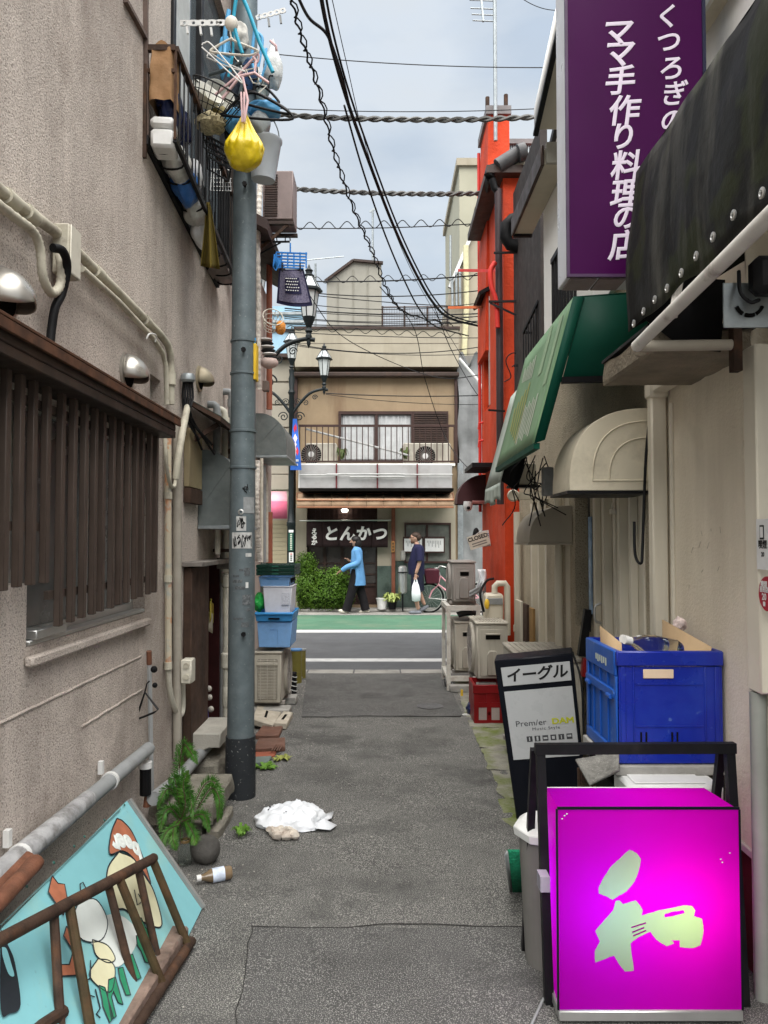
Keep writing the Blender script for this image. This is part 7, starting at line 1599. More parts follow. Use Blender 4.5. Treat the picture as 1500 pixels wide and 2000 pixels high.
# white rack with two units
rk = T('steel_rack', 'white angle iron rack carrying two air conditioners at the alley mouth', 'rack', tuple(UZ(895, 1330)))
RY0, RY1 = 8.1, 8.75
rx0, rx1 = U(876, 1250, RY0).x, U(934, 1250, RY0).x; rz = U(900, 1192, RY0).z
m_rk = M('white rack paint', (.60, .58, .52), .5, .08, 8, dirt=(.25, .17, .12), damt=.6, dscale=9)
for x in (rx0, rx1):
    for y in (RY0, RY1): G().box(x - .02, x + .02, y - .02, y + .02, 0, rz - .001).build('leg', m_rk, rk)
for z in (rz, .10):
    for y in (RY0, RY1): G().box(rx0 - .025, rx1 + .03, y - .022, y + .022, z, z + .05).build('rail', m_rk, rk)
    for x in (rx0, rx1): G().box(x - .022, x + .022, RY0 + .023, RY1 - .023, z + .001, z + .049).build('rail', m_rk, rk)
xa_, xb2 = U(884, 1140, RY0).x, U(929, 1140, RY0).x
ac_right('condenser', 'grimy grey air conditioner on top of the white rack', xa_, xb2, RY0 + .02, rz + .055, U(905, 1096, RY0).z - rz - .08, .6, mat=m_acd)
x2a, x2b = U(889, 1260, RY0 + .05).x, U(935, 1260, RY0 + .05).x
ac_right('condenser', 'beige air conditioner inside the white rack', x2a, x2b, RY0 + .06, .155, U(905, 1215, RY0).z - .18, .6)
tag(G().grid(lambda u, v: Vector((rx0 + .12 + .22 * u, RY0 + .1 + .3 * v, U(905, 1207, RY0).z + .02 * math.sin(u * 3) + .02 * v)), 8, 6).build('rubber_mat', m_rubber, smooth=80, solid=.012), 'bent black mat lying on the lower racked air conditioner', 'mat')
tag(G().box(rx0 - .0, rx1 + .1, RY0 - .12, RY0 - .03, 0, .075).build('kerb_stone', m_conc, bevel=.01), 'grey concrete kerb stone in front of the white rack', 'block')
q = UZ(902, 1352, .04); tag(G().box(q.x - .012, q.x + .012, q.y - .005, q.y + .005, 0, .065).build('yellow_tag', M('yellow tag', (.7, .45, .04), .5)), 'tiny yellow marker at the foot of the kerb stone', 'marker')
hz_ = T('refrigerant_hose', 'white lagged hoses looping from the grimy upper air conditioner', 'hose', tuple(U(935, 1150, 8.0)))
for k in range(2): G().tube(bez([U(918, 1158 + 6 * k, 8.05), U(935, 1148 + 6 * k, 8.0), U(946, 1140 + 5 * k, 8.0), U(944, 1200, 8.1)], 18), .018, 8).build('hose', m_pvcg, hz_, smooth=60)
tag(G().grid(lambda u, v: U(933 + 15 * u + 3 * math.sin(v * 5), 1112 + 42 * v, 8.0 + .04 * math.sin(u * 6)), 8, 8).build('tarp_scrap', m_cloth_w, smooth=80, solid=.004), 'white plastic scrap beside the grimy air conditioner', 'plastic')
wr_ = T('loose_wires', 'thin loose wires curling at the foot of the white rack', 'wires', tuple(UZ(880, 1335)))
for k in range(4): G().tube(bez([UZ(872 + 3 * k, 1328, .02), UZ(885, 1338 + 2 * k, .03), UZ(878 - 3 * k, 1342, .02), UZ(868, 1320 + 3 * k, .12)], 16), .004, 5).build('wire', m_pvcg if k % 2 else m_cable, wr_, smooth=60)
# gas meter
gm = T('gas_meter', 'cream gas meter with yellow tag and bent pipes', 'gas meter', tuple(U(966, 1200, 7.3)))
a, b = U(948, 1160, 7.3), U(984, 1206, 7.3); G().box(a.x, b.x, 7.3, 7.5, b.z - .1, a.z).build('body', m_frm, gm, bevel=.02)
G().box(a.x + .01, b.x - .01, 7.285, 7.299, a.z - .10, a.z - .04).build('dial', m_pvcg, gm, bevel=.004)
c = U(966, 1158, 7.35); G().tube([c, c + Vector((0, 0, .06)), c + Vector((.03, 0, .09)), c + Vector((.10, 0, .09)), c + Vector((.12, 0, .06)), c + Vector((.12, 0, -.4))], .03, 10).build('pipe', m_frm, gm, smooth=60)
q = U(951, 1180, 7.25); G().ball(q, (.025, .02, .05), 8, 6).build('tag', M('yellow tag', (.7, .45, .04), .5), gm)
tag(G().tube(bez([U(945, 1195, 7.3), U(938, 1160, 7.3), U(950, 1135, 7.4), U(965, 1130, 7.4)], 16), .012, 8).build('black_cable_loop', m_rubber, smooth=60), 'black cable looping behind the gas meter', 'cable')
# red bottle crate
rc = T('bottle_crate', 'red plastic bottle crate with white star label', 'crate', tuple(UZ(950, 1415)))
m_rcr = M('red crate plastic', (.19, .005, .007), .4, .15)
cy = UZ(950, 1414).y; cx0, cx1 = U(926, 1400, cy).x, U(985, 1400, cy).x; ch = U(950, 1338, cy).z
G().box(cx0, cx1, cy, cy + .02, 0, ch * .10).build('lower_band', m_rcr, rc)
G().box(cx0, cx1, cy, cy + .02, ch * .42, ch * .55).build('mid_band', m_rcr, rc)
G().box(cx0 - .008, cx1 + .008, cy - .006, cy + .02, ch * .78, ch).build('rim', m_rcr, rc, bevel=.004)
for x in (cx0 + .02, (cx0 + cx1) / 2, cx1 - .02): G().box(x - .02, x + .02, cy + .001, cy + .019, ch * .10, ch * .78).build('upright', m_rcr, rc)
G().box(cx0 + .04, cx1 - .04, cy + .003, cy + .018, ch * .10, ch * .42).build('label_panel', M('star label', (.34, .28, .26), .6), rc)
G().box(cx0 + .04, cx1 - .04, cy + .008, cy + .018, ch * .55, ch * .78).build('upper_panel', m_rcr, rc)
st_ = [(.022 * (1 if i % 2 == 0 else .42) * math.sin(math.pi * i / 5), .022 * (1 if i % 2 == 0 else .42) * math.cos(math.pi * i / 5)) for i in range(10)]
G().prism(st_, ((cx0 + cx1) / 2, cy + .001, ch * .26), (1, 0, 0), (0, 0, 1), (0, .0015, 0)).build('star', m_rcr, rc)
for x in (cx0, cx1 - .02): G().box(x, x + .02, cy + .021, cy + .40, 0, ch * .98).build('side', m_rcr, rc)
G().box(cx0 + .021, cx1 - .021, cy + .38, cy + .40, 0, ch * .98).build('back', m_rcr, rc)
G().box(cx0 + .022, cx1 - .022, cy + .022, cy + .378, .01, .03).build('floor', m_rcr, rc)
bag('rubbish_bag', UZ(918, 1395) + Vector((.0, 0, .05)), (.035, .07, .055), m_nbag, 'small black rubbish bag beside the red crate', 33, wob=.3)
bag('tissue_scrap', UZ(910, 1398) + Vector((0, 0, .008)), (.035, .025, .01), m_clear, 'grey crumpled paper scrap beside the black bag', 34, wob=.4, cat='scrap')
# ---- tilted advertising sign
TL, TR, BL = U(965, 1291, 4.30), U(1118, 1276, 4.20), UZ(1009, 1602)
TR = TL + (TR - TL)
BRc = BL + (TR - TL) * .93
ES = T('standing_sign', 'tall black sign board with two white panels, tilted against the wall', 'sign', tuple(BL))
nE = (TR - TL).cross(BL - TL).normalized()
if nE.y > 0: nE = -nE
def EP(u, v, lift=0): return (TL.lerp(TR, u)).lerp(BL.lerp(BRc, u), v) + nE * lift
m_eb = M('navy black board', (.004, .005, .009), .4, .2, spec=.2)
m_ew = M('grey white acrylic', (.48, .49, .49), .3, .04, spec=.3)
fr4 = [EP(0, 0), EP(1, 0), EP(1, 1), EP(0, 1)]; bk = [p - nE * .14 for p in fr4]
G().add(fr4 + bk, [(0,1,2,3),(7,6,5,4),(0,4,5,1),(1,5,6,2),(2,6,7,3),(3,7,4,0)]).build('case', m_eb, ES, bevel=.006)
def epanel(u0, u1, v0, v1, mat, nm): return G().add([EP(u0, v0, .004), EP(u1, v0, .004), EP(u1, v1, .004), EP(u0, v1, .004), EP(u0, v0, .0005), EP(u1, v0, .0005), EP(u1, v1, .0005), EP(u0, v1, .0005)], [(0,1,2,3),(0,4,5,1),(1,5,6,2),(2,6,7,3),(3,7,4,0)]).build(nm, mat, ES)
epanel(.075, .955, .045, .160, m_ew, 'name_panel'); epanel(.075, .955, .195, .62, m_ew, 'advert_panel')
uE, vE = (TR - TL).normalized(), (TL - BL).normalized()
def etext(s_, u, v, size, mat, off=.0, sh=0, sp=1, sxy=None):
    g = text(s_, size, off, sh, spacing=sp)
    if sxy: g.xf(Matrix.Diagonal((sxy, 1, 1, 1)))
    g.xf(frame(EP(u, v, .006), uE, vE)).build('lettering', mat, ES, smooth=0)
etext('イーグル', .52, .104, .082, m_ink, .0022, .15, .95, 1.05)
etext('Prem/er', .37, .400, .046, M('charcoal print', (.06, .06, .065), .5), 0, 0, 1, 1.12)
etext('DAM', .79, .400, .044, M('lime print', (.50, .52, .03), .5), .0018, 0, 1, 1.25)
etext('Music Style', .56, .438, .024, MATS['charcoal print'], 0, 0, 1.15, 1.2)
for k in range(6):
    u = .29 + .105 * k; epc = lambda a, b: EP(u + a, .480 + .004 * -k * 0 + b, .0055)
    G().add([epc(0, 0), epc(.075, 0), epc(.075, .034), epc(0, .034)], [(0,1,2,3)]).build('icon', MATS['charcoal print'], ES)
    w0, w1 = ((.03, .045), (.025, .05), (.012, .063), (.02, .055), (.032, .043), (.012, .063))[k]; h0, h1 = ((.006, .028), (.004, .03), (.012, .024), (.008, .026), (.006, .03), (.008, .02))[k]
    G().add([EP(u + w0, .480 + h0, .0062), EP(u + w1, .480 + h0, .0062), EP(u + w1, .480 + h1, .0062), EP(u + w0, .480 + h1, .0062)], [(0,1,2,3)]).build('icon', m_ew, ES)
tag(G().tube(bez([EP(1.0, .02, -.1) + Vector((.0, 0, 0)), U(1135, 1330, 4.2), U(1140, 1420, 4.2), U(1142, 1470, 4.2)], 20), .006, 6).build('power_cable', m_cable, smooth=60), 'black power cord hanging beside the tilted sign', 'cord')
# ---- blue folding container with bottles
BC = T('blue_container', 'deep blue folding plastic container with hinged side beside the beige wall', 'crate', (1.11, 3.2, .7))
bx0, bx1, by0, by1 = U(1207, 1400, 3.0).x, 1.312, 3.0, 3.44
bz0, bz1 = U(1300, 1492, 3.0).z, U(1300, 1272, 3.0).z; zm = bz0 + (bz1 - bz0) * .60
m_bl2 = M('royal blue plastic', (.005, .018, .25), .33, .1, 3, spec=.5, dirt=(.02, .06, .32), damt=.5, speck=(.12, .2, .42), sscale=24, samt=.5, spos=.7)
m_bl3 = M('lighter blue plastic', (.012, .075, .33), .4, .12, 3, speck=(.2, .3, .5), sscale=24, samt=.4, spos=.68)
G().box(bx0 + .006, bx1, by0 + .006, by0 + .018, bz0 + .05, bz1 - .06).build('front_panel', m_bl2, BC)
G().box(bx0 - .004, bx1 + .004, by0 - .004, by0 + .02, bz1 - .058, bz1).build('front_rim', m_bl2, BC, bevel=.005)
G().box(bx0 - .004, bx1 + .004, by0 - .004, by0 + .02, bz0, bz0 + .045).build('front_foot', m_bl2, BC, bevel=.005)
G().box(bx0, bx1, by1 - .02, by1, bz0, bz1).build('back_panel', m_bl2, BC)
G().box(bx1 - .015, bx1, by0 + .021, by1 - .021, bz0, bz1).build('wall_side', m_bl2, BC)
G().box(bx0 + .02, bx1 - .016, by0 + .021, by1 - .021, bz0 + .004, bz0 + .016).build('floor', m_bl2, BC)
G().box(bx0 + .004, bx0 + .016, by0 + .021, by1 - .021, bz0 + .05, zm - .02).build('lower_side', m_bl3, BC)
G().box(bx0 + .004, bx0 + .016, by0 + .021, by1 - .021, zm + .02, bz1 - .06).build('upper_side', m_bl3, BC)
G().box(bx0 - .008, bx0 + .018, by0 + .021, by1, bz1 - .10, bz1 - .001).build('side_rim', m_bl3, BC, bevel=.004)
G().box(bx0 - .008, bx0 + .018, by0 + .021, by1, bz0, bz0 + .048).build('side_foot', m_bl3, BC, bevel=.004)
G().box(bx0 - .010, bx0 + .018, by0 + .021, by1 - .0, zm - .018, zm + .018).build('hinge_rail', m_bl3, BC, bevel=.004)
for y in (by0 + .05, by0 + .36): G().cyl((bx0 - .012, y, zm - .012), (bx0 - .012, y + .05, zm - .012), .009, n=8).build('hinge_knuckle', m_bl3, BC)
for y in (by0 + .005, by1 - .03): G().box(bx0 - .006, bx0 + .003, y, y + .03, bz0 + .05, bz1 - .10).build('side_post', m_bl3, BC, bevel=.003)
G().box(bx0 - .001, bx0 + .0035, by0 + .12, by0 + .30, zm + .07, zm + .13).build('hand_hole', m_dark, BC)
G().box(bx0 + .10, bx0 + .218, by0 - .0005, by0 + .0055, bz1 - .105, bz1 - .070).build('label_plate', M('cream label', (.66, .52, .36), .6, .08), BC, bevel=.002)
for dx in (.09, .11, .21, .23): G().box(bx0 + dx - .003, bx0 + dx + .003, by0 + .0015, by0 + .0055, bz0 + .06, bz0 + .12).build('vent_slot', m_dark, BC)
for k in range(6): G().box(bx0 - .0095, bx0 - .0085, by0 + .12 + .028 * k, by0 + .135 + .028 * k, bz1 - .075 + .006 * (k % 2), bz1 - .045).build('print_mark', m_wp, BC)
for x, w in ((bx0 + .012, .02), (bx1 - .03, .02), (bx0 + .06, .006), (bx1 - .07, .006)): G().box(x, x + w, by0 + .0005, by0 + .0058, bz0 + .046, bz1 - .06).build('rib', m_bl2, BC, bevel=.002)
for z in (bz0 + .14, bz1 - .13): G().box(bx0 + .07, bx1 - .075, by0 + .002, by0 + .0058, z, z + .006).build('rib', m_bl2, BC)
for y in (by0 + .13, by0 + .24, by0 + .34):
    for z0_, z1_ in ((bz0 + .05, zm - .02), (zm + .02, bz1 - .10)): G().box(bx0 - .003, bx0 + .0035, y, y + .008, z0_, z1_).build('rib', m_bl3, BC)
m_card = M('corrugated card', (.47, .33, .19), .85, .1, 6)
cf = T('cardboard_flaps', 'torn cardboard box standing up inside the blue container', 'cardboard', (1.1, 3.2, bz0 + .05))
G().add([(bx0 + .05, by0 + .10, bz0 + .02), (bx0 + .05, by0 + .34, bz0 + .02), (bx0 + .03, by0 + .34, bz1 + .06), (bx0 + .04, by0 + .08, bz1 + .02)], [(0,1,2,3)]).build('flap', m_card, cf, solid=.005)
G().add([(bx1 - .10, by0 + .03, bz0 + .02), (bx1 - .10, by0 + .36, bz0 + .02), (bx1 - .10, by0 + .36, bz1 + .085), (bx1 - .03, by0 + .03, bz1 + .012)], [(0,1,2,3)]).build('flap', m_card, cf, solid=.005)
def pet(a, b, r, lab):
    a, b = Vector(a), Vector(b); d = (b - a); L_ = d.length; d.normalize()
    t = T('clear_bottle', lab, 'bottle', tuple(a))
    G().lathe([(.014, .0), (.015, .03), (r, .10), (r, L_ - .02), (r * .8, L_), (0, L_)], a, d, 20).build('body', m_gl, t, smooth=50)
    G().lathe([(0, -.018), (.017, -.018), (.017, .012), (0, .012)], a, d, 14).build('neck_ring', m_wplast, t)
pet((bx0 + .075, by0 + .10, bz1 + .028), (bx0 + .30, by0 + .16, bz1 - .02), .042, 'clear empty bottle lying on top in the blue container')
pet((bx0 + .10, by0 + .22, bz1 + .018), (bx0 + .27, by0 + .30, bz1 - .03), .04, 'second clear bottle behind the first in the blue container')
bag('tissue_wad', (bx1 - .05, by0 + .30, bz1 + .07), (.025, .03, .03), M('pinkish tissue', (.55, .45, .42), .9, .3, 30), 'crumpled tissue stuck at the wall corner of the container', 44, wob=.5, cat='scrap')
# stand below: wire basket, foam lid, grey mat
sd = T('storage_stand', 'low dark stand with foam lid under the blue container', 'stand', (1.1, 3.2, 0))
G().box(bx0 - .02, bx1 + .005, 2.98, 3.46, bz0 - .04, bz0 - .003).build('board', m_conc, sd, bevel=.004)
for x in (bx0, bx1 - .03):
    for y in (3.0, 3.42): G().box(x, x + .03, y, y + .03, 0, bz0 - .041).build('leg', m_black, sd)
G().box(bx0 - .01, bx1 - .02, 3.05, 3.4, .05, bz0 - .10).build('bin', m_dark, sd)
a, b = U(1213, 1520, 2.95), U(1395, 1545, 2.95); fl_ = T('foam_box', 'flat white foam box lying below the blue container', 'box', tuple(a))
G().box(a.x, b.x, 2.86, 3.05, b.z - .02, a.z).build('lid', m_wplast, fl_, bevel=.012)
G().box(a.x + .03, b.x - .06, 2.88, 3.02, a.z + .001, a.z + .006).build('raised_panel', m_wplast, fl_, bevel=.004)
tag(G().grid(lambda u, v: U(1124 + 85 * u + 28 * v * (1 - u), 1484 - 14 * u + 50 * v * (1 - .3 * u) , 2.98 - .12 * v + .02 * math.sin(u * 4)), 12, 10).build('grey_mat', M('grey felt mat', (.16, .155, .14), .95, .3, 40, bump=.4, speck=(.35, .34, .3), sscale=200, samt=.6), smooth=80, solid=.008), 'grey felt mat draped over the stand under the blue container', 'mat')
bk_ = T('wicker_basket', 'brown wire basket squeezed behind the magenta sign frame', 'basket', tuple(U(1140, 1540, 3.0)))
for i in range(7): G().tube([U(1130 + 5 * i, 1500, 3.02), U(1133 + 5 * i, 1600, 3.02)], .006, 5).build('rod', m_rust, bk_)
for py in (1505, 1520, 1535, 1550, 1570): G().tube([U(1128, py, 3.02), U(1165, py + 1, 3.02)], .005, 5).build('rod', m_rust, bk_)
# ---- bin and green mat
tc_ = Vector((.625, 2.93, 0)); hb = U(1040, 1640, 2.85).z
TB_ = T('rubbish_bin', 'grey brown rubbish bin with white octagonal lid beside the magenta sign', 'bin', tuple(tc_))
G().lathe([(0, 0), (.095, 0), (.118, hb), (.112, hb), (.09, .01), (0, .01)], tc_, (0, 0, 1), 28, caps=False).build('pail', M('grey brown pail', (.19, .18, .165), .55, .12, 4, dirt=(.1, .09, .08), damt=.6, streak=True), TB_)
G().lathe([(.135, hb - .012), (.14, hb + .02), (.128, hb + .03), (.105, hb + .045), (.10, hb + .042), (.07, hb + .058), (0, hb + .062)], tc_, (0, 0, 1), 8).build('lid', m_wplast, TB_, bevel=.006)
G().box(tc_.x - .02, tc_.x + .02, tc_.y - .012, tc_.y + .012, hb + .06, hb + .075).build('lid_knob', m_wplast, TB_)
q0, q1, q2, q3 = U(992, 1662, 3.25), U(1032, 1662, 3.3), UZ(1034, 1742), UZ(1001, 1742)
gmt = T('turf_mat', 'strip of green artificial turf leaning behind the bin', 'mat', tuple(q3))
G().add([q0, q1, q2, q3], [(0,1,2,3)]).build('mat', M('artificial turf', (.012, .20, .10), .9, .35, 60, bump=.6), gmt, solid=.014)
G().add([q0 + Vector((-.012, 0, -.02)), q0 + Vector((-.002, 0, 0)), q3 + Vector((-.002, 0, 0)), q3 + Vector((-.012, 0, 0))], [(0,1,2,3)]).build('backing', m_pvcg, gmt, solid=.01)
# ---- the lit magenta sign in its black frame
MS = T('magenta_sign', 'glowing magenta box sign with pale brush character in a black frame', 'sign', (.87, 2.6, 0))
fy, fb = 2.55, 2.77
A = U(1086, 1583, fy); Bq = U(1437, 1579, fy); Cq = U(1453, 1968, fy); Dq = U(1098, 1976, fy)
mx0, mx1 = (A.x + Dq.x) / 2, (Bq.x + Cq.x) / 2; mz1, mz0 = (A.z + Bq.z) / 2, (Cq.z + Dq.z) / 2
def acrylic(name, c, tw=.85):
    m = bpy.data.materials.new(name); m.use_nodes = True; MATS[name] = m; t = m.node_tree; L = t.links.new
    for n in list(t.nodes): t.nodes.remove(n)
    o = t.nodes.new('ShaderNodeOutputMaterial'); tr = t.nodes.new('ShaderNodeBsdfTranslucent'); df = t.nodes.new('ShaderNodeBsdfPrincipled'); mx = t.nodes.new('ShaderNodeMixShader')
    nz = t.nodes.new('ShaderNodeTexNoise'); nz.inputs['Scale'].default_value = 5; rp = t.nodes.new('ShaderNodeValToRGB')
    rp.color_ramp.elements[0].color = (*[q * .88 for q in c], 1); rp.color_ramp.elements[1].color = (*c, 1)
    co = t.nodes.new('ShaderNodeTexCoord'); L(co.outputs['Object'], nz.inputs['Vector']); L(nz.outputs['Fac'], rp.inputs[0])
    L(rp.outputs[0], tr.inputs['Color']); L(rp.outputs[0], df.inputs['Base Color']); df.inputs['Roughness'].default_value = .25
    mx.inputs[0].default_value = 1 - tw; L(tr.outputs[0], mx.inputs[1]); L(df.outputs[0], mx.inputs[2]); L(mx.outputs[0], o.inputs[0]); return m
m_mag = acrylic('magenta acrylic', (.62, .001, .52)); m_lime = acrylic('pale lime acrylic', (.36, .60, .27))
def filled(splines):
    c = bpy.data.curves.new('outline', 'CURVE'); c.dimensions = '2D'; c.fill_mode = 'BOTH'
    for s in splines:
        sp_ = c.splines.new('POLY'); sp_.points.add(len(s) - 1); sp_.use_cyclic_u = True
        for p, q in zip(sp_.points, s): p.co = (q[0], q[1], 0, 1)
    o = bpy.data.objects.new('outline', c); me = o.to_mesh(); g = G().add([(v.co.x, v.co.y, v.co.z) for v in me.vertices], [tuple(p.vertices) for p in me.polygons])
    o.to_mesh_clear(); bpy.data.objects.remove(o); bpy.data.curves.remove(c); return g
ZS = lambda x, y: U(950 + x / 2.7273, 1450 + y / 2.7273, fy)
gly = [[(762, 572), (800, 590), (823, 622), (812, 680), (790, 740), (745, 795), (700, 820), (672, 838), (640, 820), (600, 805), (598, 775), (625, 720), (665, 660), (715, 615)],
       [(688, 846), (708, 842), (728, 862), (795, 842), (833, 893), (826, 922), (905, 898), (1000, 880), (1050, 868), (1095, 872), (1112, 895), (1105, 925), (1148, 940), (1157, 1000), (1140, 1080), (1100, 1095), (1030, 1090), (1030, 1055), (985, 1055), (1000, 1070), (960, 1085), (905, 1050), (872, 1008), (800, 1045), (768, 1070), (775, 1140), (785, 1215), (738, 1220), (700, 1170), (680, 1135), (640, 1150), (580, 1172), (578, 1110), (605, 1060), (580, 1005), (640, 935), (678, 890)]]
hole = [[(948, 915), (1050, 893), (1056, 908), (950, 932)]]
def to2(s):
    q = [Vector(p).to_3d() for p in s]; o = []
    for i, b in enumerate(q):                     # bristly edge: short arcs between the traced points
        c = q[(i + 1) % len(q)]; a = q[i - 1]; d = q[(i + 2) % len(q)]
        for j in range(5):
            t_ = j / 5; p = b.lerp(c, t_) + ((b - a).normalized() - (d - c).normalized()) * (t_ * (1 - t_) * .10 * (c - b).length) * .6
            e = (c - b).normalized(); p += Vector((-e.y, e.x, 0)) * (3.0 * mnoise.noise(Vector((i * 3.1 + t_ * 4, i, 0)))) * (0 < j); o.append(p)
    return [((lambda p: (p.x, p.z))(ZS(v.x, v.y))) for v in o]
rect = [(mx0, mz0), (mx1, mz0), (mx1, mz1), (mx0, mz1)]
mxz = Matrix(((1, 0, 0, 0), (0, 0, 1, fy), (0, 1, 0, 0), (0, 0, 0, 1)))
filled([rect] + [to2(s) for s in gly]).xf(mxz).build('front_panel', m_mag, MS, smooth=0)
filled([to2(s) for s in gly] + [to2(s) for s in hole]).xf(mxz).build('brush_character', m_lime, MS, smooth=0)
filled([to2(s) for s in hole]).xf(mxz).build('brush_gap', m_mag, MS, smooth=0)
for (x0_, y0_, x1_, y1_) in ((770, 985, 850, 960), (775, 1010, 840, 985), (780, 1030, 850, 1000)): G().bar(ZS(x0_, y0_) + Vector((0, -.002, 0)), ZS(x1_, y1_) + Vector((0, -.002, 0)), .0012, .004, (0, 0, 1)).build('dry_brush_streak', m_mag, MS)
G().add([(mx0, fy, mz1), (mx1, fy, mz1), (mx1 - .02, fb, mz1), (mx0 + .01, fb, mz1)], [(0,1,2,3)]).build('top_panel', m_mag, MS, smooth=0)
G().add([(mx0, fy, mz0), (mx0, fy, mz1), (mx0 + .01, fb, mz1), (mx0 + .01, fb, mz0)], [(0,1,2,3)]).build('side_panel', m_mag, MS, smooth=0)
G().add([(mx1, fy, mz0), (mx1, fy, mz1), (mx1 - .02, fb, mz1), (mx1 - .02, fb, mz0)], [(0,1,2,3)]).build('side_panel', m_mag, MS, smooth=0)
G().box(mx0 + .012, mx1 - .022, fb + .001, fb + .01, mz0, mz1).build('back_panel', m_white, MS)
G().box(mx0 - .004, mx1 + .004, fy - .006, fb + .01, mz0 - .035, mz0 - .002).build('bottom_tray', m_alu, MS, bevel=.003)
G().box(mx0 - .003, mx1 + .003, fy - .004, fy + .004, mz1 + .0005, mz1 + .008).build('edge_bead', m_eb, MS)
for x in (mx0 - .006, mx1 + .002): G().box(x - .002, x + .004, fy - .004, fy + .005, mz0, mz1 + .0004).build('edge_bead', m_eb, MS)
for x, z in ((mx0 + .02, mz1 - .02), (mx0 + .028, mz1 - .014), (mx0 + .012, mz1 - .03), (mx1 - .06, mz1 - .16), (mx1 - .055, mz1 - .17), (mx1 - .03, mz1 - .14)): G().ball((x, fy - .001, z), (.003, .001, .002), 6, 4).build('paint_chip', m_wplast, MS)
fz = U(1240, 1464, 2.70).z
for x in (U(1057, 1470, 2.70).x, U(1428, 1464, 2.70).x): G().bar((x, 2.715, fz - .0125), (x + .012, 2.66, .0), .030, .03).build('frame_leg', m_black, MS)
G().bar((U(1046, 1470, 2.7).x, 2.71, fz), (U(1438, 1464, 2.7).x, 2.71, fz + .004), .03, .035).build('frame_bar', m_black, MS)
for x in (U(1057, 1470, 2.70).x - .008, U(1428, 1464, 2.70).x): G().bar((x, 2.78, fz - .02), (x, 3.0, .0), .026, .026).build('rear_leg', m_black, MS)
G().box(mx0 - .05, mx0 - .018, 2.60, 2.66, .40, .45).build('grip_sleeve', M('grey sleeve', (.24, .22, .26), .6), MS)
for k, (x, z, e, c) in enumerate(((mx0 + .17, .44, .24, (.34, .44, 1)), (mx1 - .17, .44, .27, (1, .84, .68)))):
    l = bpy.data.lights.new('sign_tube', 'POINT'); l.energy = e; l.color = c; l.shadow_soft_size = .03
    lo = bpy.data.objects.new('sign_tube', l); COL.objects.link(lo); lo.location = (x, fb - .04, z - .06); adopt(lo, MS)
tag(G().tube(bez([UZ(1062, 1950, .01), UZ(1050, 1975, .01), UZ(1035, 2010, .01), UZ(1030, 2040, .01)], 16), .005, 6).build('power_cable', m_pvcg, smooth=60), 'grey power cord trailing from the magenta sign', 'cord')
# ================================================================== STREET LAMPS
m_opal = M('opal lantern glass', (.50, .53, .52), .25, .06, 3, spec=.5)
def lantern(par, b, s=1.0):
    """glazed hexagonal lantern standing on b"""
    b = Vector(b); R6 = lambda r, z, n=6, a0=.26: [b + Vector((r * s * math.cos(a0 + 2*math.pi*k/n), r * s * math.sin(a0 + 2*math.pi*k/n), z * s)) for k in range(n)]
    st = G().lathe([(.05*s, 0), (.035*s, .05*s), (.06*s, .08*s), (.035*s, .13*s), (.09*s, .26*s), (.10*s, .30*s), (0, .30*s)], b, (0, 0, 1), 12).build('lantern_stem', m_iron, par)
    lo, hi = R6(.095, .30), R6(.155, .70)
    for k in range(6):
        j = (k + 1) % 6
        G().add([lo[k], lo[j], hi[j], hi[k]], [(0,1,2,3)]).build('lantern_pane', m_opal, par)
        G().cyl(lo[k], hi[k], .009*s, n=5).build('lantern_bar', m_iron, par)
    G().loft([R6(.16, .695), R6(.215, .705), R6(.215, .735), R6(.19, .75)]).build('lantern_rim', m_iron, par)
    r1, r2 = R6(.185, .752), R6(.075, .93)
    for k in range(6):
        j = (k + 1) % 6; G().add([r1[k], r1[j], r2[j], r2[k]], [(0,1,2,3)]).build('lantern_roof_pane', M('pale roof glass', (.42, .45, .46), .2, .1), par); G().cyl(r1[k], r2[k], .009*s, n=5).build('lantern_bar', m_iron, par)
    G().lathe([(.08*s, .93*s), (.085*s, .95*s), (.05*s, .98*s), (.05*s, 1.01*s), (.065*s, 1.03*s), (.03*s, 1.06*s), (.012*s, 1.11*s), (0, 1.13*s)], b, (0, 0, 1), 12).build('lantern_finial', m_iron, par)
def scroll(par, c, r, sx, turns=1.6, wr=.012):
    c = Vector(c); G().tube([c + Vector((sx * r * (1 - .85 * i / 30) * math.cos(turns * 2 * math.pi * i / 30), 0, r * (1 - .85 * i / 30) * math.sin(turns * 2 * math.pi * i / 30))) for i in range(31)], wr, 6).build('scroll', m_iron, par, smooth=60)
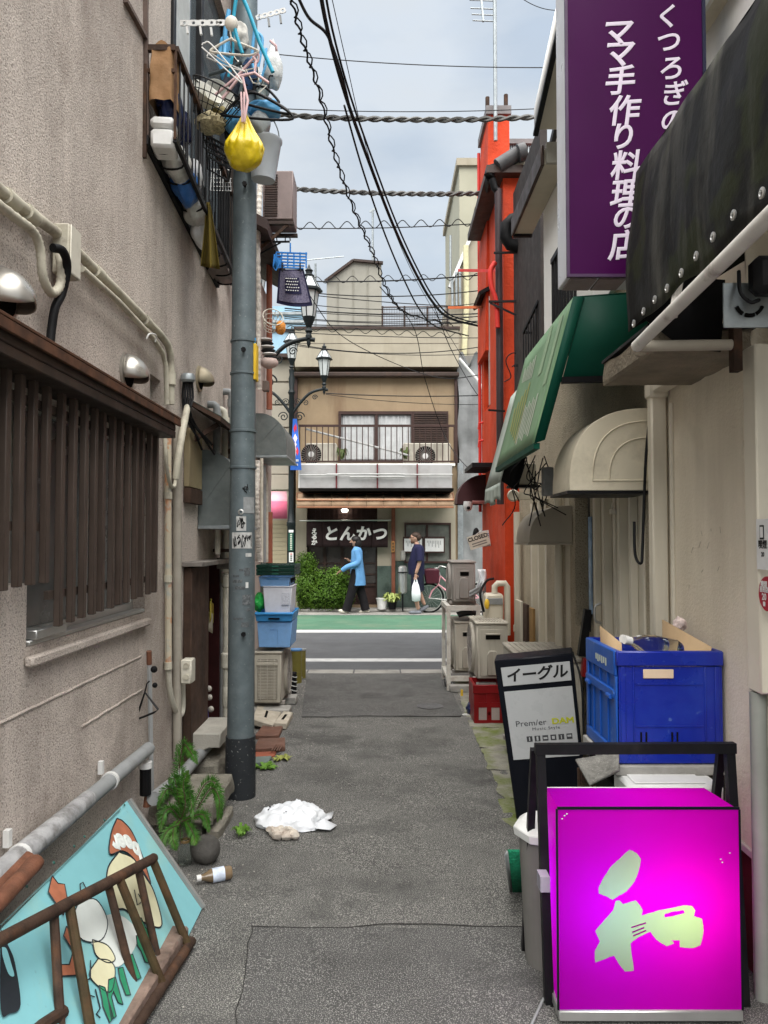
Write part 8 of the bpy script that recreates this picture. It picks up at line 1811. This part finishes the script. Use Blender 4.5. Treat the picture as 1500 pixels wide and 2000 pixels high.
def lamp(x, y, lab, zt, arms, s=1.0, centre=True):
    t = T('street_lamp', lab, 'street lamp', (x, y, 0), 'ornate street lamps')
    zc = zt - 1.0
    G().lathe([(.13, 0), (.13, .1), (.10, .14), (.085, .2), (.082, 1.86), (.095, 1.88), (.095, 1.95), (.08, 1.97), (.06, 2.25), (.055, zt - .55), (.08, zt - .5), (.05, zt - .42), (.07, zt - .2), (.045, zt - .12), (.06, zt)], (x, y, 0), (0, 0, 1), 16).build('post', m_iron, t)
    if centre: lantern(t, (x, y, zt - .02), s)
    for sg, l in arms:
        b = Vector((x + sg * l, y, zt - .42))
        G().tube(bez([(x, y, zt - .98), (x + sg * l * .22, y, zt - .76), (x + sg * l * .55, y, zt - .52), (x + sg * l * .9, y, zt - .43), (x + sg * l * 1.12, y, zt - .44)], 24), .032, 8).build('arm', m_iron, t, smooth=60)
        G().lathe([(.0, -.14), (.018, -.10), (.03, -.07), (.025, -.02), (.045, .0), (.045, .04)], b + Vector((0, 0, .0)), (0, 0, 1), 10).build('arm_cup', m_iron, t)
        lantern(t, b + Vector((0, 0, .03)), s)
        scroll(t, (x + sg * .17, y, zt - 1.02), .11, sg); scroll(t, (x + sg * .30, y, zt - .72), .07, -sg, wr=.009); scroll(t, (x + sg * .50, y, zt - .60), .06, sg, wr=.009); scroll(t, (x + sg * .12, y, zt - .70), .08, sg, wr=.009)
    return t
lx = U(568, 1100, 16.45).x
lz = U(568, 722, 16.45).z
lt = lamp(lx, 16.45, 'ornate dark green three armed street lamp across the street with blue banner', lz, [(1, .70), (-1, .70)], .86)
for px0, px1, py0, py1, m, nm in ((563.5, 573, 1041, 1076, M('green name plate', (.012, .07, .05), .4), 'name_plate'), (564.5, 573, 1079, 1098, m_wplast, 'paper_sticker'), (564, 573, 1035, 1040, m_wplast, 'paper_sticker')):
    a, b = U(px0, py0, 16.35), U(px1, py1, 16.35); G().box(a.x, b.x, 16.345, 16.36, b.z, a.z).build(nm, m, lt)
for k in range(9): c = U(568.5, 1044 + 3.6 * k, 16.34); G().box(c.x - .02, c.x + .02, 16.338, 16.344, c.z - .012, c.z + .012).build('plate_glyph', m_wp, lt)
for k in range(4): c = U(568.7, 1082 + 4 * k, 16.34); G().box(c.x - .02, c.x + .02, 16.338, 16.344, c.z - .012, c.z + .01).build('plate_glyph', M('red ink', (.5, .05, .03), .6) if k == 0 else m_ink, lt)
bn = T('lamp_banner', 'narrow blue banner with red and white pattern on the street lamp', 'banner', tuple(U(580, 918, 16.3)))
def bnf(u, v, d=0): return U((572 - 5 * v) * (1 - u) + (580 + 9 * v) * u, 818 + 100 * v, 16.3 + .03 * math.sin(v * 7) - d)
G().grid(lambda u, v: bnf(u, v), 6, 16).build('cloth', M('royal blue banner', (.03, .12, .48), .7, .08), bn, smooth=80)
m_rb = M('banner red', (.55, .03, .05), .7); m_pkb = M('banner pink white', (.66, .52, .56), .7)
def dia(u, v, w, h, m): G().add([bnf(u, v - h, .01), bnf(u + w, v, .01), bnf(u, v + h, .01), bnf(u - w, v, .01)], [(0,1,2,3)]).build('motif', m, bn)
for a in ((.38, .19, .17, .08, m_rb), (.66, .17, .15, .09, m_rb), (.5, .38, .3, .09, m_pkb), (.5, .50, .15, .05, m_pkb), (.32, .63, .16, .09, m_rb), (.70, .63, .16, .09, m_rb), (.5, .61, .1, .12, m_pkb)): dia(*a)
for v0, v1, u0, u1 in ((.79, .835, .22, .8), (.875, .915, .3, .72)):
    for k in range(4): a0 = u0 + (u1 - u0) * k / 4; G().add([bnf(a0, v0, .01), bnf(a0 + (u1-u0)/5, v0, .01), bnf(a0 + (u1-u0)/5, v1, .01), bnf(a0, v1, .01)], [(0,1,2,3)]).build('white_glyph', m_wplast, bn)
nb_ = U(603, 664, 10.6)
lamp(nb_.x - .72, 10.6, 'nearer street lamp whose arm and lantern show beside the bandana', nb_.z + .44, [(1, .72)], .90)

# ================================================================== CABLES
def cable(pts, r, lab, mat=m_cable, n=40, grp=None, wig=0, name='overhead_cable'):
    q = bez(pts, n)
    if wig: q = [p + Vector((wig * math.sin(i * 1.1), 0, wig * math.cos(i * 1.1))) for i, p in enumerate(q)]
    return tag(G().tube(q, r, 6).build(name, mat, smooth=60), lab, 'cable', grp)
C = U
main = [(618, -60, 5.0), (640, 60, 5.6), (676, 190, 6.3), (722, 320, 7.2), (768, 440, 8.1), (810, 530, 9.0), (845, 590, 9.8), (880, 622, 10.6), (950, 640, 11.6)]
cable([C(*p) for p in main], .017, 'thickest black cable sweeping down from top centre to the red building')
cable([C(p[0] + 9 - .006 * p[1], p[1] - 4, p[2]) for p in main], .010, 'thin black cable running just right of the thickest one')
cable([C(560 + (p[0] - 560) * .9 + (8 if p[1] < 300 else 4), p[1] + 16, p[2] + .1) for p in main[2:]], .010, 'black cable just below the thickest one near the red building')
m2 = [(556, -60, 5.0), (584, 60, 5.5), (622, 180, 6.1), (652, 300, 6.8), (690, 410, 7.6), (725, 490, 8.4), (752, 560, 9.2), (790, 610, 10), (880, 632, 11.2)]
cable([C(*p) for p in m2], .008, 'twisted black cable left of the thickest one', n=150, wig=.012)
cable([C(p[0] + 4, p[1] + 4, p[2]) for p in m2], .006, 'loosely looped wire wound round the twisted cable', n=170, wig=.022)
cable([C(560, -60, 5.0), C(600, 30, 5.5), C(640, 70, 5.8), C(668, 150, 6.1), C(684, 215, 6.4)], .012, 'short black cable joining the thickest one near the top')
cable([C(640, -40, 6.0), C(676, 120, 6.6), C(716, 290, 7.6), C(762, 430, 8.6), C(820, 560, 10), C(905, 700, 12)], .004, 'hair thin wire right of the thick cables')
m_gcab = M('grey stranded cable', (.10, .10, .095), .6, .3)
def twist(a, b, sg, lab, r=.011):
    q = sag(a, b, sg, 70); t = T('stranded_cable', lab, 'cable', tuple(a))
    for k in range(2): G().tube([p + Vector((0, r * math.sin(i * .9 + 3.14 * k), r * math.cos(i * .9 + 3.14 * k))) for i, p in enumerate(q)], r, 5).build('strand', m_gcab, t, smooth=60)
twist(C(520, 222, 6.6), C(1062, 228, 6.6), .04, 'thick stranded cable crossing the sky level with the red tower top', .014)
twist(C(560, 368, 9.4), C(940, 378, 9.4), .03, 'thick stranded cable crossing the sky level with the brown condenser', .018)
for a, b, y, r, lab in (((540, 106), (1068, 132), 6.2, .004, 'thin wire crossing high through the sky'), ((545, 212), (1056, 212), 7.0, .004, 'thin wire just above the upper stranded cable'), ((545, 445), (940, 436), 9.2, .006, 'thin wire in front of the tall cream block'),
                        ((1010, -10), (1085, 20), 6, .003, 'hair thin wire at the top beside the antenna')):
    cable(sag(C(*a, y), C(*b, y), .03), r, lab)
def wavy(a, b, y, amp, lab):
    a, b = C(*a, y), C(*b, y); n = 120; tag(G().tube([a.lerp(b, i/n) + Vector((0, 0, amp * math.sin(i * .55))) for i in range(n + 1)], .006, 5).build('spiral_wire', m_cable, smooth=60), lab, 'cable')
wavy((560, 442), (940, 434), 9.2, .045, 'wavy spiral wire crossing the sky above the stair head')
wavy((575, 548), (940, 540), 11.5, .05, 'wavy spiral wire passing the roof of the stair head')
wavy((560, 640), (900, 655), 12.5, .04, 'wavy spiral wire just above the restaurant parapet')
ord_ = ['first', 'second', 'third', 'fourth', 'fifth', 'sixth', 'seventh', 'eighth', 'ninth', 'tenth', 'eleventh', 'twelfth', 'thirteenth', 'fourteenth']
for k, (ya, yb, y, r, sg) in enumerate(((548, 536, 11.0, .010, .05), (566, 566, 11.4, .008, .10), (570, 600, 12, .007, .04), (588, 590, 11.6, .006, .12), (602, 612, 12.2, .010, .06), (606, 618, 12.6, .006, .05), (618, 616, 12.4, .007, .10), (622, 630, 13, .006, .05), (632, 626, 12.8, .009, .06), (648, 660, 13.4, .007, .03), (668, 676, 13.2, .008, .16), (672, 690, 13.6, .006, .10), (768, 772, 12.2, .008, .03), (770, 790, 12.4, .005, .05))):
    cable(sag(C(556 if k < 12 else 636, ya, y), C(948, yb, y), sg, 18), r, ord_[k] + ' from the top of the cables crossing before the restaurant', grp='cables across the street mouth')
cable([C(600, 570, 10.4), C(660, 650, 10.8), C(760, 705, 11.2), C(860, 738, 11), C(940, 732, 10.4), C(985, 727, 9.6)], .006, 'thin cable drooping from the near lamp to the red building')
cable([C(742, 560, 9.2), C(808, 640, 10.5), C(830, 740, 11.5), C(868, 850, 12), C(905, 905, 11), C(938, 925, 9.6)], .006, 'thin cable dropping past the balcony to the maroon hood')
cable([C(845, 590, 9.8), C(880, 680, 10.5), C(925, 760, 10), C(960, 800, 9), C(995, 840, 8)], .006, 'thin cable running down to the red corner')
for px, pt, pbm, lab, y in ((728, 410, 640, 'slim antenna mast behind the stair head', 20.5), (880, 460, 600, 'slim lightning rod on the cream building at right', 19)):
    t = T('antenna', lab, 'antenna', tuple(U(px, pbm, y))); G().cyl(U(px, pbm, y), U(px, pt, y), .03, n=6).build('mast', m_steel, t)
    if px < 800: G().bar(U(px - 6, pt + 4, y), U(px + 7, pt - 4, y), .03, .05).build('head', m_steel, t)
t = T('antenna', 'comb shaped television antenna left of the stair head', 'antenna', tuple(U(616, 560, 19)))
G().cyl(U(616, 640, 19), U(616, 515, 19), .03, n=6).build('mast', m_steel, t); G().cyl(U(600, 508, 19), U(672, 501, 19), .015, n=5).build('boom', m_steel, t)
for k in range(12): p = U(603 + 6 * k, 508 - .6 * k, 19); G().cyl(p + Vector((0, -.15, -.06)), p + Vector((0, .15, .06)), .008, n=4).build('element', m_steel, t)

# ================================================================== BICYCLE
bk0 = U(838, 1168, 16.62); by = 16.62
BI = T('bicycle', 'pink city bicycle with maroon front basket parked before the restaurant', 'bicycle', (bk0.x, by, 0))
m_pkf = M('pink frame paint', (.62, .30, .34), .35, .05)
def wheel(c, r):
    ring = lambda q, n=36: [c + Vector((q * math.cos(2*math.pi*i/n), 0, q * math.sin(2*math.pi*i/n))) for i in range(n + 1)]
    w = G().tube(ring(r), .020, 8).build('wheel', m_rubber, BI, smooth=60)
    G().tube(ring(r - .028), .012, 6).build('rim', m_alu, w, smooth=60)
    for k in range(18): a = 2*math.pi*k/18; G().cyl(c + Vector((0, .01 * (-1)**k, 0)), c + Vector(((r - .03) * math.cos(a), 0, (r - .03) * math.sin(a))), .0022, n=4).build('spoke', m_alu, w)
    G().cyl(c + Vector((0, -.04, 0)), c + Vector((0, .04, 0)), .02, n=8).build('hub', m_alu, w)
    G().tube([c + Vector(((r + .035) * math.cos(a), 0, (r + .035) * math.sin(a))) for a in [math.pi * (-.05 + .65 * i / 14) + (0 if c.x < bk0.x + .1 else .3) for i in range(15)]], .014, 6).build('mudguard', m_alu, BI, smooth=60)
cf_, cr_ = Vector((bk0.x, by, .325)), Vector((bk0.x + 1.08, by, .325))
wheel(cf_, .305); wheel(cr_, .305)
hd = Vector((bk0.x + .24, by, .80)); hd0 = Vector((bk0.x + .19, by, .62)); bbk = Vector((bk0.x + .62, by, .30)); seat = Vector((bk0.x + .82, by, .78))
for a, b, r in ((hd, hd0, .022), (hd0, bbk, .020), (hd, bbk + Vector((.03, 0, .12)), .018), (bbk, seat, .018), (seat + Vector((-.03, 0, -.18)), cr_, .012), (bbk, cr_, .012)): G().cyl(a, b, r, n=10).build('frame_tube', m_pkf, BI)
for d in (-.05, .05): G().tube([hd0 + Vector((0, d * .3, -.02)), cf_ + Vector((.06, d, .15)), cf_ + Vector((0, d, 0))], .013, 8).build('fork', m_pkf, BI)
G().tube([hd, hd + Vector((-.04, 0, .14))], .014, 8).build('stem', m_alu, BI)
hb_ = hd + Vector((-.04, 0, .15)); G().tube(bez([hb_ + Vector((.2, -.24, .02)), hb_ + Vector((.05, -.2, .06)), hb_, hb_ + Vector((.05, .2, .06)), hb_ + Vector((.2, .24, .02))], 20), .013, 8).build('handlebar', m_alu, BI, smooth=60)
for s in (-1, 1): G().tube([hb_ + Vector((.12, s * .23, .03)), hb_ + Vector((.26, s * .25, .01))], .018, 8).build('grip', m_black, BI); G().tube(bez([hb_ + Vector((0, s * .1, .02)), hb_ + Vector((-.08, s * .12, .0)), hb_ + Vector((-.05, s * .1, -.2)), hd0], 12), .005, 5).build('brake_cable', m_wplast, BI, smooth=60)
G().ball(seat + Vector((.02, 0, .05)), (.13, .08, .04), 12, 8).build('saddle', m_black, BI)
bc0 = hd + Vector((-.16, 0, .0)); g = G()
G().add([bc0 + Vector(p) for p in ((-.15, -.13, -.16), (.12, -.13, -.16), (.12, .13, -.16), (-.15, .13, -.16), (-.20, -.17, .13), (.14, -.17, .13), (.14, .17, .13), (-.20, .17, .13), (-.10, -.15, .16), (.08, -.15, .16), (.08, .15, .16), (-.10, .15, .16))], [(3,2,1,0),(0,1,5,4),(1,2,6,5),(2,3,7,6),(3,0,4,7),(4,5,9,8),(5,6,10,9),(6,7,11,10),(7,4,8,11),(8,9,10,11)]).build('basket', M('maroon basket cover', (.07, .012, .022), .5, .2), BI, bevel=.015)
G().cyl(bbk + Vector((0, -.06, 0)), bbk + Vector((0, .06, 0)), .05, n=12).build('crank', m_alu, BI); G().bar(bbk + Vector((0, -.07, 0)), bbk + Vector((.12, -.07, -.12)), .02, .015).build('pedal_arm', m_alu, BI)
G().cyl(cf_ + Vector((.0, -.06, 0)), cf_ + Vector((.62, -.06, -.06)), .008, n=6).build('stay', m_alu, BI)

# ================================================================== PEOPLE
m_skin = M('skin', (.38, .22, .155), .55, .05, spec=.4); m_hair = M('black hair', (.012, .010, .010), .5, .2); m_hairb = M('dark brown hair', (.045, .028, .02), .6, .2)
def skinned(name, verts, edges, mat, parent, sub=2):
    me = bpy.data.meshes.new(name); me.from_pydata([v[:3] for v in verts], edges, []); me.update()
    me.materials.append(mat)
    o = bpy.data.objects.new(name, me); COL.objects.link(o); o.parent = parent
    bm = bmesh.new(); bm.from_mesh(me); lay = bm.verts.layers.skin.verify(); bm.verts.ensure_lookup_table()
    for v, q in zip(bm.verts, verts):
        r = q[3]; v[lay].radius = r if isinstance(r, tuple) else (r, r); v[lay].use_root = (v.index == 0)
    bm.to_mesh(me); bm.free()
    k = o.modifiers.new('skin', 'SKIN'); k.use_smooth_shade = True; k.branch_smoothing = .6
    s = o.modifiers.new('sub', 'SUBSURF'); s.levels = sub; s.render_levels = sub
    return o
def ell(c, rx, ry, n=20, fn=None): return [Vector((c[0] + rx * math.cos(2*math.pi*k/n) * (fn(k) if fn else 1), c[1] + ry * math.sin(2*math.pi*k/n) * (fn(k) if fn else 1), c[2])) for k in range(n)]
def hand(parent, w, d, palm=.035, fl=.06):
    """palm and five bent fingers; w wrist, d pointing direction"""
    w, d = Vector(w), Vector(d).normalized(); s = d.cross(Vector((0, 0, 1))); s = s.normalized() if s.length > .1 else Vector((1, 0, 0)); n = s.cross(d)
    g = G().tube([w, w + d * .03, w + d * .075], [(.018, .026), (.016, .036), (.012, .034)], 8)
    for k in range(4):
        b = w + d * .072 + s * (.026 - .0175 * k); L_ = fl * (.85, 1, .95, .75)[k]; g.tube([b, b + d * L_ * .5 - n * .006, b + d * L_ * .85 - n * .022], [.009, .008, .006], 6)
    b = w + d * .025 + s * .03; g.tube([b, b + s * .02 + d * .02 - n * .01, b + s * .022 + d * .045 - n * .02], [.010, .009, .007], 6)
    g.build('hand', m_skin, parent, smooth=60)
def face(parent, c, hair, woman):
    c = Vector(c)
    G().ball(c, (.092, .075, .115), 18, 14, lambda p, q: Vector((q.x * (1 if p.x > 0 else 1.0 - .10 * max(0, -p.z)), q.y * (1 - .25 * max(0, -p.z)), q.z))).build('head', m_skin, parent, smooth=80)
    G().add([c + Vector(p) for p in ((-.088, 0, .02), (-.118, 0, -.022), (-.088, .016, -.026), (-.088, -.016, -.026))], [(0,2,1),(0,1,3),(1,2,3)]).build('nose', m_skin, parent)
    for s in (-1, 1):
        G().ball(c + Vector((.005, s * .076, -.005)), (.018, .008, .028), 8, 6).build('ear', m_skin, parent)
        G().ball(c + Vector((-.078, s * .032, .012)), (.010, .012, .008), 8, 6).build('eye', m_ink, parent)
    G().bar(c + Vector((-.084, -.024, -.058)), c + Vector((-.084, .024, -.058)), .008, .008).build('mouth', M('lips', (.32, .12, .1), .5), parent)
# woman in blue, walking left
W0 = U(697, 1199, 16.5); W0.z = .0
wm = T('person', 'woman in long light blue cardigan and black trousers walking left with mask', 'person', tuple(W0), local=True)
wm.scale = (.985, .985, .985)
V_ = [(0, 0, .92, (.10, .13)), (0, 0, 1.12, (.09, .12)), (0, 0, 1.32, (.09, .15)), (-.01, 0, 1.42, (.05, .06)), (-.02, 0, 1.47, (.045, .045)), (-.02, 0, 1.52, (.05, .05)),
      (0, -.17, 1.35, .05), (.03, -.21, 1.12, .040), (-.20, -.22, 1.02, .032), (-.33, -.20, .93, .024),
      (0, .17, 1.35, .05), (-.02, .20, 1.12, .040), (-.17, .17, 1.14, .030),
      (0, -.08, .86, .085), (-.10, -.08, .50, .06), (-.22, -.08, .10, .04),
      (0, .08, .86, .085), (.08, .08, .50, .06), (.20, .08, .11, .04)]
E_ = [(0,1),(1,2),(2,3),(3,4),(4,5),(2,6),(6,7),(7,8),(8,9),(2,10),(10,11),(11,12),(0,13),(13,14),(14,15),(0,16),(16,17),(17,18)]
body = skinned('body', V_, E_, m_skin, wm)
face(wm, (-.045, 0, 1.565), m_hair, True)
m_cardi = M('light blue knit', (.11, .27, .50), .9, .12, 8, dirt=(.07, .19, .38), damt=.5, streak=True, dscale=9)
m_trou = M('black trousers', (.008, .0065, .008), .85, .2)
wob = lambda k: 1 + .07 * math.sin(k * 2.2) + .04 * math.sin(k * 5.1)
G().loft([ell((-.01, 0, 1.455), .055, .06), ell((0, 0, 1.42), .085, .12), ell((0, 0, 1.36), .12, .205), ell((.0, 0, 1.2), .125, .19), ell((.01, 0, 1.0), .14, .19, fn=wob), ell((.02, 0, .8), .16, .20, fn=wob), ell((.02, 0, .62), .175, .21, fn=wob)], True).build('cardigan', m_cardi, wm, smooth=70)
for s, q in ((-1, ((0, -.17, 1.37), (.03, -.215, 1.12), (-.20, -.225, 1.02), (-.31, -.205, .945))), (1, ((0, .17, 1.37), (-.02, .205, 1.12), (-.15, .175, 1.135)))): G().tube(bez(q, 16), [.075 - .030 * i / 16 for i in range(len(bez(q, 16)))], 12).build('sleeve', m_cardi, wm, smooth=70)
hand(wm, (-.33, -.20, .93), (-1, 0, -.5)); hand(wm, (-.17, .17, 1.14), (-.8, 0, .6))
for q in (((0, -.07, .95), (-.05, -.09, .70), (-.10, -.09, .50), (-.17, -.09, .28), (-.225, -.09, .07)), ((0, .07, .95), (.04, .09, .70), (.08, .09, .50), (.14, .09, .28), (.19, .09, .07))): G().tube(q, [.12, .115, .10, .092, .095], 14).build('trouser_leg', m_trou, wm, smooth=70)
for x, y, p in ((-.26, -.09, .25), (.19, .09, -.1)): G().ball((x - .03, y, .045), (.125, .046, .045), 12, 8, lambda p_, q_: Vector((q_.x, q_.y, max(-.035, q_.z)))).xf(Matrix.Translation((x, y, 0)) @ Matrix.Rotation(p, 4, 'Y') @ Matrix.Translation((-x, -y, 0))).build('shoe', M('cream shoe', (.55, .52, .44), .6), wm, smooth=60)
G().ball((-.02, 0, 1.60), (.108, .092, .095), 18, 12).ball((.02, 0, 1.53), (.085, .088, .13), 16, 10).build('hair', m_hair, wm, smooth=70)
G().ball((-.105, 0, 1.525), (.03, .052, .042), 10, 8).build('face_mask', M('black mask', (.02, .02, .022), .8), wm)
# man in navy carrying a white bag
M0 = U(815, 1200, 16.45); M0.z = 0
mn = T('person', 'bearded man with glasses in navy T-shirt and shorts carrying a white plastic bag', 'person', tuple(M0), local=True)
V_ = [(0, 0, .92, (.13, .15)), (-.02, 0, 1.10, (.13, .15)), (.02, 0, 1.34, (.11, .16)), (.01, 0, 1.45, (.06, .065)), (-.02, 0, 1.50, (.055, .055)), (-.03, 0, 1.55, (.055, .055)),
      (.03, -.20, 1.37, .06), (.04, -.24, 1.10, .045), (-.04, -.24, .86, .034),
      (.03, .20, 1.37, .06), (.06, .24, 1.10, .045), (.02, .24, .86, .034),
      (0, -.10, .86, .10), (-.02, -.10, .50, .065), (-.02, -.10, .30, .055), (.02, -.10, .09, .038),
      (0, .10, .86, .10), (.04, .10, .50, .065), (.10, .10, .32, .05), (.17, .10, .17, .036)]
E_ = [(0,1),(1,2),(2,3),(3,4),(4,5),(2,6),(6,7),(7,8),(2,9),(9,10),(10,11),(0,12),(12,13),(13,14),(14,15),(0,16),(16,17),(17,18),(18,19)]
skinned('body', V_, E_, m_skin, mn)
face(mn, (-.055, 0, 1.615), m_hairb, False)
m_navy = M('navy cotton shirt', (.012, .012, .04), .9, .15, 8); m_short = M('dark navy shorts', (.012, .013, .03), .9, .15)
G().loft([ell((.0, 0, 1.485), .065, .07), ell((.02, 0, 1.45), .10, .14), ell((.02, 0, 1.38), .135, .23), ell((.0, 0, 1.22), .155, .215), ell((-.02, 0, 1.05), .175, .215, fn=wob), ell((-.01, 0, .84), .17, .215, fn=wob)], True).build('t_shirt', m_navy, mn, smooth=70)
for s in (-1, 1): G().tube([(.03, s * .19, 1.40), (.04, s * .235, 1.25), (.045, s * .25, 1.13)], [.085, .082, .078], 12).build('sleeve', m_navy, mn, smooth=70)
for q in (((0, -.09, .95), (-.01, -.10, .70), (-.02, -.10, .48)), ((0, .09, .95), (.02, .10, .70), (.045, .10, .48))): G().tube(q, [.135, .125, .115], 14).build('shorts_leg', m_short, mn, smooth=70)
hand(mn, (-.04, -.24, .86), (-.1, 0, -1)); hand(mn, (.02, .24, .86), (-.1, 0, -1))
for x, y, z, p in ((-.02, -.10, .04, .0), (.16, .10, .11, .6)): G().ball((x - .03, y, z), (.14, .052, .045), 12, 8, lambda p_, q_: Vector((q_.x, q_.y, max(-.03, q_.z)))).xf(Matrix.Translation((x, y, z)) @ Matrix.Rotation(-p, 4, 'Y') @ Matrix.Translation((-x, -y, -z))).build('clog', M('grey clog', (.16, .17, .19), .6), mn, smooth=60)
G().ball((-.03, 0, 1.665), (.10, .083, .078), 16, 10).ball((.02, 0, 1.63), (.07, .080, .08), 14, 8).build('hair', m_hairb, mn, smooth=70)
G().ball((-.098, 0, 1.535), (.045, .058, .045), 12, 8).build('beard', M('brown beard', (.10, .055, .035), .8), mn)
for s in (-1, 1):
    G().tube([Vector((-.146, s * .034, 1.627)) + Vector((0, .024 * math.cos(a), .018 * math.sin(a))) for a in [2*math.pi*i/12 for i in range(13)]], .0035, 5).build('glasses_rim', m_ink, mn)
    G().cyl((-.145, s * .06, 1.63), (-.05, s * .08, 1.625), .0035, n=5).build('glasses_arm', m_ink, mn)
sb_ = T('shopping_bag', 'white plastic shopping bag hanging from the man\'s hand', 'bag', (M0.x - .05, M0.y - .24, .35))
bo = Vector((M0.x - .045, M0.y - .24, 0))
G().loft([ell(bo + Vector((0, 0, .28)), .02, .02, 16), ell(bo + Vector((.01, 0, .30)), .085, .05, 16, wob), ell(bo + Vector((.01, 0, .45)), .095, .055, 16, wob), ell(bo + Vector((.0, 0, .60)), .075, .04, 16, wob), ell(bo + Vector((-.0, 0, .68)), .045, .025, 16, wob)]).build('bag', M('thin white film', (.68, .70, .72), .45, .05), sb_, smooth=70)
for d in (-.025, .03): G().tube([bo + Vector((d, 0, .66)), bo + Vector((d * .8, 0, .74)), bo + Vector((0, 0, .785))], [.02, .012, .008], 6).build('handle', MATS['thin white film'], sb_)
